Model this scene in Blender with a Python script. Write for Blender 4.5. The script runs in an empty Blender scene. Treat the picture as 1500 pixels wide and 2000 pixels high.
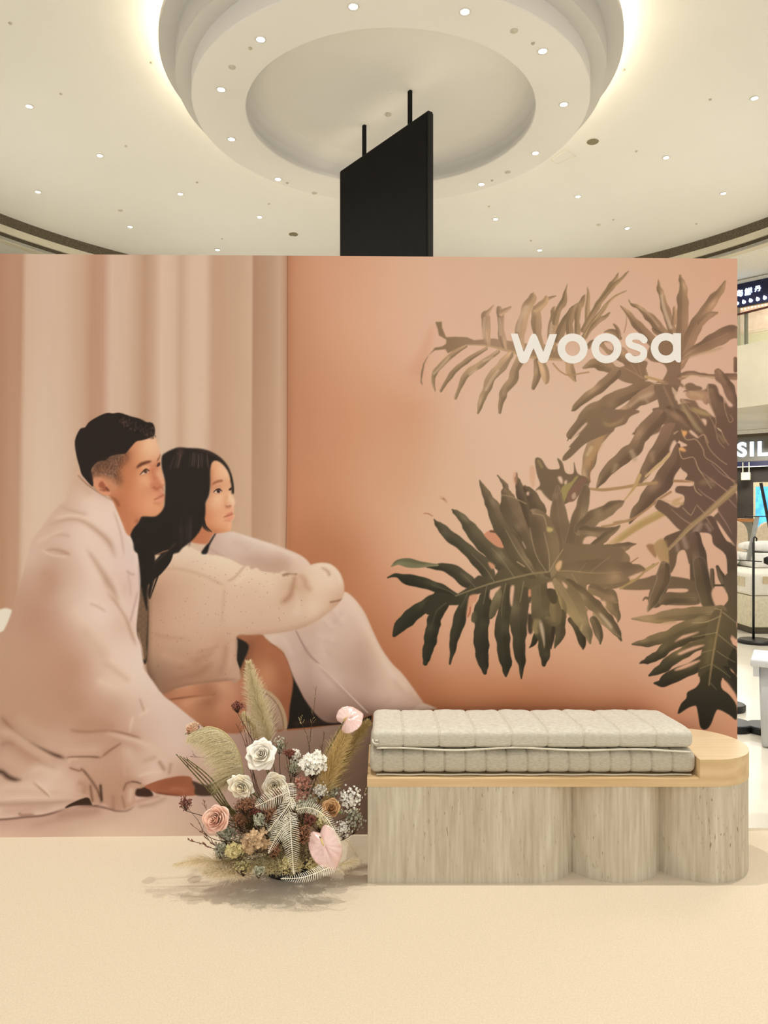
import bpy, bmesh, math, random
import numpy as np
from mathutils import Vector, Matrix, Quaternion
C = bpy.context.scene.collection
sc = bpy.context.scene
random.seed(11)
PI = math.pi
EYE = 1.5; F = 1440.0
def R(a): return math.radians(a)

# ---------------------------------------------------------------- camera, world, lights, exposure
cam_d = bpy.data.cameras.new('camera'); cam = bpy.data.objects.new('camera', cam_d); C.objects.link(cam)
cam.location = (0, 0, EYE); cam.rotation_euler = (R(90), 0, 0)
cam_d.sensor_fit = 'VERTICAL'; cam_d.sensor_height = 36; cam_d.lens = 36 * F / 2000
cam_d.clip_start = .05; cam_d.clip_end = 300
sc.camera = cam
sc.view_settings.view_transform = 'Standard'; sc.view_settings.look = 'None'
sc.view_settings.gamma = 1; sc.view_settings.use_curve_mapping = False
sc.view_settings.exposure = 0.06
w = bpy.data.worlds.new('mall_light'); sc.world = w; w.use_nodes = True
w.node_tree.nodes['Background'].inputs[0].default_value = (1.0, .985, .985, 1)
w.node_tree.nodes['Background'].inputs[1].default_value = WORLD = .96
SPOTS = [(-1.0, 3.25, 9.9, 1150), (1.8, 3.35, 9.9, 1000), (3.6, 2.4, 9.9, 150), (-3.2, 2.2, 9.9, 300), (.1, .4, 9.9, 150)]
for x, y, z, e in SPOTS:
    l = bpy.data.lights.new('downlight_lamp', 'SPOT'); l.energy = e; l.spot_size = R(64); l.spot_blend = .8; l.shadow_soft_size = .06; l.color = (1, .965, .92)
    o = bpy.data.objects.new('downlight_lamp', l); o.location = (x, y, z); C.objects.link(o)
for x, y, z, e, s in ((-7.5, 16, 9.6, 600, 4), (7.5, 20, 9.6, 500, 4), (6.5, 8, 9.0, 250, 3), (9, 21, 4.6, 300, 3), (13.5, 25.0, 9.6, 130, 2), (14.6, 29.2, 4.2, 240, 2), (-9, 24, 9.2, 300, 3)):  # area fills added in place of atrium downlights, to brighten floor, galleries and shops
    l = bpy.data.lights.new('mall_fill', 'AREA'); l.energy = e; l.size = s; l.color = (1, .97, .93)
    o = bpy.data.objects.new('mall_fill', l); o.location = (x, y, z); C.objects.link(o)
for a in (15, 62, 118, 165):   # upward fills added at the gallery edge to brighten the dome
    l = bpy.data.lights.new('dome_fill', 'AREA'); l.energy = 64; l.size = 3.5; l.color = (1, .98, .95)
    o = bpy.data.objects.new('dome_fill', l); C.objects.link(o); o.location = (.15 + 12.2 * math.cos(R(a)), 17.1 + 12.2 * math.sin(R(a)), 6.6)
    o.rotation_euler = (Vector((.15, 17.1, 10.5)) - o.location).to_track_quat('-Z', 'Y').to_euler()

# ---------------------------------------------------------------- helpers
def at(px, py, z):                       # a point of the place seen at photo pixel (px,py), z metres ahead
    return Vector(((px - 750) / F * z, z, EYE - (py - 1000) / F * z))

def lin(c):
    c = np.array(c, float) / 255
    return tuple(np.where(c <= .04045, c / 12.92, ((c + .055) / 1.055) ** 2.4))

def mat(name, col, rough=.6, metal=0, spec=.3, col2=None, scale=(20, 20, 20), detail=4, bump=0, bscale=None, dist=.002, lo=.35, hi=.65, emit=None, es=1, sheen=0, coat=0, wave=None, obj=True):
    m = bpy.data.materials.new(name); m.use_nodes = True
    nt = m.node_tree; b = nt.nodes['Principled BSDF']
    b.inputs['Base Color'].default_value = (*lin(col), 1)
    b.inputs['Roughness'].default_value = rough; b.inputs['Metallic'].default_value = metal
    b.inputs['Specular IOR Level'].default_value = spec
    if sheen: b.inputs['Sheen Weight'].default_value = sheen
    if coat: b.inputs['Coat Weight'].default_value = coat; b.inputs['Coat Roughness'].default_value = .15
    if emit is not None:
        b.inputs['Emission Color'].default_value = (*lin(emit), 1); b.inputs['Emission Strength'].default_value = es
    tc = nt.nodes.new('ShaderNodeTexCoord'); mp = nt.nodes.new('ShaderNodeMapping')
    nt.links.new(tc.outputs['Object'], mp.inputs[0]); mp.inputs['Scale'].default_value = scale
    nz = nt.nodes.new('ShaderNodeTexNoise'); nz.inputs['Scale'].default_value = 1; nz.inputs['Detail'].default_value = detail
    nt.links.new(mp.outputs[0], nz.inputs['Vector'])
    if col2 is None: col2 = tuple(min(255, c * .93) for c in col)
    r = nt.nodes.new('ShaderNodeValToRGB'); r.color_ramp.elements[0].position = lo; r.color_ramp.elements[1].position = hi
    r.color_ramp.elements[0].color = (*lin(col), 1); r.color_ramp.elements[1].color = (*lin(col2), 1)
    nt.links.new(nz.outputs[0], r.inputs[0]); nt.links.new(r.outputs[0], b.inputs['Base Color'])
    if bump:
        mb = nt.nodes.new('ShaderNodeMapping'); mb.inputs['Scale'].default_value = bscale or tuple(s * 4 for s in scale)
        nt.links.new(tc.outputs['Object'], mb.inputs[0])
        if wave:
            t = nt.nodes.new('ShaderNodeTexWave'); t.bands_direction = wave; t.inputs['Scale'].default_value = 1; t.inputs['Distortion'].default_value = 1.5; t.inputs['Detail'].default_value = 2
        else:
            t = nt.nodes.new('ShaderNodeTexNoise'); t.inputs['Scale'].default_value = 1; t.inputs['Detail'].default_value = 3
        nt.links.new(mb.outputs[0], t.inputs['Vector'])
        bp = nt.nodes.new('ShaderNodeBump'); bp.inputs['Strength'].default_value = bump; bp.inputs['Distance'].default_value = dist
        nt.links.new(t.outputs[0] if not wave else t.outputs['Fac'], bp.inputs['Height']); nt.links.new(bp.outputs[0], b.inputs['Normal'])
    return m

def obj(name, bm, m, parent=None, smooth=False, loc=None, keep=False):
    me = bpy.data.meshes.new(name)
    if isinstance(bm, bmesh.types.BMesh):
        bmesh.ops.recalc_face_normals(bm, faces=bm.faces[:])
        bm.to_mesh(me); bm.free()
    else:
        me.from_pydata([tuple(v) for v in bm[0]], [], bm[1])
    if smooth: me.polygons.foreach_set('use_smooth', [True] * len(me.polygons))
    me.materials.append(m)
    o = bpy.data.objects.new(name, me); C.objects.link(o)
    if parent is not None: o.parent = parent
    if loc is not None: o.location = loc
    return o

def tag(o, label=None, cat=None, group=None, kind=None):
    if label: o['label'] = label
    if cat: o['category'] = cat
    if group: o['group'] = group
    if kind: o['kind'] = kind
    return o

def thing(name, label, cat, loc=(0, 0, 0), rz=0, group=None):
    o = bpy.data.objects.new(name, None); C.objects.link(o); o.empty_display_size = .05
    o.location = loc; o.rotation_euler = (0, 0, rz)
    return tag(o, label, cat, group)

def place(root, world_bm_objs): pass

def bx(bm, x0, x1, y0, y1, z0, z1, bev=0):
    r = bmesh.ops.create_cube(bm, size=1)
    for v in r['verts']:
        v.co = Vector(((x0 + x1) / 2 + v.co.x * (x1 - x0), (y0 + y1) / 2 + v.co.y * (y1 - y0), (z0 + z1) / 2 + v.co.z * (z1 - z0)))
    if bev:
        es = list({e for v in r['verts'] for e in v.link_edges})
        bmesh.ops.bevel(bm, geom=es, offset=bev, segments=2, affect='EDGES', profile=.6)
    return bm

def box(x0, x1, y0, y1, z0, z1, bev=0): return bx(bmesh.new(), x0, x1, y0, y1, z0, z1, bev)

def prism(bm, pts, z0, z1, M=None):      # pts 2D outline extruded z0..z1, optional placing matrix
    a = [bm.verts.new((x, y, z0)) for x, y in pts]; b = [bm.verts.new((x, y, z1)) for x, y in pts]
    n = len(pts); fs = [bm.faces.new(a[::-1]), bm.faces.new(b)]
    for i in range(n): bm.faces.new((a[i], a[(i + 1) % n], b[(i + 1) % n], b[i]))
    bmesh.ops.triangulate(bm, faces=fs)
    if M:
        for v in a + b: v.co = M @ v.co
    return bm

def tube(bm, pts, r, n=6, caps=True):
    pts = [Vector(p) for p in pts]; rs = r if isinstance(r, (list, tuple)) else [r] * len(pts)
    rings = []; up = Vector((.13, .21, .97))
    for i, p in enumerate(pts):
        t = (pts[min(i + 1, len(pts) - 1)] - pts[max(i - 1, 0)]).normalized()
        u = t.cross(up); u = u.normalized() if u.length > 1e-4 else Vector((1, 0, 0)); v = t.cross(u)
        rings.append([bm.verts.new(p + (u * math.cos(2 * PI * k / n) + v * math.sin(2 * PI * k / n)) * rs[i]) for k in range(n)])
    for a, b in zip(rings, rings[1:]):
        for k in range(n): bm.faces.new((a[k], a[(k + 1) % n], b[(k + 1) % n], b[k]))
    if caps: bm.faces.new(rings[0][::-1]); bm.faces.new(rings[-1])
    return bm

def lathe(bm, prof, cx=0, cy=0, n=32, M=None):
    rings = []
    for r, z in prof:
        rings.append([bm.verts.new((cx + r * math.cos(2 * PI * k / n), cy + r * math.sin(2 * PI * k / n), z)) for k in range(n)])
    for a, b in zip(rings, rings[1:]):
        for k in range(n): bm.faces.new((a[k], a[(k + 1) % n], b[(k + 1) % n], b[k]))
    if prof[0][0] > 1e-4: bm.faces.new(rings[0][::-1])
    if prof[-1][0] > 1e-4: bm.faces.new(rings[-1])
    if M:
        for g in rings:
            for v in g: v.co = M @ v.co
    return bm

def spline(pts, n=8):
    P = [Vector(p) for p in pts]; out = []
    for i in range(len(P) - 1):
        p0 = P[max(i - 1, 0)]; p1 = P[i]; p2 = P[i + 1]; p3 = P[min(i + 2, len(P) - 1)]
        for k in range(n):
            t = k / n
            out.append(.5 * (2 * p1 + (p2 - p0) * t + (2 * p0 - 5 * p1 + 4 * p2 - p3) * t * t + (3 * p1 - p0 - 3 * p2 + p3) * t ** 3))
    out.append(P[-1]); return out
PRINT_GAIN = np.array([1.07, 1.10, 1.13])
# ================================================================ the mall: ceiling, floor, galleries
M_ceil = mat('warm white plaster', (240, 238, 230), .7, spec=.15, scale=(.4, .4, .4), col2=(237, 235, 227))
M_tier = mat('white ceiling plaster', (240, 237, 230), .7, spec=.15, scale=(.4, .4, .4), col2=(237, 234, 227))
M_tier_shade = mat('shaded tier plaster', (214, 211, 205), .7, spec=.15, scale=(.4, .4, .4), col2=(211, 208, 202))  # greyer plaster: shade of the upright tier faces put into the colour
M_cream = mat('cream fascia paint', (224, 216, 194), .5, scale=(.5, .5, .5))
M_vent = mat('dark perforated metal', (122, 112, 90), .6, scale=(60, 60, 60), col2=(70, 62, 48), lo=.45, hi=.55)
M_slot = mat('dark slot', (96, 86, 68), .8)
M_white = mat('white ceiling paint', (236, 234, 226), .6)
M_tile = mat('cream polished tile', (232, 226, 210), .22, spec=.4, scale=(1.2, 1.2, 1.2), col2=(222, 214, 196), bump=0)
M_carpet = mat('cream carpet pile', (222, 207, 182), .95, spec=.05, scale=(160, 160, 160), detail=5, col2=(209, 193, 163), lo=.3, hi=.75, bump=.5, bscale=(420, 420, 420), dist=.004, sheen=.2)
M_glow = mat('cove light', (255, 244, 220), .5, emit=(255, 238, 205), es=40)
M_lens = mat('lit downlight lens', (255, 250, 240), .5, emit=(255, 250, 242), es=9)
M_trim = mat('white lamp trim', (240, 236, 226), .4)

CX, CY = .15, 17.1
HR = 9.5; RIM = 13.9
H1, H2, H3 = 10.04, 9.46, 9.06
R1, R2, R3, RI = 5.15, 4.80, 4.47, 3.29
def dome(r):                              # main ceiling height above the eye
    t = min(1, max(0, (r - 4.9) / (RIM - 4.9))); return 10.5 - 1.0 * t ** 1.5

bm = bmesh.new()
rr = [4.6 + (RIM - 4.6) * i / 30 for i in range(31)]
lathe(bm, [(4.6, EYE + dome(4.6) + .5), ] + [(r, EYE + dome(r)) for r in rr] + [(RIM, EYE + HR + .5)], CX, CY, 160)
for f in list(bm.faces):
    if len(f.verts) > 8: bm.faces.remove(f)
tag(obj('ceiling', bm, M_ceil, smooth=False), 'shallow warm white dome of the atrium ceiling', kind='structure')
def ringbm(prof, n=160, closed=True):
    bm = bmesh.new(); rings = [[bm.verts.new((CX + r * math.cos(2 * PI * k / n), CY + r * math.sin(2 * PI * k / n), EYE + z)) for k in range(n)] for r, z in prof]
    m = len(rings)
    for i in range(m if closed else m - 1):
        a, b = rings[i], rings[(i + 1) % m]
        for k in range(n): bm.faces.new((a[k], a[(k + 1) % n], b[(k + 1) % n], b[k]))
    return bm
def str_(name, bm, m, label=None, smooth=False):
    return tag(obj(name, bm, m, smooth=smooth), label, kind='structure')
str_('trim_1', ringbm([(R1, H1), (R1, H1 + .14), (R1 - .6, H1 + .14), (R1 - .6, H1)]), M_tier_shade, 'upper hanging tier of the round ceiling feature')
str_('trim_2', ringbm([(R2, H2), (R2, H1 + .02), (R2 - .5, H1 + .02), (R2 - .5, H2)]), M_tier_shade, 'middle hanging tier of the round ceiling feature')
str_('trim_3', ringbm([(R3, H3 + .02), (R3 - .02, H3), (RI + .02, H3), (RI, H3 + .02), (RI, H3 + .10), (RI + .16, H3 + .12), (RI + .16, H3 + .30), (RI + .10, H3 + .45), (RI - .1, H3 + .56), (RI - .4, H3 + .62), (.01, H3 + .64), (.01, H3 + .8), (R3, H2 + .25), (R3, H3 + .12)]), M_tier, 'lowest ring of the round ceiling feature with its recessed disc')
str_('trim_4', ringbm([(R1 - .25, H1 + .15), (R1 - .22, H1 + .15), (R1 - .22, H1 + .19), (R1 - .25, H1 + .19)]), M_glow, 'hidden cove light above the round tiers')
# rim bands and the upper gallery
def band(r, z1, z0, m, name, label, th=.3): return str_(name, ringbm([(r, z1), (r + th, z1), (r + th, z0), (r, z0)]), m, label)
band(RIM, HR + .02, HR - .34, M_vent, 'trim_5', 'dark perforated air grille around the ceiling rim')
band(RIM - .03, HR - .34, HR - .57, M_cream, 'trim_6', 'cream band below the air grille')
band(RIM + .04, HR - .57, HR - .70, M_slot, 'trim_7', 'dark slot below the cream band')
band(RIM, HR - .70, HR - .82, M_cream, 'trim_8', 'cream lower edge of the ceiling rim')
GF2 = 5.55                                # gallery floor level above the eye
str_('trim_9', ringbm([(RIM, HR - .80), (RIM + 9, HR - .80), (RIM + 9, HR - .70), (RIM, HR - .70)]), M_white, 'white ceiling over the upper gallery')
def arcbm(prof, a0, a1, n=60, closed=True):
    bm = bmesh.new(); rings = []
    for r, z in prof: rings.append([bm.verts.new((CX + r * math.cos(a0 + (a1 - a0) * k / n), CY + r * math.sin(a0 + (a1 - a0) * k / n), EYE + z)) for k in range(n + 1)])
    m = len(rings)
    for i in range(m if closed else m - 1):
        a, b = rings[i], rings[(i + 1) % m]
        for k in range(n): bm.faces.new((a[k], a[k + 1], b[k + 1], b[k]))
    if closed:
        bm.faces.new([g[0] for g in rings]); bm.faces.new([g[-1] for g in rings][::-1])
    return bm
A0, A1 = R(-20), R(200)
str_('trim_10', arcbm([(RIM, GF2), (RIM, 3.69), (RIM + .3, 3.69), (RIM + .3, 3.47), (RIM + 10, 3.47), (RIM + 10, GF2)], A0, A1), M_cream, 'cream slab edge of the upper gallery')
str_('trim_11', arcbm([(RIM + .02, 3.80), (RIM + .02, 3.69), (RIM + .25, 3.69), (RIM + .25, 3.80)], A0, A1), M_slot, 'dark slot under the gallery edge')
str_('trim_12', arcbm([(RIM - .01, 3.69), (RIM - .01, 3.47), (RIM + .3, 3.47), (RIM + .3, 3.69)], A0, A1), M_cream, 'cream lip under the gallery edge')

M_back = mat('beige gallery wall', (214, 206, 180), .6, scale=(.6, .6, .6))
str_('wall_back', arcbm([(RIM + 9.4, 3.46), (RIM + 9.4, -EYE), (RIM + 9.7, -EYE), (RIM + 9.7, 3.46)], A0, A1), M_back, 'beige ground floor wall behind the shops')
str_('wall_gallery', arcbm([(RIM + 8.4, HR - .81), (RIM + 8.4, GF2 + .01), (RIM + 8.7, GF2 + .01), (RIM + 8.7, HR - .81)], A0, A1), M_back, 'beige upper gallery wall behind the shops')
# floors
b = box(-30, 30, -4, 45, -.12, -.008); str_('floor', b, M_tile, 'cream polished mall floor')
b = box(-4.5, 4.2, -3, 3.50, -.008, 0)
tag(obj('carpet', b, M_carpet), 'cream carpet laid in front of the printed backdrop', 'carpet')

# upper gallery: glass railing
M_glass = bpy.data.materials.new('pale green glass'); M_glass.use_nodes = True
g = M_glass.node_tree.nodes['Principled BSDF']; g.inputs['Base Color'].default_value = (.86, .92, .84, 1); g.inputs['Roughness'].default_value = .03; g.inputs['Transmission Weight'].default_value = .9; g.inputs['IOR'].default_value = 1.1; g.inputs['Alpha'].default_value = .55
M_rail = mat('dark wood handrail', (84, 44, 34), .4)
M_post = mat('grey steel', (150, 144, 124), .35, metal=.6)
rl = thing('glass_railing', 'glass railing with dark handrail along the upper gallery', 'railing', (CX, CY, EYE + GF2))
def rel(bm, o):
    for v in bm.verts: v.co -= Vector(o.location)
    return bm
obj('handrail', rel(arcbm([(RIM + .05, GF2 + 1.10), (RIM + .11, GF2 + 1.10), (RIM + .11, GF2 + 1.04), (RIM + .05, GF2 + 1.04)], A0, A1), rl), M_rail, rl)
obj('glass_panel', rel(arcbm([(RIM + .07, GF2 + 1.03), (RIM + .085, GF2 + 1.03), (RIM + .085, GF2 + .001), (RIM + .07, GF2 + .001)], A0, A1), rl), M_glass, rl)
for deg in (27.9, 32.0, 36.1, 144, 148):
    a = R(deg); x, y = CX + (RIM + .14) * math.cos(a), CY + (RIM + .14) * math.sin(a)
    obj('post', rel(box(x - .045, x + .045, y - .045, y + .045, EYE + GF2, EYE + GF2 + 1.05), rl), M_post, rl)

# shop walls: an upper and a lower shopfront to the right, seen past the backdrop's edge
def facing(px, z): return ((px - 750) / F * z, z)
M_navy = mat('navy sign board', (38, 38, 62), .4, scale=(2, 2, 2), col2=(30, 34, 70))
M_shopw = mat('beige shop wall', (206, 196, 160), .6)
M_shopd = mat('dark shop interior', (48, 42, 36), .6, scale=(1.5, 1.5, 1.5), col2=(62, 54, 46))
M_signd = mat('grey brown sign board', (112, 108, 96), .5)
M_bluew = mat('blue white sign light', (240, 246, 255), .5, emit=(205, 225, 255), es=2.6)
M_string = mat('small warm bulbs', (255, 236, 200), .5, emit=(255, 226, 180), es=3)
U = thing('upper_shop', 'upper gallery shopfront with navy board of glowing characters', 'shop', (13.4, 27.6, EYE + GF2), R(-47))
def loc_box(x0, x1, y0, y1, z0, z1, m, name, par, bev=0): return obj(name, box(x0, x1, y0, y1, z0, z1, bev), m, par)
loc_box(-4, 4, 0, .3, 0, 3.2, M_shopw, 'wall_panel', U)
sb = loc_box(-4, 4, -.10, 0, 2.12, 2.98, M_navy, 'sign_board', U)
loc_box(-4, 4, -.06, 0, 2.98, 3.12, M_white, 'cornice', U)
def text_mesh(name, cu, par, loc, m):
    t_ = bpy.data.objects.new('tmp', cu); C.objects.link(t_); bpy.context.view_layer.update()
    me = bpy.data.meshes.new_from_object(t_.evaluated_get(bpy.context.evaluated_depsgraph_get())); bpy.data.objects.remove(t_)
    me.materials.clear(); me.materials.append(m); o = bpy.data.objects.new(name, me); C.objects.link(o); o.parent = par; o.location = loc; o.rotation_euler = (R(90), 0, 0); return o
def cjk(s, par, x, z, h, m, y=-.13):
    cu = bpy.data.curves.new('character', 'FONT'); cu.body = s; cu.size = h; cu.extrude = .02; cu.align_x = 'CENTER'; cu.align_y = 'CENTER'; cu.offset = .006 * h / .3
    return text_mesh('character', cu, par, (x, y, z), m)
for i, ch in enumerate('小海鮮丹'):
    x = -.62 + i * .33 + .24; cjk(ch, sb, x, 2.60 + (0 if i < 3 else .04), .27 if i < 3 else .22, M_bluew)
for i in range(7):
    bm = bmesh.new(); x = -.62 + i * .245
    lathe(bm, [(0, -.075), (.05, -.06), (.07, -.02), (.05, .03), (.012, .085), (0, .09)], n=12, M=Matrix.Translation((x, -.13, 2.27)) @ Matrix.Rotation(R(-24), 4, 'Y'))
    obj('drop_mark', bm, M_bluew, sb, True)
sw_ = loc_box(-.05, 4, -.04, .0, 1.1, 2.08, mat('warm lit shop window', (206, 190, 170), .3, scale=(3, 3, 3), col2=(170, 130, 110), emit=(255, 226, 190), es=.25), 'shop_window', U)
for i in range(16): obj('bulb', lathe(bmesh.new(), [(0, -.03), (.03, 0), (0, .03)], n=8, M=Matrix.Translation((.02 + i * .12, -.07, 2.02))), M_string, sw_)
loc_box(-4, -.25, -.03, 0, 1.2, 2.06, M_shopw, 'side_panel', U); loc_box(-.24, -.06, -.12, 0, 0, 2.1, M_post, 'pillar', U)
loc_box(-3, -.5, -.05, 0, .55, 1.1, mat('grey louvre', (120, 112, 92), .5, scale=(8, 8, 60)), 'grille', U)
L_ = thing('lower_shop', 'ground floor shopfront with white glowing capitals on a grey board', 'shop', (15.6, 31.2, 0), R(-42))
loc_box(-5, 5, .2, .5, 0, 4.97, M_shopd, 'wall_panel', L_)
sd = loc_box(-5, 5, -.15, .2, 3.64, 4.68, M_signd, 'sign_board', L_)
loc_box(-5, 5, -.17, .2, 4.68, 4.80, M_slot, 'cornice', L_); loc_box(-5, 5, -.22, .2, 4.80, 4.96, M_white, 'soffit_trim', L_)
loc_box(-5, 5, -.16, .2, 3.42, 3.64, M_navy, 'lower_board', L_)
loc_box(-5, 5, -.17, .0, 3.40, 3.43, M_white, 'light_strip', L_)
cu = bpy.data.curves.new('lettering', 'FONT'); cu.body = 'SIL'; cu.size = .82; cu.extrude = .03; cu.offset = .028; cu.space_character = 1.25; cu.align_x = 'LEFT'
def lp(px, py):                          # photo pixel -> local x,z on that shopfront
    th = R(-42); ux, uy = math.cos(th), math.sin(th); k = (px - 750) / F
    t = (k * 31.2 - 15.6) / (ux - k * uy); z = 31.2 + t * uy
    return t, EYE - (py - 1000) / F * z
SILX = lp(1439, 893); text_mesh('lettering', cu, sd, (SILX[0] + .07, -.19, SILX[1] + .02), M_bluew)
M_chr = mat('pale metal', (214, 206, 176), .4)
a_, b_ = lp(1452, 938), lp(1469, 924); c_ = lp(1469, 909)
hs = thing('hanging_sign', 'small cream box sign on two rods in the dark shopfront', 'sign', (15.6, 31.2, 0), R(-42))
loc_box(a_[0], b_[0], -.32, -.20, a_[1], b_[1] + .02, M_chr, 'sign_box', hs)
for x in (a_[0] + .05, b_[0] - .05): obj('rod', tube(bmesh.new(), [(x, -.26, b_[1]), (x, -.26, 3.6)], .02), M_chr, hs)
# lit blue display
dp = thing('digital_display', 'tall glowing blue display in a cream frame', 'screen', (0, 0, 0))
p = at(1489, 1012, 21.0); 
dp.location = (p.x, p.y, 0); dp.rotation_euler = (0, 0, R(-20))
loc_box(-.22, .22, 0, .1, 0, 2.35, M_shopw, 'frame', dp)
loc_box(-.17, .17, -.01, .01, .9, 2.22, mat('blue lit screen', (90, 190, 240), .3, scale=(6, 6, 5), col2=(40, 90, 200), emit=(90, 190, 250), es=.9), 'screen_panel', dp)
# counter far behind
M_wood2 = mat('brown wood counter', (186, 128, 76), .5)
ct = thing('counter', 'far counter with brown wooden top and grey front', 'counter', (9.3, 19.5, 0))
loc_box(-1.6, .45, 0, .7, 0, 1.24, mat('grey green panel', (132, 128, 112), .6), 'front_panel', ct); loc_box(-1.65, .5, -.05, .75, 1.24, 1.32, M_wood2, 'counter_top', ct)
# ================================================================ ceiling fixtures
def ceil_hit(px, py):
    dx, dz = (px - 750) / F, (1000 - py) / F
    y = H3 / dz; x = dx * y; r = math.hypot(x - CX, y - CY)
    if r < RI - .1:
        y = (H3 + .62) / dz; return Vector((dx * y, y, EYE + H3 + .62))
    if r < R3: return Vector((x, y, EYE + H3))
    y = 10.0 / dz
    for _ in range(40):
        x = dx * y; h = dome(math.hypot(x - CX, y - CY)); y = h / dz
    return Vector((dx * y, y, EYE + h))
def downlight_proto(r=.095):
    t = thing('ceiling_downlight', 'round recessed ceiling downlight, lit', 'ceiling light', group='ceiling downlights')
    obj('trim_ring', lathe(bmesh.new(), [(r * .8, -.004), (r * 1.12, -.012), (r * 1.2, 0), (r * .8, .002)], n=20), M_trim, t, True)
    obj('lens', lathe(bmesh.new(), [(0, -.010), (r * .6, -.012), (r * .86, -.004), (r * .86, .001)], n=20), M_lens, t, True)
    return t
def clone(root, loc, label=None):
    r = root.copy(); C.objects.link(r); r.location = loc
    if label: r['label'] = label
    for ch in list(root.children):
        c = ch.copy(); C.objects.link(c); c.parent = r
        for g2 in ch.children:
            d = g2.copy(); C.objects.link(d); d.parent = c
    return r
DL = [(509,77,'in the hanging ring, upper left one left of the recessed disc'),(690,13,'in the hanging ring, topmost one left of centre'),(908,23,'in the hanging ring, topmost one right of centre'),(1060,100,'in the hanging ring, upper right one right of the recessed disc'),
 (432,175,'in the hanging ring, leftmost of the ring lights'),(1101,204,'in the hanging ring, rightmost of the ring lights'),(452,272,'in the hanging ring, lower left one beside the disc'),(1046,299,'in the hanging ring, lower right one beside the disc'),
 (543,350,'in the hanging ring, lowest one left of the black panel'),(940,360,'in the hanging ring, lowest one right of the black panel'),
 (57,208,'in the dome, farthest left and highest'),(195,304,'in the dome, between the left edge and the round feature'),(74,375,'in the dome, near the left edge above the air grille'),(352,379,'in the dome, below left of the round feature'),
 (254,443,'in the dome, above the left end of the grille'),(507,424,'in the dome, midway between black panel and left grille'),(425,488,'in the dome, just above the backdrop top on the left'),
 (1474,192,'in the dome, farthest right and highest'),(1301,308,'in the dome, right of the round speaker grille'),(1413,378,'in the dome, near the right edge above the air grille'),(1129,384,'in the dome, below right of the round feature'),
 (1225,446,'in the dome, above the right end of the grille'),(968,428,'in the dome, right of the black panel, lower row'),(1054,489,'in the dome, just above the backdrop top on the right')]
p0 = downlight_proto()
for i, (x, y, s) in enumerate(DL):
    lab = 'lit ceiling downlight ' + s
    if i == 0: p0.location = ceil_hit(x, y); p0['label'] = lab
    else: clone(p0, ceil_hit(x, y), lab)
# the lamps over the bench hang in the gallery ceiling above the viewer, outside the picture
M_det = mat('pale plastic', (214, 208, 190), .5); M_grl = mat('olive grey grille', (150, 142, 112), .7, scale=(40, 40, 40), col2=(120, 112, 86), lo=.45, hi=.55)
sp = tag(obj('ceiling_speaker', lathe(bmesh.new(), [(0, -.012), (.15, -.016), (.165, -.006), (.165, .004)], n=24), M_grl, loc=ceil_hit(1158, 277)), 'round olive ceiling speaker grille right of the round feature', 'speaker', 'ceiling speakers')
c = sp.copy(); C.objects.link(c); c.location = ceil_hit(573, 458); c['label'] = 'round olive ceiling speaker grille left of the black panel'
def small(name, lst, r, m, cat, group):
    me = None
    for px, py, lab in lst:
        if me is None:
            o = obj(name, lathe(bmesh.new(), [(0, -.03), (r * .5, -.03), (r * .6, -.02), (r, -.012), (r, .01)], n=14), m, loc=ceil_hit(px, py)); me = o
        else:
            o = me.copy(); C.objects.link(o); o.location = ceil_hit(px, py)
        tag(o, lab, cat, group)
small('smoke_detector', [(453,131,'pale smoke detector in the hanging ring, left of the recessed disc'),(1004,60,'pale smoke detector in the hanging ring, right of the recessed disc'),(758,224,'pale smoke detector inside the recessed disc'),(992,336,'pale smoke detector in the hanging ring, near the disc edge right of the panel'),(614,377,'pale smoke detector beyond the disc edge, left of the panel'),(1169,439,'pale smoke detector in the dome, low right'),(235,411,'pale smoke detector in the dome, low left')], .075, M_det, 'smoke detector', 'smoke detectors')
M_spk = mat('brown sprinkler cap', (206, 196, 174), .5)
small('sprinkler_cap', [(489,94,'small sprinkler cap beside the upper left ring downlight'),(1041,84,'small sprinkler cap beside the upper right ring downlight'),(961,352,'small sprinkler cap beside the lowest right ring downlight'),(561,357,'small sprinkler cap beside the lowest left ring downlight'),
 (20,45,'small sprinkler cap at the top left of the dome'),(119,183,'small sprinkler cap above the highest left downlight'),(246,285,'small sprinkler cap left of the round feature'),(296,122,'small sprinkler cap next to the cove glow on the left'),(385,356,'small sprinkler cap below left of the round feature'),
 (1218,136,'small sprinkler cap next to the cove glow on the right'),(1387,194,'small sprinkler cap left of the highest right downlight'),(1243,295,'small sprinkler cap right of the speaker grille'),(1198,429,'small sprinkler cap low in the dome on the right'),(1037,470,'small sprinkler cap just above the backdrop, right of the panel'),(434,466,'small sprinkler cap just above the backdrop, left'),(1360,437,'small sprinkler cap near the right air grille'),(955,403,'small sprinkler cap right of the black panel'),(525,398,'small sprinkler cap left of the black panel')], .038, M_spk, 'sprinkler', 'sprinkler caps')
# access hatch
q = [ceil_hit(*c_) for c_ in ((1076, 311), (1090, 318), (1126, 303), (1106, 290))]
bm = bmesh.new(); tube(bm, [v - Vector((0, 0, .03)) for v in q] + [q[0] - Vector((0, 0, .03))], .006, 4)
tag(obj('access_hatch', bm, M_cream), 'thin square outline of a ceiling access hatch by the round feature', 'hatch')

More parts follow.
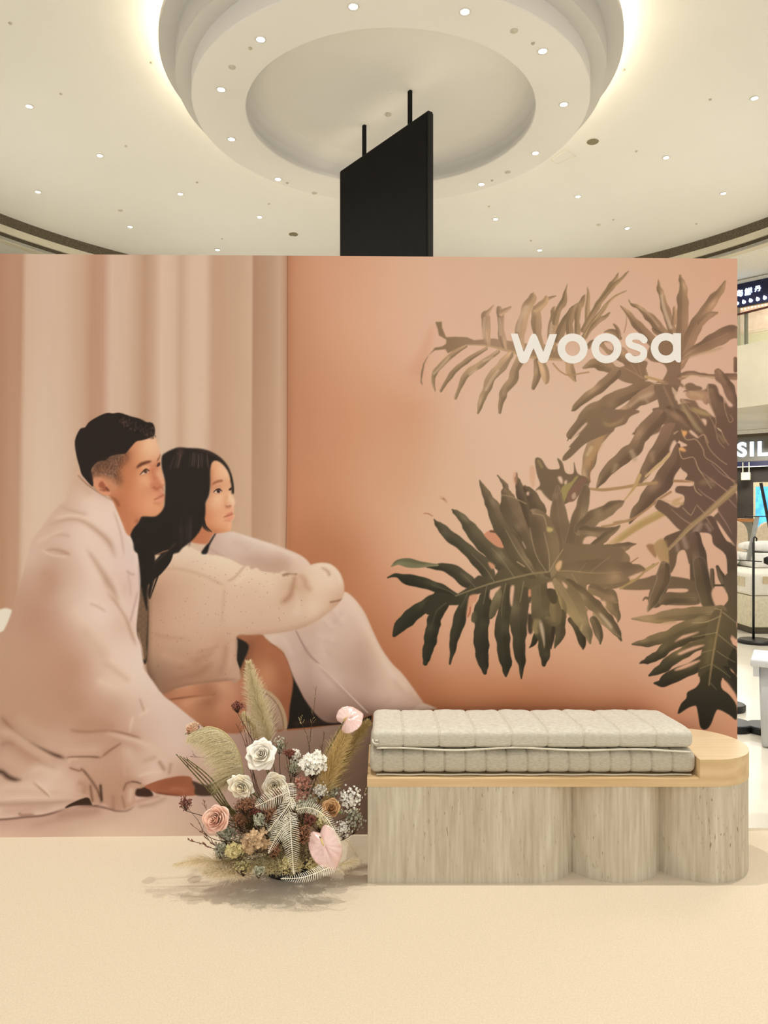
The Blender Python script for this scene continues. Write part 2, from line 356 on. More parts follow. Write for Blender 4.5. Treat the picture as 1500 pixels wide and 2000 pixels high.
# black panel hanging from two rods
M_blk = mat('matt black casing', (30, 29, 28), .7, spec=.1, scale=(3, 3, 3), col2=(27, 26, 25))
M_blk2 = mat('satin black edge', (38, 36, 35), .6)
A = Vector((-1.15, 19.24, 0)); B = Vector((.964, 16.33, 0)); d = (B - A).normalized(); nrm = Vector((-d.y, d.x, 0))
hp = thing('hanging_screen', 'large black slanted panel hanging from the ceiling on two rods', 'screen', (A.x, A.y, EYE), math.atan2(d.y, d.x))
ln = (B - A).length
obj('casing', box(0, ln, 0, .165, 4.6, 8.87, .006), M_blk, hp)
obj('face_panel', box(.04, ln - .04, -.008, .004, 4.65, 8.83), M_blk, hp)
obj('edge_strip', box(ln - .002, ln + .006, .012, .153, 4.6, 8.865), M_blk2, hp)
obj('top_rail', box(.0, ln, .02, .145, 8.868, 8.90), M_blk2, hp)
for px, py in ((706, 248), (795, 178)):
    k = (px - 750) / F; t = (k * A.y - A.x) / (d.x - k * d.y)
    obj('rod', box(t - .045, t + .045, .05, .12, 8.86, H3 + .635), M_blk, hp)
# ---------------------------------------------------------------- the printed picture on the backdrop wall
# a small rasteriser: shapes are given in picture units, the result becomes a colour attribute of the wall's front mesh
import numpy as np
MX0, MX1, MY0, MY1 = -170, 1442, 490, 1646
CH, CW = MY1 - MY0, MX1 - MX0
cv = np.zeros((CH, CW, 3), np.float32)
_f = [0.0, 0.0, 1.0]
rng = np.random.RandomState(7)

def fr(ox, oy, s): _f[:] = [ox, oy, s]

def tp(pts):
    a = np.array([tuple(p) for p in pts], float)
    a[:, 0] = a[:, 0] / _f[2] + _f[0] - MX0
    a[:, 1] = a[:, 1] / _f[2] + _f[1] - MY0
    if a.shape[1] > 2: a[:, 2] /= _f[2]
    return a

def crom(a, n=6, closed=False):
    m = len(a)
    if m < 3: 
        t = np.linspace(0, 1, n * 2)[:, None]; return a[0] * (1 - t) + a[-1] * t
    out = []
    t = (np.arange(n) / n)[:, None]
    for i in range(m if closed else m - 1):
        p0 = a[(i - 1) % m] if (closed or i > 0) else a[0]
        p1, p2 = a[i], a[(i + 1) % m]
        p3 = a[(i + 2) % m] if (closed or i < m - 2) else a[m - 1]
        out.append(0.5 * (2 * p1 + (p2 - p0) * t + (2 * p0 - 5 * p1 + 4 * p2 - p3) * t * t + (3 * p1 - p0 - 3 * p2 + p3) * t ** 3))
    if not closed: out.append(a[-1][None])
    return np.concatenate(out)

def polymask(a, pad=0, ss=3):
    x0 = max(0, int(a[:, 0].min()) - 1 - pad); x1 = min(CW, int(a[:, 0].max()) + 2 + pad)
    y0 = max(0, int(a[:, 1].min()) - 1 - pad); y1 = min(CH, int(a[:, 1].max()) + 2 + pad)
    if x1 <= x0 or y1 <= y0: return 0, 0, np.zeros((1, 1), np.float32)
    m = np.zeros((y1 - y0, x1 - x0), np.float32)
    ax, ay = a[:, 0], a[:, 1]; bx, by = np.roll(ax, -1), np.roll(ay, -1)
    gx = np.arange(x0, x1) + 1.0
    for r in range(y1 - y0):
        acc = m[r]
        for k in range(ss):
            y = y0 + r + (k + .5) / ss
            h = ((ay <= y) & (by > y)) | ((by <= y) & (ay > y))
            if not h.any(): continue
            xs = np.sort(ax[h] + (y - ay[h]) / (by[h] - ay[h]) * (bx[h] - ax[h]))
            for i in range(0, len(xs) - 1, 2):
                acc += (np.clip(gx - xs[i], 0, 1) - np.clip(gx - xs[i + 1], 0, 1)) / ss
    return y0, x0, m

def boxf(m, r):
    if r < 1: return m
    for ax in (0, 1):
        p = np.pad(m, [(r + 1, r) if i == ax else (0, 0) for i in (0, 1)], mode='edge')
        c = np.cumsum(p, axis=ax, dtype=np.float64)
        n = m.shape[ax]
        hi = np.take(c, np.arange(2 * r + 1, 2 * r + 1 + n), axis=ax); lo = np.take(c, np.arange(0, n), axis=ax)
        m = ((hi - lo) / (2 * r + 1)).astype(np.float32)
    return m

def blur(m, s):
    r = int(round(s * 0.95))
    if r < 1:
        return m if s < .4 else (m + boxf(m, 1)) / 2
    return boxf(boxf(m, r), max(1, r - 1)) if s < 3 else boxf(boxf(boxf(m, r), r), r)

def rgb(c):
    return np.array(c, np.float32) / 255.0

def put(y0, x0, m, col, a=1.0, clip=None):
    h, w = m.shape
    if h < 1 or w < 1: return
    if clip is not None: m = m * clip[y0:y0 + h, x0:x0 + w]
    m = (m * a)[:, :, None]
    s = cv[y0:y0 + h, x0:x0 + w]
    if isinstance(col, np.ndarray) and col.ndim == 3: col = col if col.shape[:2] == (h, w) else col[y0:y0 + h, x0:x0 + w]
    else: col = rgb(col)
    s[:] = s * (1 - m) + col * m

def P(pts, col, f=0.0, a=1.0, clip=None, sm=True, n=5, full=False):
    """filled outline; f feather; returns a full-size mask when asked"""
    q = tp(pts)[:, :2]
    if sm: q = crom(q, n, True)
    if f > 1: f = max(.5, f / _f[2])
    y0, x0, m = polymask(q, pad=int(f * 3) + 1)
    if f > 0: m = blur(m, f)
    if col is not None: put(y0, x0, m, col, a, clip)
    if full:
        M = np.zeros((CH, CW), np.float32); M[y0:y0 + m.shape[0], x0:x0 + m.shape[1]] = m
        return M

def sdf(a, pad):
    """a: x,y,w samples. returns y0,x0, signed value (w-d), t, side"""
    x0 = max(0, int((a[:, 0] - a[:, 2]).min() - pad)); x1 = min(CW, int((a[:, 0] + a[:, 2]).max() + pad) + 2)
    y0 = max(0, int((a[:, 1] - a[:, 2]).min() - pad)); y1 = min(CH, int((a[:, 1] + a[:, 2]).max() + pad) + 2)
    if x1 <= x0 or y1 <= y0: return None
    X, Y = np.meshgrid(np.arange(x0, x1) + .5, np.arange(y0, y1) + .5)
    best = np.full(X.shape, -1e9); T = np.zeros(X.shape); S = np.zeros(X.shape); K = len(a) - 1
    for i in range(K):
        p, q = a[i], a[i + 1]
        dx, dy = q[0] - p[0], q[1] - p[1]; L = dx * dx + dy * dy + 1e-9
        t = np.clip(((X - p[0]) * dx + (Y - p[1]) * dy) / L, 0, 1)
        ex, ey = X - p[0] - t * dx, Y - p[1] - t * dy
        d = np.sqrt(ex * ex + ey * ey); w = p[2] + (q[2] - p[2]) * t
        v = w - d; k = v > best
        best[k] = v[k]; T[k] = ((i + t) / K)[k]
        S[k] = (np.sign(dx * ey - dy * ex) * d / np.maximum(w, .3))[k]
    return y0, x0, best, T, S

def S(pts, col, f=0.7, a=1.0, clip=None, n=5, w=None):
    """soft stroke through x,y,halfwidth points"""
    if w is not None: pts = [(p[0], p[1], w) for p in pts]
    q = crom(tp(pts), n); q[:, 2] = np.maximum(q[:, 2], .05)
    tap = f >= 7 and len(pts) > 2
    f = max(.8, f / _f[2] * (1.5 if f >= 6 and _f[2] > 1 else 1))
    r = sdf(q, f + 2)
    if r is None: return
    y0, x0, v, T, s = r
    m = np.clip(v / f * .5 + .5, 0, 1); m = m * m * (3 - 2 * m)
    if tap: m = m * np.clip(np.minimum(T, 1 - T) * 5 + .12, 0, 1)
    m = m.astype(np.float32)
    put(y0, x0, m, col, a, clip)

def field(ctrl, eps=14, p=1.6, step=6):
    """smooth colour field through scattered x,y,r,g,b points (multiquadric interpolation, current frame)"""
    c = np.array(ctrl, float); xy = tp(c[:, :2]); col = c[:, 2:5] / 255
    e2 = max(5.0, eps / _f[2]) ** 2; n = len(xy)
    D = np.sqrt(((xy[:, None] - xy[None]) ** 2).sum(2) + e2)
    A = np.zeros((n + 1, n + 1)); A[:n, :n] = -D - np.eye(n) * -1.5; A[:n, n] = 1; A[n, :n] = 1
    wgt = np.linalg.solve(A, np.vstack([col, np.zeros((1, 3))]))
    gx = np.arange(0, CW + step, step); gy = np.arange(0, CH + step, step)
    X, Y = np.meshgrid(gx, gy); g = np.zeros(X.shape + (3,)) + wgt[n]
    for (x, y), k in zip(xy, wgt[:n]):
        g -= np.sqrt((X - x) ** 2 + (Y - y) ** 2 + e2)[..., None] * k
    g = np.clip(g, col.min(0) - .03, col.max(0) + .03)
    yi = np.arange(CH) / step; xi = np.arange(CW) / step
    y0 = yi.astype(int); x0 = xi.astype(int); fy = (yi - y0)[:, None, None]; fx = (xi - x0)[None, :, None]
    r = g[y0] * (1 - fy) + g[y0 + 1] * fy
    return (r[:, x0] * (1 - fx) + r[:, x0 + 1] * fx).astype(np.float32)

def noise(scx, scy, seed=0):
    r = np.random.RandomState(seed)
    g = r.rand(int(CH / scy) + 3, int(CW / scx) + 3)
    yi = np.arange(CH) / scy; xi = np.arange(CW) / scx; y0 = yi.astype(int); x0 = xi.astype(int)
    fy = (yi - y0); fx = (xi - x0); fy = (fy * fy * (3 - 2 * fy))[:, None]; fx = (fx * fx * (3 - 2 * fx))[None]
    a = g[y0] * (1 - fy) + g[y0 + 1] * fy
    return (a[:, x0] * (1 - fx) + a[:, x0 + 1] * fx).astype(np.float32) - .5
YY, XX = np.mgrid[0:CH, 0:CW].astype(np.float32)
YY += MY0; XX += MX0
def tint(k): return np.clip(cv * k, 0, 1)

# --- plain wall of the print, warm terracotta paling to the right
fr(0, 0, 1)
wall = field([(565,510,190,132,99),(600,520,203,146,113),(690,520,213,160,128),(800,520,219,175,146),(1000,520,217,181,153),(1200,520,216,176,147),(1432,520,216,168,138),
 (570,650,190,134,100),(620,650,205,148,115),(700,650,216,164,132),(800,700,220,174,146),(950,650,222,182,156),(1100,600,221,182,156),
 (570,800,188,130,97),(620,800,198,138,104),(700,800,206,150,114),(800,800,212,160,126),(850,820,216,172,142),(930,800,222,186,159),(1100,800,223,189,163),
 (570,1000,192,128,92),(620,1040,184,122,86),(700,1000,205,150,114),(760,950,212,164,130),(820,1000,218,176,144),(920,930,221,184,155),
 (680,1080,186,124,88),(700,1150,188,124,88),(740,1080,206,150,116),(800,1080,217,168,136),(860,1100,220,176,146),
 (740,1220,184,120,84),(770,1180,200,140,106),(850,1200,212,160,128),(800,1300,178,112,76),(860,1290,200,142,108),(900,1350,182,118,80),(950,1250,212,160,128),(1000,1310,202,146,110),(1100,1290,208,154,120),
 (840,1370,160,96,58),(1000,1370,172,106,68),(1100,1380,174,108,70),(1150,1330,200,144,108),(1250,1300,210,160,130),(1200,1380,184,118,80),(1300,1360,206,150,118),(1250,1400,184,114,76),(1400,1380,212,156,124),(1432,1430,206,148,114),
 (1250,1180,216,170,142),(1430,640,218,172,146),(1300,850,222,186,160),(1250,1050,218,178,150),(1380,1200,214,168,140),(1000,1400,150,90,56),(1300,1600,180,120,86),(700,1600,180,120,86)], eps=30, p=1.7)
wall = wall + (np.array([.852, .69, .585]) - wall) * .09
cv[:] = wall
S([(846,632,3),(828,690,9),(805,740,18)], (202,142,110), f=10, a=.35)
S([(812,770,30),(800,860,40),(780,1000,30)], (206,150,116), f=50, a=.3)

# --- curtain
prof = np.array([(-430,176,132,104),(-300,205,170,144),(-200,186,144,116),(-90,212,180,154),(-20,176,130,102),(60,186,142,114),(100,184,140,112),(126,210,178,153),(200,214,184,160),(310,213,182,158),(400,204,167,140),(450,188,146,118),(500,192,151,124),(540,216,185,162),(620,212,180,156),(660,200,166,140),(705,188,150,122),(745,198,162,136),(790,217,188,164),(850,212,182,157),(880,200,165,140),(925,214,184,159),(1000,215,184,160),(1040,194,156,129),(1100,196,160,132),(1200,205,171,143),(1226,207,173,146),(1236,176,136,108),(1285,182,145,117),(1320,186,150,122),(1365,200,165,138),(1396,186,146,118),(1404,184,144,116)], float)
cx = XX * 2.5 + (YY - 640) * np.clip((700 - XX) / 900, 0, 1) * .02 * 2.5
lo = np.stack([np.interp(cx, prof[:, 0], prof[:, k]) for k in (1, 2, 3)], 2) / 255
k = np.clip((YY - 650) / 300, 0, 1)[..., None]
lite = np.exp(-((XX - 90) / 60) ** 2)[..., None]
lo = lo + k * lite * (np.array([226, 204, 182]) / 255 - lo) * .45
lo = lo + k * np.clip((XX[..., None] - 380) / 120, 0, 1) * (np.array([200, 165, 136]) / 255 - lo) * .35
lo *= 1 + noise(40, 400, 3)[..., None] * .03 + noise(3, 60, 4)[..., None] * .012
cm = np.clip((561.5 - XX - (YY - 500) * .0015), 0, 1)[..., None]
cv[:] = cv * (1 - cm) + lo.astype(np.float32) * cm
S([(561.5, 490, .9), (561, 900, .9), (558.5, 1075, .9)], (120, 78, 54), f=1.2, a=.75)
S([(566, 490, 5), (565, 1075, 5)], (172, 112, 80), f=6, a=.5)

# --- foliage. LC: hazy brown at upper right, dark olive below
fr(0, 0, 1)
LC = field([(860,640,146,118,88),(980,640,170,138,112),(1000,700,168,138,108),(1080,600,160,130,98),(1200,560,160,130,96),(1240,640,150,118,90),(1380,620,154,120,92),(1350,560,156,124,94),(1420,660,146,112,88),
 (1300,760,142,112,88),(1200,720,150,120,92),(1150,780,146,118,90),(1120,860,134,110,84),(1250,860,136,108,84),(1300,900,126,98,78),(1400,880,124,94,78),(1430,800,126,96,78),(1350,800,134,104,82),
 (1060,960,126,104,80),(1000,1000,118,98,76),(1080,1080,122,102,76),(1000,1100,106,92,68),(930,1050,98,88,66),(900,1130,80,72,54),(800,1120,62,60,44),(790,1220,60,58,42),(860,1250,60,56,40),(950,1280,60,55,41),(1000,1300,64,58,42),
 (1020,1180,100,88,64),(1100,1200,124,106,74),(1150,1200,128,108,78),(1200,1240,104,88,66),(1200,1110,130,106,80),(1180,1040,128,106,80),
 (1380,1050,118,92,76),(1350,1000,124,96,80),(1420,1100,96,80,64),(1300,1100,122,98,74),(1300,1170,116,96,72),(1260,1220,136,112,82),(1380,1220,112,96,68),(1300,1260,104,90,62),(1280,1300,72,64,46),(1350,1300,90,78,54),(1400,1280,80,70,50),(1360,1380,54,48,36),(1420,1360,60,54,40)], eps=16, p=1.7)

def V(pts, k=1.22, f=.9, a=.55, w=None, clip=None):   # pale vein
    S(pts, np.clip(LC * k + .05, 0, 1), f=f, a=a, w=w, clip=clip)

def L(pts, k=1.0, wavy=1.0, vein=True, k2=None, edge=0, lat=.095, seed=None, tip=None):
    """one finger of a leaf: centreline with half-widths, wavy margin, paler midrib"""
    q = crom(tp(pts), 7); q[:, 2] = np.maximum(q[:, 2], .3)
    r = sdf(q, 5)
    if r is None: return
    y0, x0, v, T, s = r
    ph = rng.rand() * 6; fq = 9 + rng.rand() * 8; L_ = np.hypot(*np.diff(q[:, :2], axis=0).T).sum()
    fq = L_ / (5.5 + rng.rand() * 4)
    mw = q[:, 2].max()
    wob = (np.sin(T * fq + ph + (s > 0) * 2.1) * .55 + np.sin(T * fq * 1.9 + ph * 2 + (s > 0) * 1.3) * .3) * min(1.7, mw * .16) * wavy * np.clip(np.minimum(T, 1 - T) * 6, 0, 1)
    m = np.clip((v + wob) / 1.3 + .5, 0, 1).astype(np.float32)
    h, w = m.shape
    kk = k if k2 is None else k + (k2 - k) * T
    shade = kk * (1 + lat * np.tanh(s * 3) + .035 * np.sin(T * fq * .8 + ph))
    gl = np.maximum(0, np.sin(T * fq * .45 + ph * 1.7)) ** 4 * np.clip(.9 - np.abs(s - (.4 if ph > 3 else -.4)), 0, 1) * np.clip(mw / 9, .3, 1)
    shade = shade + gl * .20
    c = LC[y0:y0 + h, x0:x0 + w] * shade[..., None] + (gl * .02)[..., None]
    if edge: c = c + np.clip(1.2 - np.abs(v + wob - .8), 0, 1)[..., None] * edge
    put(y0, x0, m, np.clip(c, 0, 1).astype(np.float32))
    if vein:
        vm = np.clip(.9 - np.abs(s) * np.interp(T, np.linspace(0, 1, len(q)), q[:, 2]), 0, 1) * (1 - T) * .55 * (v > 0)
        put(y0, x0, vm.astype(np.float32), np.clip(c * 1.25 + .04, 0, 1).astype(np.float32))

def B(pts, k=1.0, f=.5, sm=True, a=1.0, clip=None): P(pts, np.clip(LC * k, 0, 1), f=f, sm=sm, n=4, a=a, clip=clip)
def G(pts, col=None, f=.6, sm=True):   # gap showing the wall behind
    P(pts, wall if col is None else col, f=f, sm=sm, n=4)

# upper left frond
fr(800, 500, 4.286)
B([(215,552),(270,550),(272,600),(305,680),(380,676),(480,680),(540,705),(700,690),(760,700),(900,720),(1000,735),(1120,740),(1260,760),(1290,860),(1100,870),(900,820),(780,790),(640,745),(480,742),(420,765),(320,815),(300,780),(210,790),(160,830),(125,900),(108,1000),(100,1040),(110,1085),(92,1060),(95,980),(115,900),(150,840),(195,790),(210,768),(270,758),(305,735),(308,700),(245,665),(235,610)], .98, sm=False)
L([(655,740,22),(645,640,36),(638,540,38),(636,500,34),(660,465,18),(705,410,3)], 1.02, k2=1.08)
S([(615,680,14),(620,600,14),(625,520,10)], (205,172,142), f=4, a=.6)
L([(800,780,16),(775,680,30),(765,580,26),(760,500,30),(750,440,22)], 1.0)
L([(765,480,22),(800,455,20),(845,430,10)], 1.12, vein=False)
S([(760,660,12),(755,580,12),(750,520,8)], (202,170,142), f=4, a=.55)
L([(940,760,22),(920,640,44),(960,520,40),(985,420,44),(1030,350,30),(1038,305,3)], 1.08)
S([(905,620,16),(930,520,16),(980,430,20)], (206,174,146), f=6, a=.6)
L([(1110,760,20),(1065,640,36),(1065,520,44),(1060,450,34),(1120,400,26),(1150,360,16),(1225,335,4)], 1.0)
L([(1060,440,30),(1130,390,28),(1145,350,18)], 1.14, vein=False)
L([(1200,780,24),(1195,640,42),(1215,500,38),(1215,450,28)], 1.04)
S([(1180,640,14),(1190,560,12)], (206,176,150), f=5, a=.6)
L([(1215,560,20),(1250,450,26),(1285,390,30),(1300,330,16),(1320,240,4)], .95)
L([(1240,700,30),(1290,580,40),(1340,480,26),(1395,410,10)], .9)
S([(1300,870,10),(1050,852,13),(850,800,12),(650,752,7),(480,745,4)], (190,156,118), f=4, a=.9)
L([(470,755,14),(350,830,22),(260,920,22),(205,990,20),(200,1060,14),(214,1132,3)], 1.08)
L([(640,775,14),(520,850,20),(410,930,22),(330,1020,20),(262,1130,10)], 1.0)
L([(740,800,18),(620,890,24),(510,960,30),(440,1050,22),(385,1190,12)], 1.08)
L([(840,830,30),(760,930,44),(690,1010,40),(640,1120,34),(605,1210,28),(572,1315,8)], 1.06)
L([(930,860,40),(890,940,36),(860,1040,40),(800,1120,34),(770,1200,28),(755,1310,12)], .98)
for q in ([(330,850,8),(260,930,10),(205,985,10)],[(560,950,8),(500,990,9)],[(740,960,12),(690,1030,14),(640,1120,12)],[(620,880,7),(700,850,7)]):
    S(q, (214,182,150), f=6, a=.6)
L([(1060,880,22),(1070,960,28),(1060,1030,30),(1035,1105,16)], .92)
L([(1100,880,30),(1130,960,36),(1140,1040,24),(1135,1068,6)], 1.16)
L([(1330,890,30),(1345,960,40),(1370,1010,26),(1390,1048,6)], 1.12)
S([(1200,900,6),(1260,965,6),(1330,998,6),(1420,985,6),(1500,972,6)], (176,140,100), f=3)
# upper middle frond
fr(1100, 500, 4.286)
L([(60,660,34),(50,560,30),(80,470,30),(120,400,8)], .98)
L([(120,640,26),(120,500,26),(150,400,26),(180,330,8)], .98)
L([(195,600,20),(205,440,20),(210,330,14),(203,262,3)], 1.06)
L([(170,620,24),(250,480,26),(310,380,24),(390,260,22),(440,190,16),(462,142,3)], 1.0)
L([(300,400,16),(400,270,20),(470,205,14),(545,130,5)], .96)
L([(160,700,20),(250,560,22),(340,440,16),(430,340,9),(530,292,3)], 1.04)
S([(180,660,5),(260,540,5),(360,400,4)], (196,166,118), f=3, a=.8)
L([(190,690,8),(230,610,16),(300,540,22),(350,510,16),(390,475,6)], 1.0)
G([(150,470),(165,420),(170,470),(150,560),(135,560)])
# behind letters
L([(345,640,6),(390,632,20),(440,650,30),(478,690,14)], 1.0, vein=False)
L([(468,670,18),(455,615,16),(425,572,8)], .98, vein=False)
L([(300,720,24),(370,760,40),(440,830,40)], 1.05)
L([(210,760,20),(240,720,16),(300,700,8)], .95, vein=False)
P([(340,720),(410,740),(415,790),(370,770)], wall, f=1.2)
L([(510,640,4),(530,560,4),(528,500,2)], 1.15, vein=False)
# star leaf upper right
L([(870,800,60),(740,700,46),(640,600,38),(560,500,26),(480,418,4)], .98)
L([(900,740,50),(800,600,44),(720,510,34),(640,440,18),(560,390,8),(550,362,2)], .96)
L([(750,610,10),(790,645,20),(870,680,24)], .88)
S([(640,430,6),(720,490,8),(800,590,8)], (206,172,142), f=5, a=.45)
L([(940,700,30),(900,580,36),(860,460,36),(830,350,26),(805,270,20),(797,200,4)], 1.0)
S([(900,600,14),(850,460,14),(820,330,8)], (214,184,156), f=6, a=.7)
L([(925,560,24),(935,480,20),(930,430,10)], 1.1)
L([(980,760,44),(1000,600,50),(1000,460,48),(1000,360,46),(1005,280,36),(990,210,20),(980,165,10)], .98)
L([(960,900,60),(1040,740,60),(1080,640,56),(1150,520,50),(1230,400,44),(1310,300,32),(1355,215,10)], 1.0, k2=1.04)
L([(1150,560,30),(1220,500,30),(1290,475,8)], 1.0)
L([(990,860,14),(1080,800,36),(1200,740,52),(1300,690,66),(1380,640,60),(1450,640,50)], .97)
S([(1010,870,6),(1100,830,12),(1250,790,14),(1350,760,10)], (184,150,112), f=8, a=.6)
V([(1000,850,3),(1150,750,3),(1380,650,2)], a=.4)
B([(760,700),(860,660),(1000,680),(1010,760),(990,860),(985,960),(990,1010),(970,1100),(860,1090),(830,1050),(870,960),(830,900),(740,880),(700,830)], .98)
L([(985,1010,30),(1080,980,20),(1180,1000,16),(1300,1010,22),(1440,1010,30)], 1.06, vein=False)
S([(1000,1010,8),(1130,1005,8),(1260,1020,8)], (206,176,136), f=6, a=.6)
L([(1440,860,16),(1442,960,16)], .9, vein=False)
# centre junction: big lobes below
L([(820,1080,10),(700,1070,26),(560,1020,40),(440,960,40),(350,920,50),(260,900,40),(170,935,10)], .98)
L([(690,1050,20),(640,960,60),(600,900,60),(540,880,40),(480,820,60)], 1.0, vein=False)
B([(430,960),(560,900),(700,880),(690,960),(700,1060),(600,1070),(500,1050),(430,1000)], .98)
V([(700,1040,3),(560,960,3),(440,900,2)])
V([(640,1020,2),(600,950,2),(560,890,2)]); V([(660,1020,2),(640,950,2),(630,890,2)])
S([(690,1010,12),(820,1045,12)], (196,160,118), f=3)
S([(690,1045,3),(830,1075,3)], (224,190,158), f=2)
L([(440,980,46),(360,1060,44),(280,1120,40),(200,1180,38),(110,1260,24),(72,1295,6)], .96)
L([(800,1085,14),(700,1100,50),(560,1140,56),(440,1200,66),(340,1260,70),(240,1320,76),(160,1400,60),(60,1500,34)], .92)
L([(830,1100,60),(700,1170,66),(600,1230,46),(480,1320,34),(380,1370,24),(320,1420,10)], 1.04)
for q in ([(740,1150,20),(640,1190,18)],[(620,1210,12),(560,1260,10)]): S(q, (206,172,140), f=10, a=.5)
B([(760,1080),(860,1080),(960,1090),(950,1180),(980,1290),(1060,1420),(1080,1500),(600,1500),(650,1440),(740,1360),(800,1280),(790,1200)], .93)
V([(840,1090,5),(880,1180,4),(960,1310,3)], a=.45)
L([(1000,1080,20),(1080,1090,40),(1140,1110,30),(1220,1130,14)], .98, vein=False)
L([(1030,1150,30),(1120,1170,42),(1190,1210,26)], 1.18, vein=False)
S([(1010,1100,6),(1080,1140,10)], (220,188,150), f=4, a=.6)
P([(912,1095),(960,1140),(1030,1140),(1040,1160),(960,1185),(920,1150)], (216,182,150), f=1.2, a=.8)
L([(1290,970,26),(1320,1040,42),(1380,1130,50),(1430,1230,40),(1450,1330,40)], .93)
L([(1210,1110,14),(1250,1120,50),(1290,1230,60),(1330,1360,70),(1380,1500,70)], .93)
S([(1212,1080,4),(1225,1200,4),(1270,1320,4)], (176,142,106), f=4, a=.7)
L([(1350,1200,10),(1380,1290,26),(1410,1390,10)], 1.2)
L([(985,1200,10),(1040,1280,40),(1110,1380,56),(1200,1490,60)], .98)
S([(985,1220,16),(1040,1320,18),(1120,1430,18)], (178,148,106), f=8, a=.8)
L([(1000,1205,12),(1100,1250,40),(1180,1310,36),(1260,1350,10)], 1.14)
P([(955,1300),(990,1310),(1050,1400),(1010,1400),(960,1340)], (206,170,120), f=2, a=.8)
P([(1215,1345),(1250,1440),(1290,1500),(1180,1500)], LC*.92, f=.8)

# right middle mass (photo 1100..1440, 800..1150)
fr(1100, 800, 4.286)
B([(600,190),(650,120),(760,40),(800,-20),(1450,-20),(1450,640),(1300,560),(1180,330),(1000,180),(930,240),(900,330),(830,280),(800,200),(720,230)], .93)
G([(830,130),(862,130),(865,170),(830,205),(770,255),(700,250),(745,215),(800,190),(820,160)])
L([(800,60,66),(700,160,66),(640,240,56),(600,330,62),(520,380,60),(440,450,56),(370,520,46),(310,600,28),(280,660,6)], .95)
S([(560,330,16),(590,390,22),(600,440,10)], (186,158,128), f=12, a=.7)
S([(440,470,20),(420,520,14)], (176,148,116), f=12, a=.6)
L([(900,200,90),(850,290,80),(790,370,66),(740,430,60),(690,520,46),(650,590,24),(620,620,6)], .94)
S([(740,370,20),(750,430,14)], (172,142,112), f=14, a=.6)
S([(700,540,16),(680,590,12)], (178,150,118), f=10, a=.5)
G([(930,255),(955,290),(950,330),(900,370),(890,340),(905,290)])
S([(890,370,12),(840,430,14),(780,480,14),(690,560,8)], (202,168,124), f=5)
L([(960,300,20),(940,420,60),(880,520,70),(820,620,80),(740,700,66),(680,780,56),(610,860,40),(556,950,8)], .9)
G([(990,490),(1040,530),(1030,560),(1000,600),(930,610),(925,580),(950,530)])
S([(220,662,9),(330,672,13),(480,655,13),(640,628,13),(780,612,12)], (172,138,98), f=5)
S([(930,598,11),(1080,600,11)], (166,126,92), f=4)
S([(640,550,16),(600,640,14),(560,700,8),(510,760,5)], (190,156,110), f=4)
S([(330,975,14),(440,945,14),(560,925,10),(680,850,8),(790,760,10),(900,690,10)], (168,130,94), f=4)
S([(320,970,4),(440,933,4),(560,910,3)], (214,182,150), f=3, a=.8)
S([(360,1165,22),(500,1060,28),(650,960,30),(800,880,32),(960,790,34),(1000,760,34)], (178,146,96), f=8)
S([(360,1145,6),(500,1035,8),(650,930,8),(850,840,8)], (200,168,118), f=8, a=.8)
# brown flower spathes at left of mass
L([(400,160,30),(300,230,50),(250,310,56),(220,420,56),(190,520,40),(210,600,20)], 1.15)
S([(350,170,20),(300,270,30),(240,380,34),(190,500,30)], (186,146,104), f=14, a=.8)
S([(235,320,16),(200,380,12)], (204,176,136), f=8, a=.7)
S([(240,430,4),(220,560,4),(212,640,3)], (150,108,74), f=3)
G([(320,190),(360,175),(365,205),(330,210)])
B([(500,0),(600,0),(640,20),(560,60),(520,120),(440,150),(380,200),(300,230),(180,290),(60,400),(0,430),(0,390),(60,320),(50,310),(140,200),(110,180),(180,100),(220,0)], .96)
S([(110,150,8),(60,220,6),(36,260,4)], LC*.95, f=2)
G([(180,120),(200,120),(150,180),(90,240),(60,290),(70,240)])
S([(520,60,10),(460,110,14),(380,130,14),(330,100,10)], (170,138,100), f=10, a=.7)
# big dark leaf at right edge with pale midrib
B([(930,180),(1010,170),(1100,240),(1180,300),(1300,420),(1440,560),(1450,640),(1290,790),(1180,870),(1060,980),(980,1010),(860,890),(770,820),(790,750),(900,790),(1000,790),(1010,720),(940,690),(960,640),(1080,640),(1090,600),(1020,590),(1040,540),(980,480),(970,330),(1040,300),(960,250)], .9)
B([(1020,170),(1450,60),(1450,600),(1200,420),(1050,250)], .9)
G([(1005,740),(985,800),(950,820),(880,780),(920,720),(960,715)])
S([(1000,790,10),(930,780,24),(990,740,8)], (186,152,104), f=6, a=.7)
for q in ([(990,170,4),(1030,250,4),(1110,250,4),(1170,330,4),(1190,400,3),(1290,470,3),(1440,620,3)],
          [(970,340,4),(1000,410,4),(1090,400,3),(1130,490,4),(1190,580,3),(1240,660,3)],
          [(1010,590,5),(1080,610,4),(1110,680,4),(1160,720,3)],
          [(1000,820,3),(1060,880,3),(1080,870,3),(1110,810,2)],
          [(770,800,4),(800,750,5),(900,770,4)],
          [(1180,210,3),(1220,320,3),(1300,410,3),(1370,460,3)],
          [(960,180,4),(930,200,7)],[(1130,235,3),(1180,210,4),(1215,280,3)]):
    S(q, (196,160,126), f=3, a=.8)
P([(995,178),(1040,185),(1012,228)], (226,164,106), f=1)
P([(965,325),(1000,315),(1030,350),(985,345)], (226,168,110), f=1)
S([(1130,620,14),(1230,600,26),(1260,650,10)], (150,122,92), f=16, a=.6)
B([(1290,780),(1450,700),(1450,1150),(1400,1090),(1300,950),(1260,900),(1300,850)], .95)
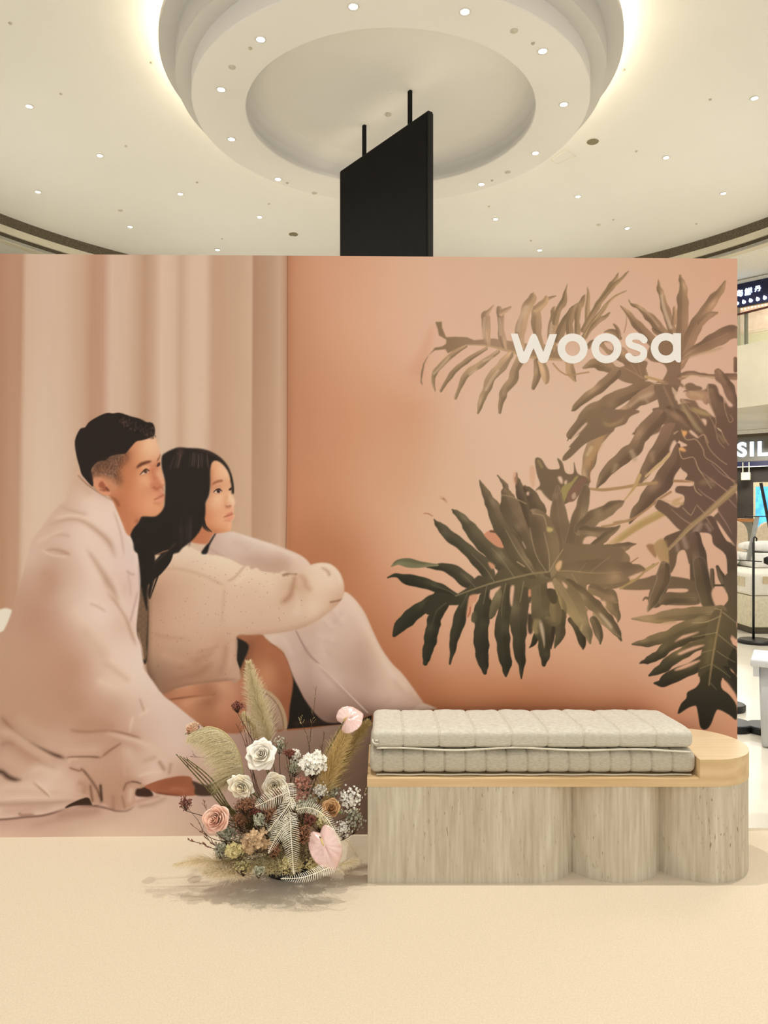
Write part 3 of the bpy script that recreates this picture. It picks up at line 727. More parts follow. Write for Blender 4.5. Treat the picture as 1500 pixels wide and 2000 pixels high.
B([(840,1080),(930,1030),(1060,990),(1100,1000),(950,1140),(880,1170)], .86)
B([(1060,1000),(1190,900),(1260,900),(1310,1000),(1370,1100),(1450,1160),(1450,1560),(1380,1400),(1360,1220),(1260,1130),(1240,1050),(1180,1030),(1130,1060),(1180,1300),(1260,1560),(1090,1560),(1060,1300),(1080,1120)], .86)
B([(880,1170),(960,1100),(1070,1020),(1080,1100),(1060,1300),(1020,1180),(960,1200),(940,1300),(890,1370)], .92)
for q in ([(1000,1060,18),(1030,1150,18)],[(950,1130,14),(960,1180,10)],[(1150,960,20),(1110,1020,26)],[(1200,960,10),(1230,1010,12)]): S(q, (166,138,122), f=14, a=.75)
G([(1290,925),(1310,960),(1370,1050),(1440,1140),(1400,1110),(1330,1020)])
S([(870,1180,12),(960,1090,14),(1060,985,20),(1180,890,22),(1290,790,26),(1450,650,30)], (158,130,96), f=6)
S([(890,1170,4),(1050,1010,5),(1200,870,6),(1450,640,8)], (178,148,110), f=5, a=.8)
for q in ([(1380,690,6),(1260,600,4),(1130,500,2)],[(1290,780,5),(1180,710,4),(1130,660,2)],[(1190,875,5),(1120,800,4)],[(1080,965,5),(1000,915,4),(900,830,2)],[(1290,840,5),(1370,960,4),(1410,1040,2)],[(1200,910,5),(1260,1000,3)],[(1385,750,5),(1450,820,4)],[(1440,600,5),(1330,540,4),(1240,450,2)],[(1450,640,5),(1400,645,5)]): V(q, k=1.35, a=.7, f=3)
L([(760,1290,4),(700,1340,14),(620,1400,22),(540,1460,8)], 1.06)
S([(800,1280,5),(690,1340,8),(600,1420,8),(480,1490,6)], (176,146,98), f=4)
P([(695,1140),(760,1130),(780,1190),(770,1240)], (160,120,86), f=1)
P([(760,1130),(830,1080),(870,1150),(885,1260),(888,1360),(830,1290),(780,1210)], (176,142,100), f=1)
S([(850,1120,20),(865,1240,14)], (160,132,88), f=14, a=.5)
S([(560,1285,5),(625,1240,4)], (150,116,84), f=3)
# long fingers going down at right
fr(1240, 700, 7.143)
G([(570,510),(640,480),(715,468),(742,540),(700,562),(640,565),(585,592),(552,535)])
G([(650,325),(760,275),(900,266),(1080,292),(1160,330),(1230,390),(1240,460),(1290,570),(1362,640),(1358,675),(1310,670),(1280,620),(1230,540),(1180,500),(1160,430),(1130,370),(1060,352),(1010,346),(1000,420),(930,442),(880,400),(760,350),(720,390),(660,360)])
G([(850,590),(930,585),(1000,645),(1030,612),(1080,720),(1126,822),(1060,790),(990,728),(900,680)])
G([(930,842),(990,850),(1002,900),(985,940),(950,890)]); G([(785,1000),(880,1088),(868,1112),(760,1030)])
B([(700,380),(740,345),(800,345),(860,380),(920,395),(940,430),(860,440),(740,450)], .98)
P([(730,470),(860,455),(1010,468),(1020,560),(1000,632),(965,625),(940,580),(860,575),(760,560),(705,500)], np.clip(LC*1.3,0,1), f=1)
S([(740,500,14),(860,500,16),(960,560,14)], (206,176,132), f=30, a=.6)
S([(640,600,12),(690,700,22),(780,840,26),(880,980,20),(960,1050,10)], (176,150,112), f=24, a=.85)
S([(760,680,16),(880,735,34),(980,770,30),(1070,795,10)], (180,150,104), f=20, a=.85)
S([(720,640,10),(820,640,20),(880,650,10)], (140,108,84), f=20, a=.8)
S([(640,700,10),(700,790,20),(740,870,20)], (178,144,100), f=24, a=.7)
for q in ([(1016,350,5),(1018,480,5),(1060,640,5),(1130,860,5),(1118,960,4)],[(640,565,4),(700,620,5),(780,720,5),(850,760,5),(930,870,5),(985,940,3)],[(1240,545,5),(1255,700,5),(1310,870,5),(1345,890,5),(1368,850,5),(1330,790,4)],[(1040,810,4),(1090,900,5),(1130,1010,5),(1160,1140,5),(1250,1250,4)],[(1130,960,5),(1200,1010,7),(1240,1100,8),(1310,1210,5)]):
    S(q, (182,148,116), f=6, a=.75)
S([(1160,980,8),(1200,1010,8)], (232,206,160), f=6, a=.8)
S([(1150,1050,16),(1210,1120,20),(1270,1190,10)], (150,120,92), f=20, a=.7)
L([(1160,170,30),(1230,270,60),(1310,400,70),(1370,520,50),(1400,620,40)], .95)
S([(1190,240,12),(1260,340,16)], (152,122,92), f=20, a=.5)
S([(1060,420,24),(1090,560,30),(1130,700,20)], (140,112,86), f=50, a=.5)
L([(480,720,60),(620,800,70),(720,900,50),(800,985,8)], .92)
S([(180,260,8),(300,300,10),(400,330,8)], (190,150,106), f=6); S([(170,300,4),(280,345,4),(360,350,4)], (226,196,162), f=4)
S([(60,560,20),(150,540,26),(240,500,20)], (196,162,132), f=34, a=.6); S([(150,570,12),(180,610,14)], (206,176,146), f=20, a=.5)
S([(430,430,14),(480,560,16),(530,690,12),(600,800,8)], (158,126,98), f=16, a=.5)
fr(1100, 800, 4.286)
L([(840,1300,30),(830,1400,54),(800,1500,70),(770,1600,60)], .88)
L([(1110,1060,40),(1130,1200,60),(1160,1400,66),(1200,1520,60),(1240,1620,50)], .84)

fr(1100, 1100, 4.286)
# left-middle pale bits
B([(560,150),(700,120),(800,100),(1100,150),(1150,300),(1100,350),(820,340),(860,260),(1030,240),(1030,215),(880,215),(740,220),(640,180)], .98)
B([(480,210),(600,150),(700,160),(740,215),(600,225)], 1.0)
S([(480,212,10),(590,130,10),(700,60,10),(790,5,8)], (180,150,104), f=4)
L([(1100,290,40),(960,290,46),(860,300,46),(820,330,20)], .92)
L([(670,310,6),(690,290,10),(720,300,12)], .95, vein=False)
L([(850,40,50),(830,150,60),(790,250,46),(740,340,34),(708,400,8)], .9, edge=.12)
L([(1140,0,56),(1170,150,66),(1200,280,66),(1230,370,46),(1245,435,10)], .84, edge=.1)
G([(890,218),(1030,218),(1025,240),(950,242)])
G([(1215,20),(1290,-40),(1340,0),(1375,110),(1350,110),(1300,40),(1265,60),(1250,100),(1230,60)])
L([(1245,60,18),(1250,140,20),(1255,220,10)], 1.0)
L([(1290,30,14),(1330,120,30),(1370,220,30)], .9)
G([(1270,200),(1340,200),(1380,290),(1360,350),(1320,390),(1280,370),(1240,260)])
S([(1265,185,8),(1345,185,8)], LC*.8, f=2)
B([(1345,120),(1450,80),(1450,520),(1330,400),(1380,310),(1370,240)], .95)
# the hanging leaf, lower right
L([(1320,400,50),(1200,410,50),(1080,420,52),(960,430,54),(840,450,46),(720,465,34),(575,465,6)], 1.08, k2=1.12)
S([(720,480,16),(850,490,16),(960,490,12)], (172,142,96), f=12, a=.6)
L([(1300,480,50),(1150,500,54),(1020,540,54),(900,600,52),(780,640,48),(680,665,34),(580,678,8)], .98)
L([(1290,560,40),(1150,590,46),(1000,640,46),(880,700,46),(780,780,40),(700,815,26),(640,838,4)], .82)
L([(1270,640,44),(1150,680,44),(1020,740,48),(900,820,48),(810,890,40),(720,940,8)], .92)
L([(1250,760,56),(1130,850,50),(1020,900,56),(900,960,56),(820,1000,32),(760,1005,6)], .82)
B([(1240,430),(1330,380),(1450,520),(1450,640),(1400,620),(1420,680),(1450,720),(1450,940),(1330,960),(1160,960),(1130,900),(1180,640)], .98)
for q in ([(1020,600),(1080,585),(1140,575),(1090,600),(980,640),(930,660),(990,610)],[(960,755),(1080,700),(1180,682),(1160,700),(1040,745),(980,768)],[(940,885),(1040,840),(1140,810),(1130,830),(1020,880),(940,900)]): G(q, f=1.0)
G([(1405,600),(1450,640),(1450,660),(1420,640)])
B([(1450,700),(1450,960),(1380,850),(1400,760)], .72)
G([(1385,880),(1420,900),(1450,960),(1450,985),(1400,930)])
L([(1360,900,40),(1420,1000,50),(1460,1080,50)], .8)
B([(1150,950),(1250,880),(1330,920),(1325,1040),(1390,1100),(1450,1190),(1450,1310),(1390,1270),(1300,1225),(1270,1260),(1240,1340),(1200,1390),(1150,1375),(1130,1270),(1115,1200),(1090,1195),(1040,1215),(960,1262),(985,1180),(1030,1130),(1040,1080),(1110,1040),(1145,990)], .84)
G([(1325,985),(1360,985),(1420,1060),(1450,1110),(1450,1165),(1390,1090),(1330,1040)])
S([(1325,390,5),(1290,560,7),(1250,800,7),(1220,1020,4)], (158,132,92), f=6, a=.9)
for q in ([(1320,440,4),(1200,490,4),(1080,500,3)],[(1290,580,4),(1180,600,3),(1080,620,2)],[(1270,720,4),(1160,750,3)],[(1240,845,4),(1150,880,3)],[(1300,600,4),(1400,680,4),(1450,720,3)],[(1285,735,4),(1350,780,4),(1440,830,3)],[(1255,850,4),(1330,900,4),(1400,955,3)],[(1235,1005,4),(1285,1060,3)],[(1335,410,4),(1450,500,3)],[(1320,390,4),(1270,380,4)]): V(q, k=1.5, a=.75, f=2.5)
S([(1250,600,26),(1220,760,26),(1200,860,16)], (136,118,76), f=24, a=.5)

# big centre-left leaf
fr(1030, 860, 6)
# dark shapes behind the top of the leaf
B([(90,220),(160,215),(240,330),(330,340),(380,320),(350,210),(410,260),(450,380),(540,385),(545,250),(590,390),(700,440),(700,560),(420,760),(300,720),(100,600),(150,520),(110,390)], .93)
S([(130,240,16),(170,310,16)], (160,136,92), f=8, a=.7)
G([(355,430),(395,425),(415,470),(410,510),(380,490)]); G([(435,480),(465,470),(460,510),(440,525)])
G([(100,600),(150,580),(200,640),(250,700),(200,730)]); G([(210,760),(270,740),(290,780),(250,790)])
P([(85,800),(110,770),(180,850),(120,830)], (212,152,112), f=1)
P([(30,320),(80,310),(90,460),(70,560),(30,470)], (212,160,128), f=3, a=.6)
P([(400,560),(520,480),(560,430),(600,420),(520,540),(450,680),(430,720)], (160,140,90), f=1.2)
P([(460,680),(480,600),(560,500),(640,430),(700,460),(640,560),(560,700),(480,720)], (132,100,80), f=1.2)
P([(520,640),(560,610),(570,670),(530,690)], (196,166,140), f=2, a=.8)
L([(440,1300,110),(400,1100,110),(370,900,110),(350,700,60),(355,600,40),(355,550,24)], .98, edge=.08, lat=.03)
L([(560,1200,120),(600,1000,110),(640,820,80),(660,680,70),(685,570,44),(695,530,20)], .96, edge=.08, lat=.03)
L([(620,1040,80),(760,920,90),(900,840,80),(1040,760,60),(1130,715,10)], .99, edge=.06)
S([(950,830,30),(1060,760,20)], (154,128,92), f=20, a=.5)
G([(870,960),(980,945),(1010,985),(960,1020),(880,1020)])
S([(875,1010,12),(1000,990,14),(1190,935,14)], (172,138,100), f=5)
L([(660,1060,70),(820,1080,60),(980,1060,46),(1080,1005,12)], .96, edge=.06)
B([(600,1120),(700,1110),(830,1130),(900,1240),(820,1300),(660,1260)], .98)
G([(690,1130),(820,1140),(740,1250),(650,1220)])
L([(740,1280,50),(850,1180,50),(960,1100,40),(1050,1040,14)], .95)
L([(560,1340,110),(760,1340,110),(950,1300,76),(1120,1250,54),(1270,1215,8)], 1.0)
L([(660,1450,110),(860,1440,110),(1080,1420,110),(1110,1330,50)], 1.02)
S([(980,1440,20),(1050,1370,10)], (158,130,100), f=16, a=.5)
fr(980, 1080, 5.357)
B([(-40,-100),(600,-100),(1250,-60),(1230,110),(1440,120),(1500,200),(1330,250),(1340,300),(1200,370),(1060,370),(900,330),(860,420),(600,430),(400,430),(0,420),(-40,200)], .99)
L([(500,190,10),(800,190,110),(1080,200,130),(1300,190,90),(1480,170,20)], .99, lat=.05)
G([(1330,250),(1500,190),(1500,255),(1420,270),(1350,268)])
S([(1500,190,9),(1400,280,12),(1240,370,6)], (168,138,92), f=5)
S([(520,195,6),(700,188,6),(900,208,5),(1080,212,4),(1260,200,2)], (160,132,96), f=4, a=.9)
V([(920,205,3),(1040,110,3),(1130,40,2)]); V([(730,220,5),(790,320,5),(850,420,3)]); V([(800,200,3),(880,110,2)])
# lower fingers of the centre leaf
P([(470,390),(560,385),(575,520),(540,530),(480,440)], (78,68,50), f=1)
P([(275,450),(320,450),(300,530),(275,530)], (92,78,58), f=1); P([(275,630),(340,625),(320,830),(275,820)], (74,62,46), f=1)
G([(470,320),(530,305),(555,385),(475,388)]); G([(275,540),(310,530),(345,625),(280,632)])
G([(280,380),(320,400),(320,445),(275,455)], (200,140,106))
L([(360,860,30),(340,930,26),(290,990,5)], .6)
L([(1120,460,90),(1170,580,60),(1210,640,34),(1215,720,8)], 1.0)
L([(960,380,60),(1080,430,50),(1190,500,30)], 1.0)
S([(1100,540,30),(1140,580,20)], (158,132,92), f=14, a=.6)
G([(1020,510),(1080,505),(1090,560),(1060,550)])
L([(700,330,60),(860,450,66),(980,560,66),(1090,680,60),(1180,790,50),(1250,915,10)], .92)
L([(980,640,30),(1060,720,30),(1150,800,24),(1240,880,8)], 1.2, vein=False)
S([(1010,620,14),(1100,720,18),(1160,800,14)], (196,170,136), f=10, a=.8)
L([(960,700,40),(1000,780,50),(1020,860,36),(1030,950,8)], .92)
L([(720,700,30),(790,800,36),(840,900,46),(850,1005,8)], .64)
L([(590,300,60),(700,450,110),(780,600,100),(850,730,66),(900,850,46),(925,945,10)], 1.12, k2=1.18)
L([(580,400,10),(620,560,60),(640,650,40),(640,690,6)], 1.16)
P([(860,560),(905,590),(880,620)], LC*1.1, f=1)
S([(600,460,20),(610,620,20)], (170,144,98), f=18, a=.6)
S([(840,760,12),(830,800,16)], (196,166,120), f=8, a=.5)
P([(1,0),(2,0),(2,1)], LC, f=0)
G([(630,295),(685,340),(680,375),(650,350)], (212,170,138))
L([(620,640,50),(610,760,60),(600,880,46),(555,990,8)], .8)
L([(530,760,26),(520,880,20),(515,1000,6)], .6)
P([(500,760),(545,735),(560,760),(550,900),(510,1000),(505,880)], (62,52,38), f=1.5)
L([(410,220,50),(400,420,90),(420,600,110),(430,760,100),(440,900,70),(450,1050,56),(440,1170,20)], 1.0, k2=.66)
L([(560,460,30),(560,600,60),(560,720,50),(480,700,40)], 1.0, vein=False)
S([(370,680,26),(350,780,30),(370,860,20)], (160,140,96), f=16, a=.7)
S([(395,690,12),(420,800,20),(440,920,10),(445,1000,4)], (194,170,142), f=10, a=.9)
L([(240,260,40),(190,480,90),(170,620,106),(180,780,84),(180,900,70),(190,1050,60),(205,1180,34),(205,1315,6)], .95, k2=.68)
fr(750, 900, 4.286)
L([(1020,1040,34),(1010,1200,50),(990,1400,62),(1000,1560,56),(1020,1700,46),(1020,1800,10)], .86, k2=.8)
L([(960,1100,30),(930,1210,40),(890,1300,26)], 1.25, vein=False)
L([(860,1060,20),(850,1140,46),(820,1250,66),(815,1400,60),(815,1550,62),(830,1680,46),(845,1775,16)], .84)
L([(760,1280,20),(755,1330,26)], 1.2, vein=False)
L([(700,1120,14),(660,1240,46),(610,1400,50),(580,1540,30),(552,1700,8)], .88)
L([(520,1170,40),(430,1310,56),(400,1440,56),(370,1580,46),(345,1695,20)], .84)
L([(600,1130,20),(480,1150,50),(350,1210,56),(240,1290,60),(150,1370,56),(85,1460,16)], .84)
B([(480,1060),(620,1120),(700,1120),(650,1200),(540,1210),(450,1230),(370,1290),(330,1220),(400,1130)], .88)
L([(610,1120,10),(480,1070,36),(360,1030,46),(220,1000,46),(110,960,20),(30,978,5)], .84)
L([(770,1060,16),(700,1010,54),(600,930,54),(480,890,30),(360,890,6)], .88)
L([(62,884,4),(120,850,22),(210,855,40),(320,870,24),(450,872,8)], 1.75, wavy=.4)
L([(920,1010,20),(860,920,60),(760,800,56),(640,700,46),(520,600,46),(460,540,26),(418,490,4)], .92)
L([(1090,975,20),(980,850,66),(880,740,66),(760,620,60),(690,520,44),(600,430,20),(568,408,4)], .95)
B([(600,1130),(700,1060),(790,960),(900,990),(1000,900),(1300,880),(1450,900),(1400,1000),(1200,1060),(1060,1030),(900,1080),(730,1130)], .95)
P([(840,610),(930,575),(1010,620),(1010,720),(950,720),(870,660)], (206,144,112), f=2)
S([(890,590,8),(960,600,12),(1010,640,6)], (112,82,62), f=4)
L([(1240,930,60),(1130,780,84),(1040,620,80),(960,480,76),(900,360,50),(850,270,34),(800,162,4)], .96)
L([(1340,930,60),(1280,760,90),(1180,560,110),(1080,420,100),(1030,300,50),(1010,200,20),(950,122,5)], .98)
L([(1250,560,40),(1160,300,44),(1120,180,24),(1110,100,4)], .84, vein=False)
P([(1080,110),(1110,100),(1110,200),(1085,180)], (206,150,118), f=3, a=.6)
L([(1300,420,60),(1240,300,50),(1180,220,16)], .84, vein=False)
L([(1390,920,60),(1360,700,110),(1300,500,80),(1250,440,40)], .98, vein=False)
G([(1195,262),(1215,262),(1210,290),(1195,285)])
P([(1365,555),(1410,565),(1410,590),(1370,595)], (190,166,110), f=1)
S([(1115,845,5),(1175,885,5)], (190,160,130), f=2, a=.8); S([(1160,680,5),(1185,730,5)], (190,160,140), f=3, a=.8)
S([(1080,550,4),(1150,640,3)], (84,70,54), f=3, a=.7)
S([(980,285,3),(1060,300,4),(1130,330,4),(1190,360,4)], (166,142,106), f=3, a=.9)
S([(1240,440,3),(1300,450,4),(1340,470,4),(1365,560,3)], (170,146,110), f=3, a=.9)
P([(460,300),(500,310),(532,356),(505,330)], (150,96,66), f=.8, a=.9); S([(460,300,3),(490,310,3)], (228,196,160), f=2)
S([(335,440,3),(370,443,4),(405,462,3)], (170,110,80), f=2)
for q in ([(600,1130,5),(770,1068,6),(920,1020,7),(1090,978,8),(1240,945,9),(1370,930,9)],): S(q, (140,124,90), f=4, a=.9)
for q in ([(610,1130,4),(520,1080,3),(400,1040,2)],[(770,1065,4),(700,990,3),(640,940,2)],[(925,1015,4),(850,900,3),(730,780,2)],[(1090,975,4),(980,820,3),(900,730,2)],[(1250,940,4),(1120,760,4),(1020,580,2)],[(1360,930,4),(1270,780,4),(1220,560,3)],[(1385,920,4),(1380,780,4),(1340,600,3)],[(1385,930,4),(1440,830,4),(1500,740,4)],[(860,1050,4),(830,1200,3)],[(1020,1030,4),(990,1180,3),(985,1300,2)],[(1170,1010,4),(1140,1180,3)],[(700,1110,4),(640,1230,3)],[(520,1190,4),(440,1260,3),(400,1380,2)]): V(q, k=1.35, a=.7, f=3)
G([(870,850),(910,860),(930,890),(900,905)], (206,150,116))
G([(720,1130),(780,1120),(775,1180),(740,1200),(730,1290),(690,1310),(700,1200)], (208,152,118))
G([(890,1090),(980,1050),(930,1110),(890,1160)]); G([(1060,1060),(1090,1050),(1080,1160),(1070,1220),(1055,1180)])
S([(722,1225,4),(718,1270,4),(700,1305,3)], (160,84,58), f=2)
B([(1360,1080),(1430,1080),(1450,1180),(1400,1190)], .7)
P([(1435,880),(1465,840),(1490,840),(1480,900),(1450,920)], (214,172,128), f=1)
# --- couple wrapped in a blanket, as printed
fr(0, 0, 1)
# pillow at far left
P([(-170,1190),(-20,1195),(0,1190),(14,1188),(26,1196),(20,1222),(6,1238),(-30,1250),(-170,1260)], (232,222,204), f=1)
# bed sheet along the bottom
sheetc = field([(0,1600,186,150,134),(100,1580,184,148,132),(200,1590,196,162,144),(300,1560,206,176,160),(380,1540,200,170,156),(0,1630,204,174,152),(200,1630,212,186,162),(350,1620,206,178,158),(430,1450,192,160,146),(500,1460,170,138,122),(560,1440,166,136,118),(640,1440,162,134,118),(620,1500,152,124,108),(700,1480,142,116,100),(600,1600,148,122,106),(700,1600,128,104,90),(450,1560,190,160,146),(540,1430,170,138,120),(700,1430,150,124,108),(-100,1600,186,150,134)], eps=22)
sheetc = np.clip(sheetc * 1.05 + .01, 0, 1)
sh = P([(-170,1560),(0,1540),(180,1545),(260,1552),(400,1480),(440,1432),(520,1430),(600,1424),(640,1418),(720,1412),(860,1400),(1445,1700),(1445,1660),(-170,1660)], sheetc, f=.8, full=True, sm=False)
fr(250, 1020, 2.5)
# dark gap under the knees
P([(520,540),(640,540),(760,640),(860,860),(960,960),(1100,980),(1190,940),(1190,975),(1000,990),(840,1005),(770,1010),(760,1000),(770,850),(700,740),(560,760),(520,640)], (40,35,29), f=1.2, sm=False)
S([(800,985,8),(900,978,8),(1000,975,8)], (70,52,42), f=12, a=.8)
# the legs, bare skin
fr(250, 1020, 2.5)
skin = field([(560,700,176,116,82),(620,620,164,104,72),(700,620,176,112,78),(740,700,182,118,84),(680,760,200,138,100),(600,760,190,128,92),(760,850,168,104,72),(200,850,176,118,88),(300,820,206,148,114),(450,800,212,156,124),(520,800,206,150,118),(400,845,150,98,72),(300,900,198,138,104),(450,900,206,146,112),(520,900,200,138,106),(400,980,178,120,88),(500,1000,188,126,94),(300,960,186,128,94)], eps=18)
LEG = P([(520,552),(660,548),(700,590),(760,640),(800,740),(805,800),(790,900),(775,1000),(700,1010),(560,840),(545,740),(560,690),(590,600)], skin, f=.8, full=True)
S([(600,570,14),(575,680,14),(560,760,12)], (120,74,52), f=22, a=.6, clip=LEG)
S([(690,640,30),(740,700,20),(770,800,18)], (158,96,64), f=30, a=.5, clip=LEG)
S([(640,790,26),(680,720,26)], (208,146,108), f=40, a=.6, clip=LEG)
LEG2 = P([(165,835),(240,812),(340,788),(440,776),(520,770),(560,775),(575,850),(575,1010),(470,1028),(340,990),(240,920)], skin, f=.8, full=True)
S([(190,868,3),(260,858,5),(340,848,5),(410,843,3),(425,838,1)], (140,88,62), f=5, a=.9, clip=LEG2)
S([(250,900,12),(340,860,10),(430,850,10)], (216,162,126), f=16, a=.6, clip=LEG2)
S([(240,845,10),(340,830,14),(420,825,8)], (184,122,90), f=18, a=.6, clip=LEG2)
S([(300,1000,20),(450,1030,20),(560,1015,20)], (170,108,78), f=26, a=.7, clip=LEG2)
S([(545,790,10),(560,900,16)], (184,120,92), f=22, a=.6, clip=LEG2)
# shorts hem
P([(640,820),(690,830),(740,880),(765,940),(775,1000),(700,1012),(660,950)], (178,152,122), f=.8)
P([(660,840),(700,850),(735,910),(750,990),(700,1010),(670,940)], (196,164,142), f=4, a=.8)
S([(645,815,7),(690,835,9),(735,880,9),(762,940,9),(770,1002,8)], (198,166,130), f=2.5)
S([(650,828,3),(690,848,3),(728,890,3),(752,945,3),(760,1002,3)], (150,116,90), f=2.5, a=.8)
S([(690,930,18),(720,1000,14)], (150,116,96), f=16, a=.7)
# far trousers / blanket over the knees (right)
knee = field([(420,60,206,176,160),(500,60,222,198,184),(600,100,222,198,182),(700,120,226,202,186),(640,170,204,172,154),(740,190,200,164,144),(840,200,224,196,176),(800,160,222,196,178),(1080,360,228,202,182),(1000,440,222,194,176),(1100,500,216,186,168),(1180,560,214,182,160),(900,540,208,178,160),(980,560,214,186,168),(700,560,222,196,176),(800,600,206,176,160),(880,700,212,184,168),(950,640,214,184,166),(1050,700,204,172,152),(1140,700,196,162,142),(1250,680,216,186,164),(1000,780,220,192,174),(1100,850,196,160,142),(1200,850,202,168,150),(900,850,180,146,130),(950,930,160,126,110),(1050,930,166,132,116),(1160,940,150,116,100),(1300,800,218,188,166),(1350,860,204,170,150),(1430,890,196,160,138),(820,740,206,174,158),(1260,900,196,162,144)], eps=16)
KN = P([(395,60),(420,55),(500,45),(560,60),(640,85),(740,118),(840,160),(890,205),(900,260),(760,270),(640,250),(560,210),(500,180),(440,160),(380,150)], knee, f=.8, full=True)
S([(540,170,8),(640,190,18),(740,210,22),(800,200,16)], (190,154,134), f=26, a=.6, clip=KN)
S([(500,90,10),(560,110,14),(600,140,14)], (198,166,148), f=20, a=.5, clip=KN)
S([(400,130,4),(440,155,4),(480,180,3)], (184,152,136), f=6, a=.7, clip=KN)
S([(560,70,4),(700,118,5),(820,168,5)], (232,210,194), f=6, a=.8, clip=KN)
KN2 = P([(660,548),(700,540),(820,520),(900,480),(960,430),(1040,360),(1055,340),(1080,350),(1120,390),(1160,450),(1200,540),(1240,620),(1290,690),(1340,740),(1400,820),(1450,890),(1470,905),(1400,920),(1190,940),(1100,965),(1000,980),(940,960),(880,890),(840,820),(805,750),(770,650),(740,610),(700,590)], knee, f=.8, full=True)
S([(1060,360,10),(1120,440,12),(1200,580,12),(1290,740,12),(1380,840,10)], (232,208,188), f=18, a=.7, clip=KN2)
S([(820,530,3),(840,570,4),(880,640,6),(930,690,3)], (150,122,110), f=5, a=.7, clip=KN2)
S([(925,690,2),(1000,760,3),(1080,840,3),(1170,930,3)], (232,206,190), f=3, a=.9, clip=KN2)
S([(930,700,3),(1000,775,4),(1080,860,5),(1160,945,5)], (176,142,126), f=10, a=.6, clip=KN2)
S([(1130,560,16),(1150,700,22),(1200,820,20)], (186,150,130), f=34, a=.5, clip=KN2)
S([(860,600,16),(880,720,22),(900,840,22)], (186,152,134), f=34, a=.6, clip=KN2)
for q in ([(950,480,4),(980,520,5),(1000,530,3)],[(1000,470,4),(1040,500,4)],[(960,560,4),(990,590,5),(1030,600,3)],[(940,620,3),(980,640,4),(1010,670,3)],[(980,430,4),(1010,450,5)],[(1040,440,4),(1010,490,5)]):
    S(q, (196,164,150), f=12, a=.5, clip=KN2)
for q in ([(960,470,4),(990,510,4)],[(1015,440,4),(1050,480,4)],[(930,550,4),(1000,575,4)],[(940,600,4),(960,650,4)],[(760,570,8),(800,640,8)]):
    S(q, (228,206,190), f=12, a=.45, clip=KN2)
S([(1200,940,8),(1260,880,8),(1290,870,5)], (184,148,130), f=14, a=.6, clip=KN2)
S([(960,960,14),(1100,960,14),(1180,945,14)], (120,92,78), f=26, a=.7, clip=KN2)
S([(1290,760,8),(1350,830,8),(1440,890,6)], (186,148,128), f=16, a=.5, clip=KN2)
P([(1440,885),(1500,905),(1500,912),(1400,912)], (206,176,152), f=1)
# woman: sweater
sw = field([(130,180,222,190,162),(250,130,230,206,182),(320,170,226,200,176),(420,190,232,208,182),(520,220,232,208,182),(170,260,206,168,140),(300,280,214,180,152),(120,360,186,146,118),(200,400,204,166,138),(350,360,216,182,156),(450,300,222,190,164),(560,250,232,206,180),(600,330,222,190,164),(700,300,228,200,174),(140,520,196,156,128),(250,520,208,172,146),(400,520,212,176,150),(500,480,218,184,158),(600,500,216,180,154),(700,520,214,178,152),(800,450,220,188,164),(850,520,208,172,146),(900,420,230,202,176),(900,300,228,200,174),(820,330,204,166,136),(1000,300,230,202,178),(1030,250,228,202,180),(960,220,232,208,186),(1040,380,204,164,136),(150,640,186,148,120),(120,740,150,116,94),(180,800,150,112,90),(250,700,184,144,118),(350,700,186,142,114),(400,640,206,168,140),(300,770,176,132,106),(450,740,190,148,120),(520,640,204,164,138),(520,740,206,166,140),(450,580,204,164,136)], eps=15)
P([(450,600),(530,560),(530,700),(550,740),(545,770),(500,770)], (186,152,128), f=.8)
SW = P([(95,270),(110,220),(130,160),(180,130),(245,112),(300,118),(340,140),(400,158),(440,162),(500,180),(560,212),(590,214),(600,230),(630,222),(650,238),(730,248),(760,238),(800,250),(850,240),(890,210),(940,198),(990,205),(1030,240),(1052,290),(1055,340),(1040,380),(1000,425),(940,470),(900,495),(820,525),(700,545),(600,550),(530,558),(528,640),(530,700),(545,765),(480,775),(340,790),(240,810),(170,838),(120,790),(90,710),(95,600),(98,400),(100,330)], sw, f=.8, full=True)
# ribbing
rb = (np.sin(XX * 2 * np.pi / 3.6 + (YY - 1200) * .12) * .022).astype(np.float32)
rb2 = (np.sin((YY * 1.0 - XX * .16 + ((XX-520)/80)**2*2) * 2 * np.pi / 3.4) * .026).astype(np.float32)
BODY = P([(95,270),(180,230),(300,250),(400,270),(470,310),(462,420),(470,560),(600,555),(560,800),(100,850),(90,600)], None, f=2, full=True)
cv[:] = np.clip(cv * (1 + (rb * BODY * SW)[..., None] + (rb2 * (1 - BODY) * SW * (XX > 420) * (YY > 1090))[..., None] * .9), 0, 1)
def sws(p, c, f, a): S(p, c, f=f, a=a, clip=SW)
sws([(120,240,4),(220,225,4),(340,250,4),(430,290,4),(470,310,3)], (186,146,116), 8, .5)
sws([(470,320,4),(465,400,4),(455,500,4)], (190,150,122), 10, .45)
sws([(480,290,4),(520,270,4),(560,225,4),(575,212,3)], (180,140,110), 7, .6)
sws([(600,222,3),(560,270,4),(520,300,4)], (238,216,192), 8, .5)
sws([(818,250,4),(808,300,7),(790,360,10),(740,400,10)], (168,122,92), 14, .75)
sws([(760,258,5),(790,250,5),(820,250,4)], (130,90,66), 6, .8)
sws([(830,250,5),(860,280,10),(870,310,10),(900,340,8)], (184,140,110), 16, .7)
sws([(820,320,8),(830,400,12),(820,460,12)], (232,208,184), 18, .5)
sws([(940,215,3),(975,240,6),(985,265,5)], (178,136,106), 8, .7)
sws([(900,220,6),(970,212,6),(1020,250,7),(1040,310,6)], (238,214,190), 9, .7)
sws([(990,390,4),(1030,382,4),(1050,372,3)], (130,90,66), 5, .8)
sws([(1000,400,12),(1040,395,10)], (192,148,120), 14, .5)
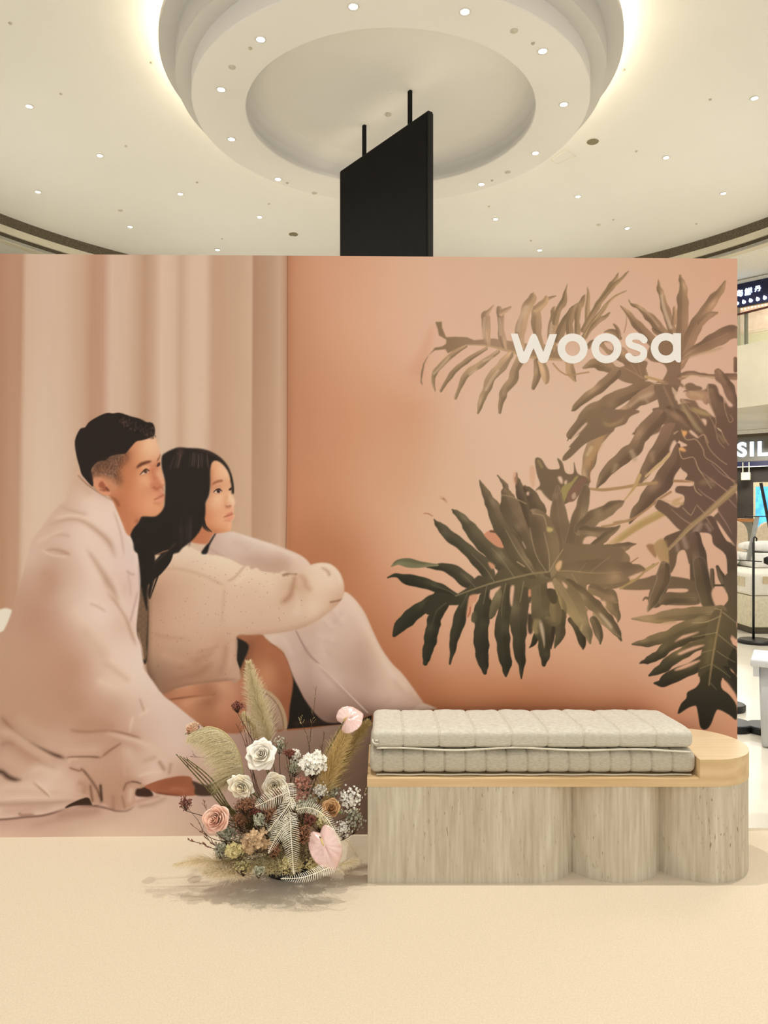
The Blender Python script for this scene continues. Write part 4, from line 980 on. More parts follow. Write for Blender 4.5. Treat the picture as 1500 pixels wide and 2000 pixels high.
sws([(560,545,8),(700,542,8),(820,520,8),(930,470,8),(1010,410,8)], (186,144,116), 16, .6)
sws([(330,640,10),(400,620,8),(450,600,4)], (180,138,110), 12, .6)
sws([(230,720,12),(330,680,12),(430,630,6)], (176,130,102), 16, .7)
sws([(180,800,10),(260,760,10),(340,740,12),(420,680,6)], (160,116,90), 16, .6)
sws([(180,650,14),(300,690,10)], (206,166,138), 18, .5)
sws([(480,590,8),(470,680,10),(440,750,10)], (176,132,106), 16, .6)
sws([(505,600,8),(500,700,8)], (216,178,152), 12, .6)
sws([(100,300,5),(96,500,6),(95,700,8),(130,790,10)], (110,78,58), 16, .75)
sws([(170,830,8),(260,805,8),(400,780,6),(540,768,5)], (150,106,80), 9, .7)
sws([(120,540,4),(180,560,5),(300,570,4)], (178,136,108), 12, .5)
for i in range(150):
    x = 110 + rng.rand() * 760; y = 190 + rng.rand() * 560
    c = [(110,76,58),(150,96,74),(170,120,94)][rng.randint(3)]
    S([(x,y,.9+rng.rand()*1.2),(x+1,y+.6,.9)], c, f=1.8, a=.75, clip=SW)
# shirt strap & dark gap at the woman's nape, waffle shirt of the man
fr(250, 1020, 5)
P([(850,105),(800,180),(715,295),(770,305),(800,220),(860,110)], (34,30,28), f=.6)
P([(40,90),(150,60),(260,300),(240,560),(190,640),(200,900),(185,1330),(150,1370),(90,1200),(85,1000),(110,700),(110,400)], (40,34,28), f=1)
WF = P([(125,640),(190,660),(200,800),(190,1000),(180,1200),(185,1300),(150,1350),(120,1200),(90,1020),(100,800)], (150,116,88), f=.8, full=True)
wf = ((np.sin((XX + YY) * 2 * np.pi / 5.2) * np.sin((XX - YY) * 2 * np.pi / 5.2)) > .1).astype(np.float32)
cv[:] = cv * (1 - (blur(wf, .6) * WF * .5)[..., None])
S([(100,1080,4),(140,1240,5),(150,1330,5)], (176,142,112), f=3, a=.9)
P([(92,1120),(110,1180),(140,1300),(120,1290),(95,1190)], (60,44,32), f=.8)

# man's blanket
bl = None
fr(0, 0, 1)
bl = field([(150,930,206,168,140),(170,950,214,182,158),(220,970,222,194,172),(130,1000,206,176,152),(180,1000,226,200,178),(90,1040,206,174,150),(140,1040,218,190,168),(230,1020,226,200,180),(60,1090,206,176,152),(110,1090,198,164,140),(160,1070,222,196,174),(205,1060,224,198,176),(250,1060,220,196,180),(255,1120,220,192,176),(60,1150,190,152,126),(100,1130,192,152,126),(150,1120,210,180,156),(190,1120,226,200,178),(235,1150,214,182,160),(262,1200,224,198,180),(20,1260,188,150,122),(80,1200,184,142,116),(130,1160,206,176,152),(160,1200,220,192,170),(200,1200,228,204,184),(240,1220,214,184,160),(20,1340,186,148,120),(90,1300,188,146,118),(150,1300,188,146,118),(130,1240,196,158,132),(180,1250,214,184,160),(220,1270,224,198,176),(265,1290,228,204,184),(200,1340,212,180,156),(240,1340,222,196,172),(280,1340,224,200,178),(150,1370,184,142,114),(90,1380,186,146,118),(220,1380,196,158,132),(270,1390,212,182,160),(310,1380,222,196,176),(330,1420,220,194,174),(370,1430,220,194,174),(30,1400,184,146,118),(100,1440,190,152,126),(160,1450,196,158,132),(240,1440,200,162,138),(200,1470,192,154,128),(290,1450,212,180,158),(350,1470,222,194,174),(30,1440,180,142,116),(20,1470,184,148,124),(250,1520,190,150,124),(300,1490,218,190,168),(300,1510,222,192,170),(350,1500,206,172,148),(200,1560,186,146,120),(60,1500,196,160,136),(90,1530,218,190,168),(30,1540,214,184,160),(150,1520,206,172,148),(-80,1300,186,148,120),(-80,1500,196,160,134),(-100,1100,190,152,126)], eps=13)
fr(0, 900, 3.75)
N = lambda x, y: (x, y + 1425)     # lower sheet coordinates (0,1280) into this frame
outline = [(555,88),(545,130),(520,185),(500,235),(485,285),(420,340),(370,400),(310,480),(238,578),(210,660),(185,760),(150,880),(110,1000),(92,1080),(70,1150),(30,1235),(-10,1262),(-300,1400),(-640,1500),(-640,2600),
 N(0,1200),N(180,1180),N(330,1165),N(480,1120),N(560,1085),N(700,1100),N(760,1085),N(820,1130),N(915,1132),N(985,1085),N(995,1020),N(1030,975),N(1000,945),N(950,925),N(1040,945),N(1110,945),N(1200,915),N(1310,882),N(1400,892),N(1470,930),N(1560,860),N(1560,600),N(1480,520),N(1390,448),N(1270,350),N(1190,288),N(1120,190),N(1062,110),N(1050,60),
 (1035,1360),(1005,1270),(1000,1200),(1010,1100),(1022,1000),(1030,900),(1028,830),(1010,680),(985,600),(960,520),(930,460),(880,370),(820,290),(740,245),(650,165),(592,85)]
bl = np.clip(bl * np.array([1.02, 1.02, 1.05], np.float32) + .006, 0, 1)
BL = P(outline, bl, f=.7, full=True, n=4)
def bs(p, c, f, a, lower=False):
    if sum(c) < 400 and f <= 20: S([(x, y + (1425 if lower else 0) - 6, w * 2.6 + 4) for x, y, w in p], (176, 136, 112), f=44, a=.45, clip=BL)
    S([(x, y + (1425 if lower else 0), w) for x, y, w in p], c, f=f, a=min(1, a * 1.35), clip=BL)
# collar
bs([(575,110,3),(640,175,4),(740,240,4),(830,290,5)], (140,100,76), 6, .8)
bs([(565,105,8),(600,190,20),(680,250,30)], (206,172,146), 30, .5)
bs([(820,330,6),(880,420,8),(940,540,8),(990,680,6),(1015,820,5)], (234,212,194), 12, .7)
bs([(830,360,4),(860,450,5),(890,560,5),(910,700,5)], (196,162,142), 10, .5)
bs([(640,300,20),(740,330,24)], (232,208,186), 40, .5)
# upper-arm folds
bs([(430,330,6),(540,370,12),(650,400,8)], (196,162,138), 16, .6)
bs([(340,480,6),(480,430,6),(600,440,7),(720,520,12),(800,600,14),(850,720,8)], (188,150,126), 20, .85)
bs([(400,420,8),(550,400,8),(700,440,10)], (232,206,184), 16, .6)
bs([(340,560,4),(450,540,8),(520,560,6)], (192,156,132), 14, .5)
bs([(260,600,5),(340,560,8),(480,500,6)], (226,200,178), 14, .6)
bs([(330,655,5),(400,650,10),(470,670,14),(520,690,8)], (188,150,128), 10, .85)
bs([(300,650,4),(380,690,5),(500,705,5)], (230,204,182), 9, .6)
bs([(630,640,3),(670,700,10),(730,790,18),(790,890,22),(840,960,14),(870,1040,6)], (192,156,134), 18, .9)
bs([(590,640,16),(660,760,22),(740,900,22)], (232,208,188), 34, .6)
bs([(780,960,4),(850,1040,5),(920,1150,6),(960,1260,8),(1000,1360,6)], (190,152,128), 14, .75)
bs([(840,840,14),(880,980,14),(930,1130,8)], (230,206,188), 20, .6)
bs([(925,800,3),(960,830,6),(990,830,4)], (184,150,138), 9, .6)
bs([(930,800,3),(950,900,4),(960,1000,4)], (196,164,150), 9, .5)
bs([(1010,950,4),(980,1080,5),(950,1190,5)], (184,150,140), 10, .6)
bs([(640,1010,6),(700,1040,8)], (236,214,196), 14, .6)
bs([(650,1040,4),(720,1070,6),(780,1110,4)], (202,168,144), 12, .6)
bs([(300,780,30),(370,900,36),(280,1000,30)], (186,146,120), 60, .5)
bs([(520,1050,30),(640,1200,30),(760,1380,24)], (230,206,184), 60, .45)
bs([(620,1250,16),(760,1420,20)], (200,164,140), 40, .4)
# belly folds, lower sheet
bs([(740,40,16),(860,120,14),(960,200,8)], (206,172,148), 26, .6, True)
bs([(700,180,10),(800,215,14),(900,240,10)], (230,204,182), 24, .7, True)
bs([(800,10,10),(900,100,10),(1000,180,10)], (234,210,190), 20, .5, True)
bs([(1020,310,4),(1045,380,8),(1060,420,4)], (196,160,138), 8, .7, True)
bs([(980,440,5),(960,500,8),(950,570,6)], (232,206,184), 10, .6, True)
bs([(1030,440,6),(1080,400,8)], (234,210,190), 12, .6, True)
bs([(500,545,5),(620,560,6),(740,553,5),(800,550,3)], (160,118,92), 12, .75, True)
bs([(780,548,3),(860,560,4),(940,580,5),(1040,610,4)], (150,110,86), 9, .85, True)
bs([(560,500,20),(700,500,26),(860,520,16)], (180,136,110), 44, .5, True)
bs([(780,575,8),(900,600,10),(1040,640,12),(1200,710,10)], (230,204,182), 16, .6, True)
bs([(200,620,3),(280,670,6),(380,720,9),(480,755,8)], (74,50,38), 12, .9, True)
bs([(0,440,5),(80,530,6),(200,620,6),(280,680,6)], (140,102,80), 16, .7, True)
bs([(480,748,4),(580,742,4),(660,742,4),(740,748,5)], (96,64,48), 7, .85, True)
bs([(740,748,4),(800,700,5),(860,660,4),(890,640,2)], (140,100,78), 8, .8, True)
bs([(560,700,20),(700,700,16)], (206,170,146), 34, .5, True)
bs([(500,790,8),(520,760,8),(580,760,5)], (220,188,164), 10, .6, True)
bs([(500,820,4),(580,845,4),(600,830,4)], (130,92,70), 8, .7, True)
bs([(590,820,4),(650,890,5),(710,980,7),(740,1060,8)], (96,66,50), 10, .85, True)
bs([(660,830,20),(760,900,36),(840,1000,30)], (190,150,124), 60, .5, True)
bs([(905,650,5),(910,760,6),(915,900,6)], (206,172,148), 10, .6, True)
bs([(940,700,26),(1000,860,20)], (226,198,176), 40, .5, True)
bs([(1040,780,8),(1100,760,10),(1150,740,8)], (196,160,136), 16, .6, True)
bs([(1210,850,8),(1180,800,10),(1160,770,6)], (176,138,116), 14, .7, True)
bs([(1250,800,8),(1240,860,8)], (180,142,120), 12, .6, True)
bs([(1000,890,6),(1100,860,8),(1200,850,5)], (234,210,190), 12, .6, True)
bs([(950,925,4),(1000,930,5),(1040,945,4)], (90,60,46), 7, .8, True)
bs([(900,1000,5),(925,940,5),(960,930,4)], (130,92,72), 8, .7, True)
bs([(960,990,14),(950,1060,12)], (222,192,170), 16, .7, True)
bs([(890,1020,5),(905,1080,6),(915,1130,5)], (160,122,98), 8, .7, True)
bs([(830,1040,6),(830,1130,6)], (160,120,96), 16, .6, True)
# trailing folds at left
bs([(0,560,16),(120,590,22),(260,680,22),(400,780,14)], (216,184,160), 40, .6, True)
bs([(0,620,10),(90,650,14),(180,730,14),(260,800,10)], (184,146,122), 34, .55, True)
bs([(0,740,20),(120,800,20),(200,870,14)], (212,180,156), 34, .5, True)
bs([(100,440,20),(240,540,24),(400,600,20),(560,610,14)], (210,178,152), 60, .45, True)
bs([(300,620,12),(450,690,14),(620,700,14),(760,680,10)], (214,182,158), 34, .5, True)
bs([(780,620,8),(840,620,12),(940,650,14),(1040,700,10)], (184,146,122), 30, .4, True)
bs([(560,640,10),(700,620,14),(860,600,14)], (190,152,128), 34, .45, True)
bs([(940,760,14),(980,840,14),(960,900,10)], (204,170,148), 26, .5, True)
bs([(1060,700,10),(1150,700,14),(1250,740,10)], (222,194,172), 24, .5, True)
bs([(0,1010,12),(160,1000,14),(330,1010,14),(480,1000,10)], (206,172,150), 30, .5, True)
bs([(0,1120,12),(180,1110,14),(400,1090,12)], (208,172,156), 26, .5, True)
bs([(-300,560,20),(0,560,14),(100,600,16),(200,680,12),(320,760,10)], (206,172,148), 30, .6, True)
bs([(0,660,5),(60,640,6),(110,660,4)], (160,124,102), 12, .6, True)
bs([(80,640,6),(200,720,8),(330,800,10),(430,830,6)], (176,136,112), 20, .6, True)
bs([(-300,820,12),(-100,850,10),(0,850,12),(60,890,14),(110,910,10),(165,912,4)], (70,50,40), 16, .9, True)
bs([(0,700,30),(100,760,26),(180,850,20)], (202,166,142), 44, .6, True)
bs([(200,860,20),(300,830,22),(400,860,26),(460,850,14)], (224,196,174), 34, .7, True)
bs([(240,930,4),(300,980,6),(370,1040,5)], (176,138,116), 8, .7, True)
bs([(260,910,4),(330,980,5),(380,1040,4)], (232,206,186), 8, .7, True)
bs([(560,920,10),(620,960,20),(600,1020,20)], (176,136,108), 34, .7, True)
bs([(430,950,20),(500,980,20)], (220,190,168), 34, .6, True)
bs([(0,960,14),(150,950,14),(280,960,12)], (222,194,172), 22, .5, True)
bs([(-300,1060,5),(0,1060,5),(150,1045,5),(300,1050,5),(480,1050,5),(600,1045,3)], (228,200,178), 8, .7, True)
bs([(-300,1090,12),(0,1090,12),(200,1085,14),(380,1080,12),(600,1060,8)], (176,138,122), 24, .7, True)
bs([(0,1150,16),(200,1130,14),(400,1110,14)], (192,156,140), 30, .6, True)
bs([(140,1150,5),(160,1170,6),(260,1165,5)], (140,104,90), 10, .6, True)
bs([(660,940,5),(670,1020,6),(680,1080,6)], (120,86,64), 10, .8, True)
bs([(700,990,5),(715,1070,6)], (188,150,124), 8, .7, True)
fr(0, 1280, 3.75)
P([(600,1050),(650,1045),(680,1100),(720,1100),(560,1100),(480,1120),(500,1095)], (58,40,30), f=1.6)
S([(735,940,8),(740,1000,8),(745,1080,9)], (56,38,28), f=8, a=.9)
# shadow line under blanket & sheet folds
for q, c, f, a in (([(-300,1205,5),(0,1203,5),(180,1185,5),(330,1170,5),(480,1125,5)], (90,62,50), 8, .85), ([(560,1110,6),(700,1105,6),(800,1125,5),(850,1140,5),(930,1138,5),(990,1100,4)], (100,70,56), 8, .8),
    ([(400,1180,16),(560,1150,22),(760,1140,20)], (164,126,108), 34, .7), ([(200,1260,10),(450,1200,14),(700,1160,14)], (178,142,124), 30, .6),
    ([(980,1080,8),(1080,1050,8),(1180,1030,6)], (172,128,110), 14, .7), ([(1000,1110,8),(1120,1090,10),(1230,1040,6)], (164,124,110), 16, .7),
    ([(900,1200,10),(1100,1120,10),(1240,1040,6)], (212,184,166), 20, .6), ([(300,1280,10),(700,1210,14),(1000,1130,10)], (206,176,156), 26, .6)):
    S(q, c, f=f, a=a, clip=sh)
# foot
P([(1000,980),(1030,975),(1080,965),(1120,1030),(1000,1030)], (66,42,32), f=2.5)
P([(1060,960),(1150,920),(1250,895),(1330,883),(1400,895),(1420,960),(1440,1020),(1350,1030),(1250,1025),(1150,1010),(1100,985)], (164,100,72), f=1.2)
S([(1150,960,16),(1250,930,20),(1360,920,18)], (150,88,64), f=26, a=.7)
S([(1240,985,6),(1300,975,8),(1380,1000,8)], (186,122,94), f=14, a=.7)
S([(1130,1005,5),(1230,1018,6),(1330,1028,5)], (110,62,46), f=8, a=.7)
P([(1410,920),(1500,950),(1580,940),(1580,1020),(1440,1025),(1425,970)], (78,58,48), f=2)

# --- man's head (frame of 140,800)
fr(140, 800, 7.895)
mk = field([(950,560,206,142,104),(1150,520,232,178,138),(1280,620,232,186,152),(1350,700,224,168,132),(880,700,196,128,90),(1000,720,214,150,110),(1180,720,228,176,136),(900,900,196,126,88),(1050,830,214,150,110),(1280,900,206,130,96),(1350,960,222,164,126),(1050,1080,218,152,112),(1180,1080,226,164,124),(900,1100,204,132,92),(820,1250,198,126,86),(1000,1250,214,146,106),(1150,1250,214,146,108),(1290,1100,200,122,88),(1400,1100,220,156,118),(1400,1200,190,116,84),(1320,1300,220,154,120),(1150,1400,222,154,114),(1300,1450,220,154,114),(900,1420,206,134,96),(750,1300,192,122,86),(640,1200,206,140,102),(700,1450,186,116,80),(600,1080,196,132,92)], eps=60)
FACE = P([(860,600),(960,500),(1080,460),(1200,440),(1275,400),(1310,480),(1350,590),(1372,690),(1362,740),(1375,800),(1365,860),(1400,960),(1410,1040),(1450,1110),(1445,1150),(1415,1185),(1425,1240),(1420,1280),(1432,1310),(1445,1360),(1430,1420),(1420,1480),(1420,1560),(1370,1640),(1300,1690),(1180,1720),(1050,1720),(1000,1800),(960,1880),(900,1950),(840,1900),(780,1750),(700,1560),(640,1420),(560,1330),(500,1320),(400,1250),(330,1160),(320,1060),(400,1010),(500,1040),(620,1080),(700,950),(740,800)], mk, f=.7, full=True)
def fs(p, c, f, a, w=None): S(p, c, f=f, a=a, clip=FACE, w=w)
fr(140, 800, 7.895)
# neck + jaw shading
fs([(760,1480,30),(900,1620,36),(1050,1690,30)], (190,118,82), 70, .6)
fs([(850,1700,50),(900,1850,50)], (192,120,84), 60, .7)
fs([(1000,1720,24),(1060,1760,14)], (150,86,58), 30, .7)
fs([(600,1345,10),(680,1400,16),(740,1500,16)], (130,76,52), 20, .7)
fs([(1200,1500,60),(1330,1560,40)], (232,170,130), 90, .5)
fs([(1340,1640,30),(1180,1690,24)], (212,142,104), 40, .5)
# ear
fs([(450,1030,30),(560,1090,40),(640,1150,30),(720,1200,20)], (208,146,112), 30, .9)
P([(420,1010),(520,1010),(640,1060),(700,1150),(640,1180),(560,1120),(470,1050)], (204,142,106), f=4)
P([(330,1060),(400,1020),(470,1050),(520,1110),(560,1180),(600,1260),(590,1310),(520,1320),(430,1270),(350,1180),(325,1110)], (216,148,112), f=4)
fs([(350,1150,16),(350,1080,16),(410,1050,14),(450,1080,10)], (232,166,130), 18, .8)
P([(415,1150),(460,1100),(500,1130),(540,1200),(580,1250),(520,1260),(470,1220),(430,1200)], (158,88,62), f=6, a=.9)
fs([(540,1210,12),(570,1250,10)], (90,46,34), 16, .8)
fs([(440,1240,10),(500,1250,10)], (126,66,46), 16, .7)
fs([(400,1230,10),(480,1290,14),(560,1300,12)], (224,156,118), 18, .7)
# hair fade over the temple, then the dark mass
FD = P([(290,900),(420,790),(600,700),(860,640),(870,780),(780,860),(740,960),(780,1080),(760,1180),(700,1130),(640,1070),(520,1020),(440,1010),(340,1040),(300,980)], (140,92,66), f=40, a=.85, full=True)
cv[:] = np.clip(cv * (1 - (FD * (.5 + noise(1.6, 3, 9)) * .38)[..., None]), 0, 1)
P([(60,440),(130,300),(210,270),(270,190),(400,110),(540,52),(640,58),(740,48),(900,100),(1050,140),(1150,190),(1240,205),(1275,260),(1285,330),(1275,390),(1220,430),(1100,470),(1000,490),(930,560),(880,620),(820,680),(720,690),(600,720),(520,780),(420,800),(340,860),(300,940),(320,1040),(330,1180),(280,1150),(200,1060),(150,990),(120,880),(80,740),(50,560)], (42,33,28), f=3.0/7.895*4)
S([(330,900,30),(440,830,24),(600,740,20),(760,700,16)], (60,42,33), f=60, a=.6)
S([(320,1170,12),(300,1040,20),(310,940,20)], (60,42,32), f=30, a=.6)
for i in range(120):
    t = rng.rand(); x = 720 + t * 540; y = 90 + t * 170 + rng.rand() * (120 + 60 * t)
    S([(x, y, 5), (x + 14, y + 10 + rng.rand() * 20, 7), (x + 8 - rng.rand() * 30, y + 36, 4)], [(84,62,54),(104,78,66),(28,22,19)][rng.randint(3)], f=9, a=.55)
for x, y in ((1260,380),(1285,400),(1240,420),(150,300),(230,240),(330,160),(1100,165),(1200,195),(860,90)):
    S([(x,y,5),(x+12,y+24,3)], (48,36,30), f=8, a=.8)
# brows, eyes, nose, mouth
fs([(990,910,10),(1060,850,24),(1150,815,22),(1240,795,10)], (96,52,36), 14, .9)
fs([(1310,800,8),(1360,730,12),(1375,680,8)], (120,70,52), 14, .8)
fs([(1300,860,20),(1350,820,16)], (176,108,80), 30, .6)
P([(1062,1000),(1095,965),(1140,938),(1185,945),(1180,965),(1150,985),(1100,998)], (224,190,166), f=2)
fs([(1140,956,25)]*2, (66,40,31), 9, .95); fs([(1152,946,6)]*2, (200,170,150), 5, .7)
fs([(1055,1003,5),(1095,960,9),(1145,922,12),(1192,945,8)], (66,38,28), 6, .95)
fs([(1060,1010,4),(1120,1006,4),(1180,980,4)], (186,120,92), 8, .7)
fs([(1080,900,10),(1150,880,10),(1210,900,8)], (236,190,152), 16, .6)
P([(1308,875),(1330,825),(1362,815),(1362,860),(1330,880)], (70,42,32), f=4, a=.9)
fs([(1240,900,24),(1260,1000,30),(1290,1100,30)], (190,112,80), 50, .7)
fs([(1330,980,16),(1380,1080,22)], (234,180,144), 34, .7)
fs([(1415,1130,20)]*2, (240,190,156), 30, .7)
fs([(1250,1180,20),(1310,1225,16),(1390,1195,14)], (164,88,62), 24, .8)
fs([(1230,1140,8),(1235,1200,8)], (176,100,72), 22, .6)
fs([(1370,1230,14),(1400,1270,10)], (236,186,154), 24, .6)
fs([(1260,1395,5),(1320,1370,8),(1400,1325,8),(1425,1310,5)], (150,78,60), 12, .9)
fs([(1300,1365,10),(1370,1320,12),(1415,1300,8)], (206,128,104), 18, .7)
fs([(1300,1410,14),(1370,1400,22),(1420,1380,14)], (226,150,124), 24, .8)
fs([(1280,1440,10),(1350,1450,10)], (190,116,86), 24, .6)
fs([(1150,560,30),(1200,500,30)], (240,200,164), 70, .6)
fs([(1100,1080,40),(1180,1140,30)], (232,174,134), 70, .5)
fs([(870,1000,30),(880,1200,40)], (190,118,80), 80, .5)
# --- woman (frame of 300,860)
fr(300, 860, 7.895)
wfc = field([(950,400,226,170,130),(1050,420,234,184,146),(1150,500,236,190,154),(900,560,214,150,112),(1000,560,230,176,138),(1120,600,226,172,134),(900,720,206,142,106),(1000,700,222,164,126),(1100,700,220,160,122),(1000,880,236,188,150),(950,950,230,176,138),(1100,900,226,170,132),(850,1000,214,152,114),(1180,900,238,194,158),(1230,950,240,196,162),(880,1150,214,146,108),(1000,1100,226,166,128),(850,1300,212,142,102),(1000,1300,224,162,122),(1150,1280,232,172,134),(1150,1380,222,158,118),(1000,1400,206,138,98),(800,1350,196,124,88),(700,1450,192,122,86),(1150,1040,226,166,130)], eps=50)
P([(730,1200),(800,1100),(950,1380),(930,1440),(880,1500),(820,1600),(560,1560),(560,1440),(680,1350)], wfc, f=.8)
P([(860,440),(870,600),(880,800),(840,900),(790,1020),(780,1150),(800,1280),(860,1400),(950,1430),(1050,1425),(1150,1405),(1190,1380),(1205,1320),(1205,1250),(1245,1190),(1250,1160),(1225,1120),(1245,1080),(1240,1020),(1258,960),(1240,900),(1215,840),(1205,740),(1200,640),(1190,520),(1140,420),(1050,340),(950,290),(900,300)], wfc, f=.7)
W2 = P([(860,440),(870,600),(880,800),(840,900),(790,1020),(780,1150),(800,1280),(860,1400),(950,1430),(1050,1425),(1150,1405),(1190,1380),(1205,1320),(1205,1250),(1245,1190),(1250,1160),(1225,1120),(1245,1080),(1240,1020),(1258,960),(1240,900),(1215,840),(1205,740),(1200,640),(1190,520),(1140,420),(1050,340),(950,290),(900,300)], None, f=.7, full=True)
def ws(p, c, f, a): S(p, c, f=f, a=a, clip=W2)
ws([(895,690,10),(950,650,16),(1030,625,18),(1070,630,12)], (148,88,62), 14, .85)
ws([(1185,640,8),(1195,600,8)], (150,90,66), 14, .7)
P([(925,795),(960,770),(1010,745),(1040,770),(1035,800),(1000,825),(960,815)], (232,200,180), f=2)
ws([(1000,787,27)]*2, (46,28,22), 6, .95); ws([(1012,775,5)]*2, (210,190,180), 5, .8)
ws([(925,800,5),(960,768,9),(1008,750,12),(1048,780,8)], (50,28,22), 6, .95)
ws([(930,805,4),(990,828,4),(1040,805,4)], (190,120,94), 8, .8)
P([(1158,768),(1170,742),(1196,728),(1203,750),(1188,772)], (50,30,24), f=3)
ws([(940,720,8),(1000,700,8),(1060,730,6)], (196,132,98), 16, .5)
ws([(1100,980,10),(1120,1030,10),(1170,1035,10),(1200,1000,8)], (190,120,86), 16, .75)
ws([(1130,1020,10),(1180,1010,8)], (140,76,56), 14, .6)
ws([(1120,880,14),(1100,960,14)], (206,140,102), 30, .5)
ws([(1180,860,14),(1215,940,18)], (246,210,178), 26, .7)
ws([(1070,1190,5),(1130,1170,7),(1190,1150,7),(1230,1130,5)], (140,66,52), 10, .9)
ws([(1110,1165,10),(1180,1130,14),(1220,1115,10)], (196,106,86), 16, .75)
ws([(1120,1205,12),(1180,1195,20),(1230,1180,14)], (226,140,116), 20, .85)
ws([(1190,1185,8)]*2, (244,180,156), 12, .7)
ws([(1100,1235,8),(1180,1240,8)], (192,118,88), 20, .6)
ws([(1180,1300,20),(1170,1370,16)], (238,182,144), 34, .6)
ws([(1000,920,40),(950,980,40)], (240,196,158), 70, .5)
ws([(1060,450,30),(1120,520,24)], (240,194,158), 60, .5)
ws([(900,420,14),(890,600,14),(880,760,14)], (190,124,90), 30, .6)
ws([(860,1350,20),(960,1420,16)], (190,122,86), 40, .6)
# her hair
fr(100, 780, 3.75)
HR = P([(810,420),(840,390),(890,365),(935,352),(1000,356),(1080,360),(1150,375),(1210,405),(1260,445),(1300,500),(1325,570),(1335,640),(1335,680),(1322,690),(1318,620),(1300,540),(1260,480),(1215,450),(1180,460),(1165,520),(1165,620),(1155,700),(1130,760),(1120,830),(1110,900),(1090,960),(1060,1000),(1020,1040),(960,1090),(900,1130),(640,1130),(600,1050),(590,990),(600,950),(640,900),(660,862),(700,858),(760,858),(800,830),(825,790),(832,740),(835,620),(825,560),(810,500)], (42,35,30), f=.8, full=True)
P([(1100,880),(1112,940),(1165,972),(1130,930),(1115,860)], (46,36,30), f=.8)
for q in ([(1310,540,4),(1330,620,5),(1335,690,3)],[(1120,880,5),(1135,930,5),(1175,970,3)]): S(q, (42,34,29), f=3)
fr(0, 900, 3.75)
HR2 = P([(960,530),(1100,420),(1400,440),(1490,300),(1500,420),(1440,540),(1380,600),(1320,625),(1250,640),(1130,690),(1125,740),(1220,640),(1290,610),(1250,720),(1180,800),(1130,880),(1095,1010),(1085,940),(1120,860),(1100,880),(1075,920),(1080,1100),(1050,1000),(1030,820),(1010,680),(985,600)], (40,34,29), f=1, full=True)
S([(1250,640,20),(1230,720,26),(1170,810,20),(1110,880,10),(1095,1010,2)], (40,34,29), f=4)
S([(1280,610,8),(1190,700,5),(1130,760,3)], (58,46,38), f=4)
S([(1140,690,4),(1200,665,5),(1230,655,3)], (150,112,86), f=5, a=.8)
S([(1180,780,5),(1140,890,6),(1100,1010,2)], (40,34,29), f=3)
S([(1070,600,40),(1060,800,30),(1060,1000,16)], (38,32,27), f=20, a=.9)
fr(300, 860, 7.895)
for i in range(34):
    x = 330 + rng.rand() * 520; y = 150 + rng.rand() * 40 + abs(x - 600) * .15
    S([(x, y, 3), (x - (650 - x) * .12 - 10, y + 110 + rng.rand() * 60, 4), (x - (650 - x) * .2 - 20, y + 240, 2)], [(86,68,62),(110,86,78),(66,54,48)][rng.randint(3)], f=10, a=.5, clip=HR)
S([(380,110,10),(420,180,26),(350,220,16)], (104,74,66), f=40, a=.6, clip=HR)
S([(640,130,10),(850,190,12),(1000,270,10),(1110,380,8)], (74,54,46), f=24, a=.7, clip=HR)
for i in range(16):
    x = 400 + rng.rand() * 200; y = 1150 + rng.rand() * 200
    S([(x, y, 6), (x + 20 - rng.rand() * 20, y + 140, 8), (x - 10, y + 320, 3)], (62,50,48), f=20, a=.45)
cv[:] = np.clip(cv, 0, 1)
# ================================================================ the printed backdrop
MS = .01874; WA = 3.398
def wz(px):
    k = (px - 750) / F; return (WA + 1.763 * MS) / (1 - k * MS)
def wallpt(px, py, off=0.0):
    z = wz(px); v = at(px, py, z); return v + Vector((MS, -1, 0)).normalized() * off
TOPH = 2.69
uL, uR = -165, 1440
xL, xR = wallpt(uL, 1000), wallpt(uR, 1000)
W = thing('backdrop_wall', 'large freestanding wall printed with a couple, curtain and leaves', 'backdrop', (xL.x, xL.y, 0), math.atan(MS))
wl = (Vector((xR.x, xR.y)) - Vector((xL.x, xL.y))).length
M_side = mat('grey brown backdrop edge', (186, 168, 148), .7)
obj('frame', box(0, wl, .0012, .12, 0, TOPH), M_side, W)
STEP = wl / (uR - uL)
nu, nh = 1608, int(TOPH / STEP) // 8 * 8
nu = (uR - uL) // 8 * 8
us = np.linspace(0, wl, nu + 1); hs_ = np.linspace(0.0, TOPH, nh + 1)
ca, sa = math.cos(math.atan(MS)), math.sin(math.atan(MS))
Xw = xL.x + us * ca; Zw = xL.y + us * sa
pxs = 750 + F * Xw / Zw; k_ = F / Zw
PX = np.repeat(pxs[None], nh + 1, 0) - MX0 - .5
PY = 1000 - (hs_[:, None] - EYE) * k_[None] - MY0 - .5
PX = np.clip(PX, 0, CW - 1.01); PY = np.clip(PY, 0, CH - 1.01)
x0 = PX.astype(int); y0 = PY.astype(int); fx = (PX - x0)[..., None]; fy = (PY - y0)[..., None]
img = cv[y0, x0] * (1 - fx) * (1 - fy) + cv[y0, x0 + 1] * fx * (1 - fy) + cv[y0 + 1, x0] * (1 - fx) * fy + cv[y0 + 1, x0 + 1] * fx * fy
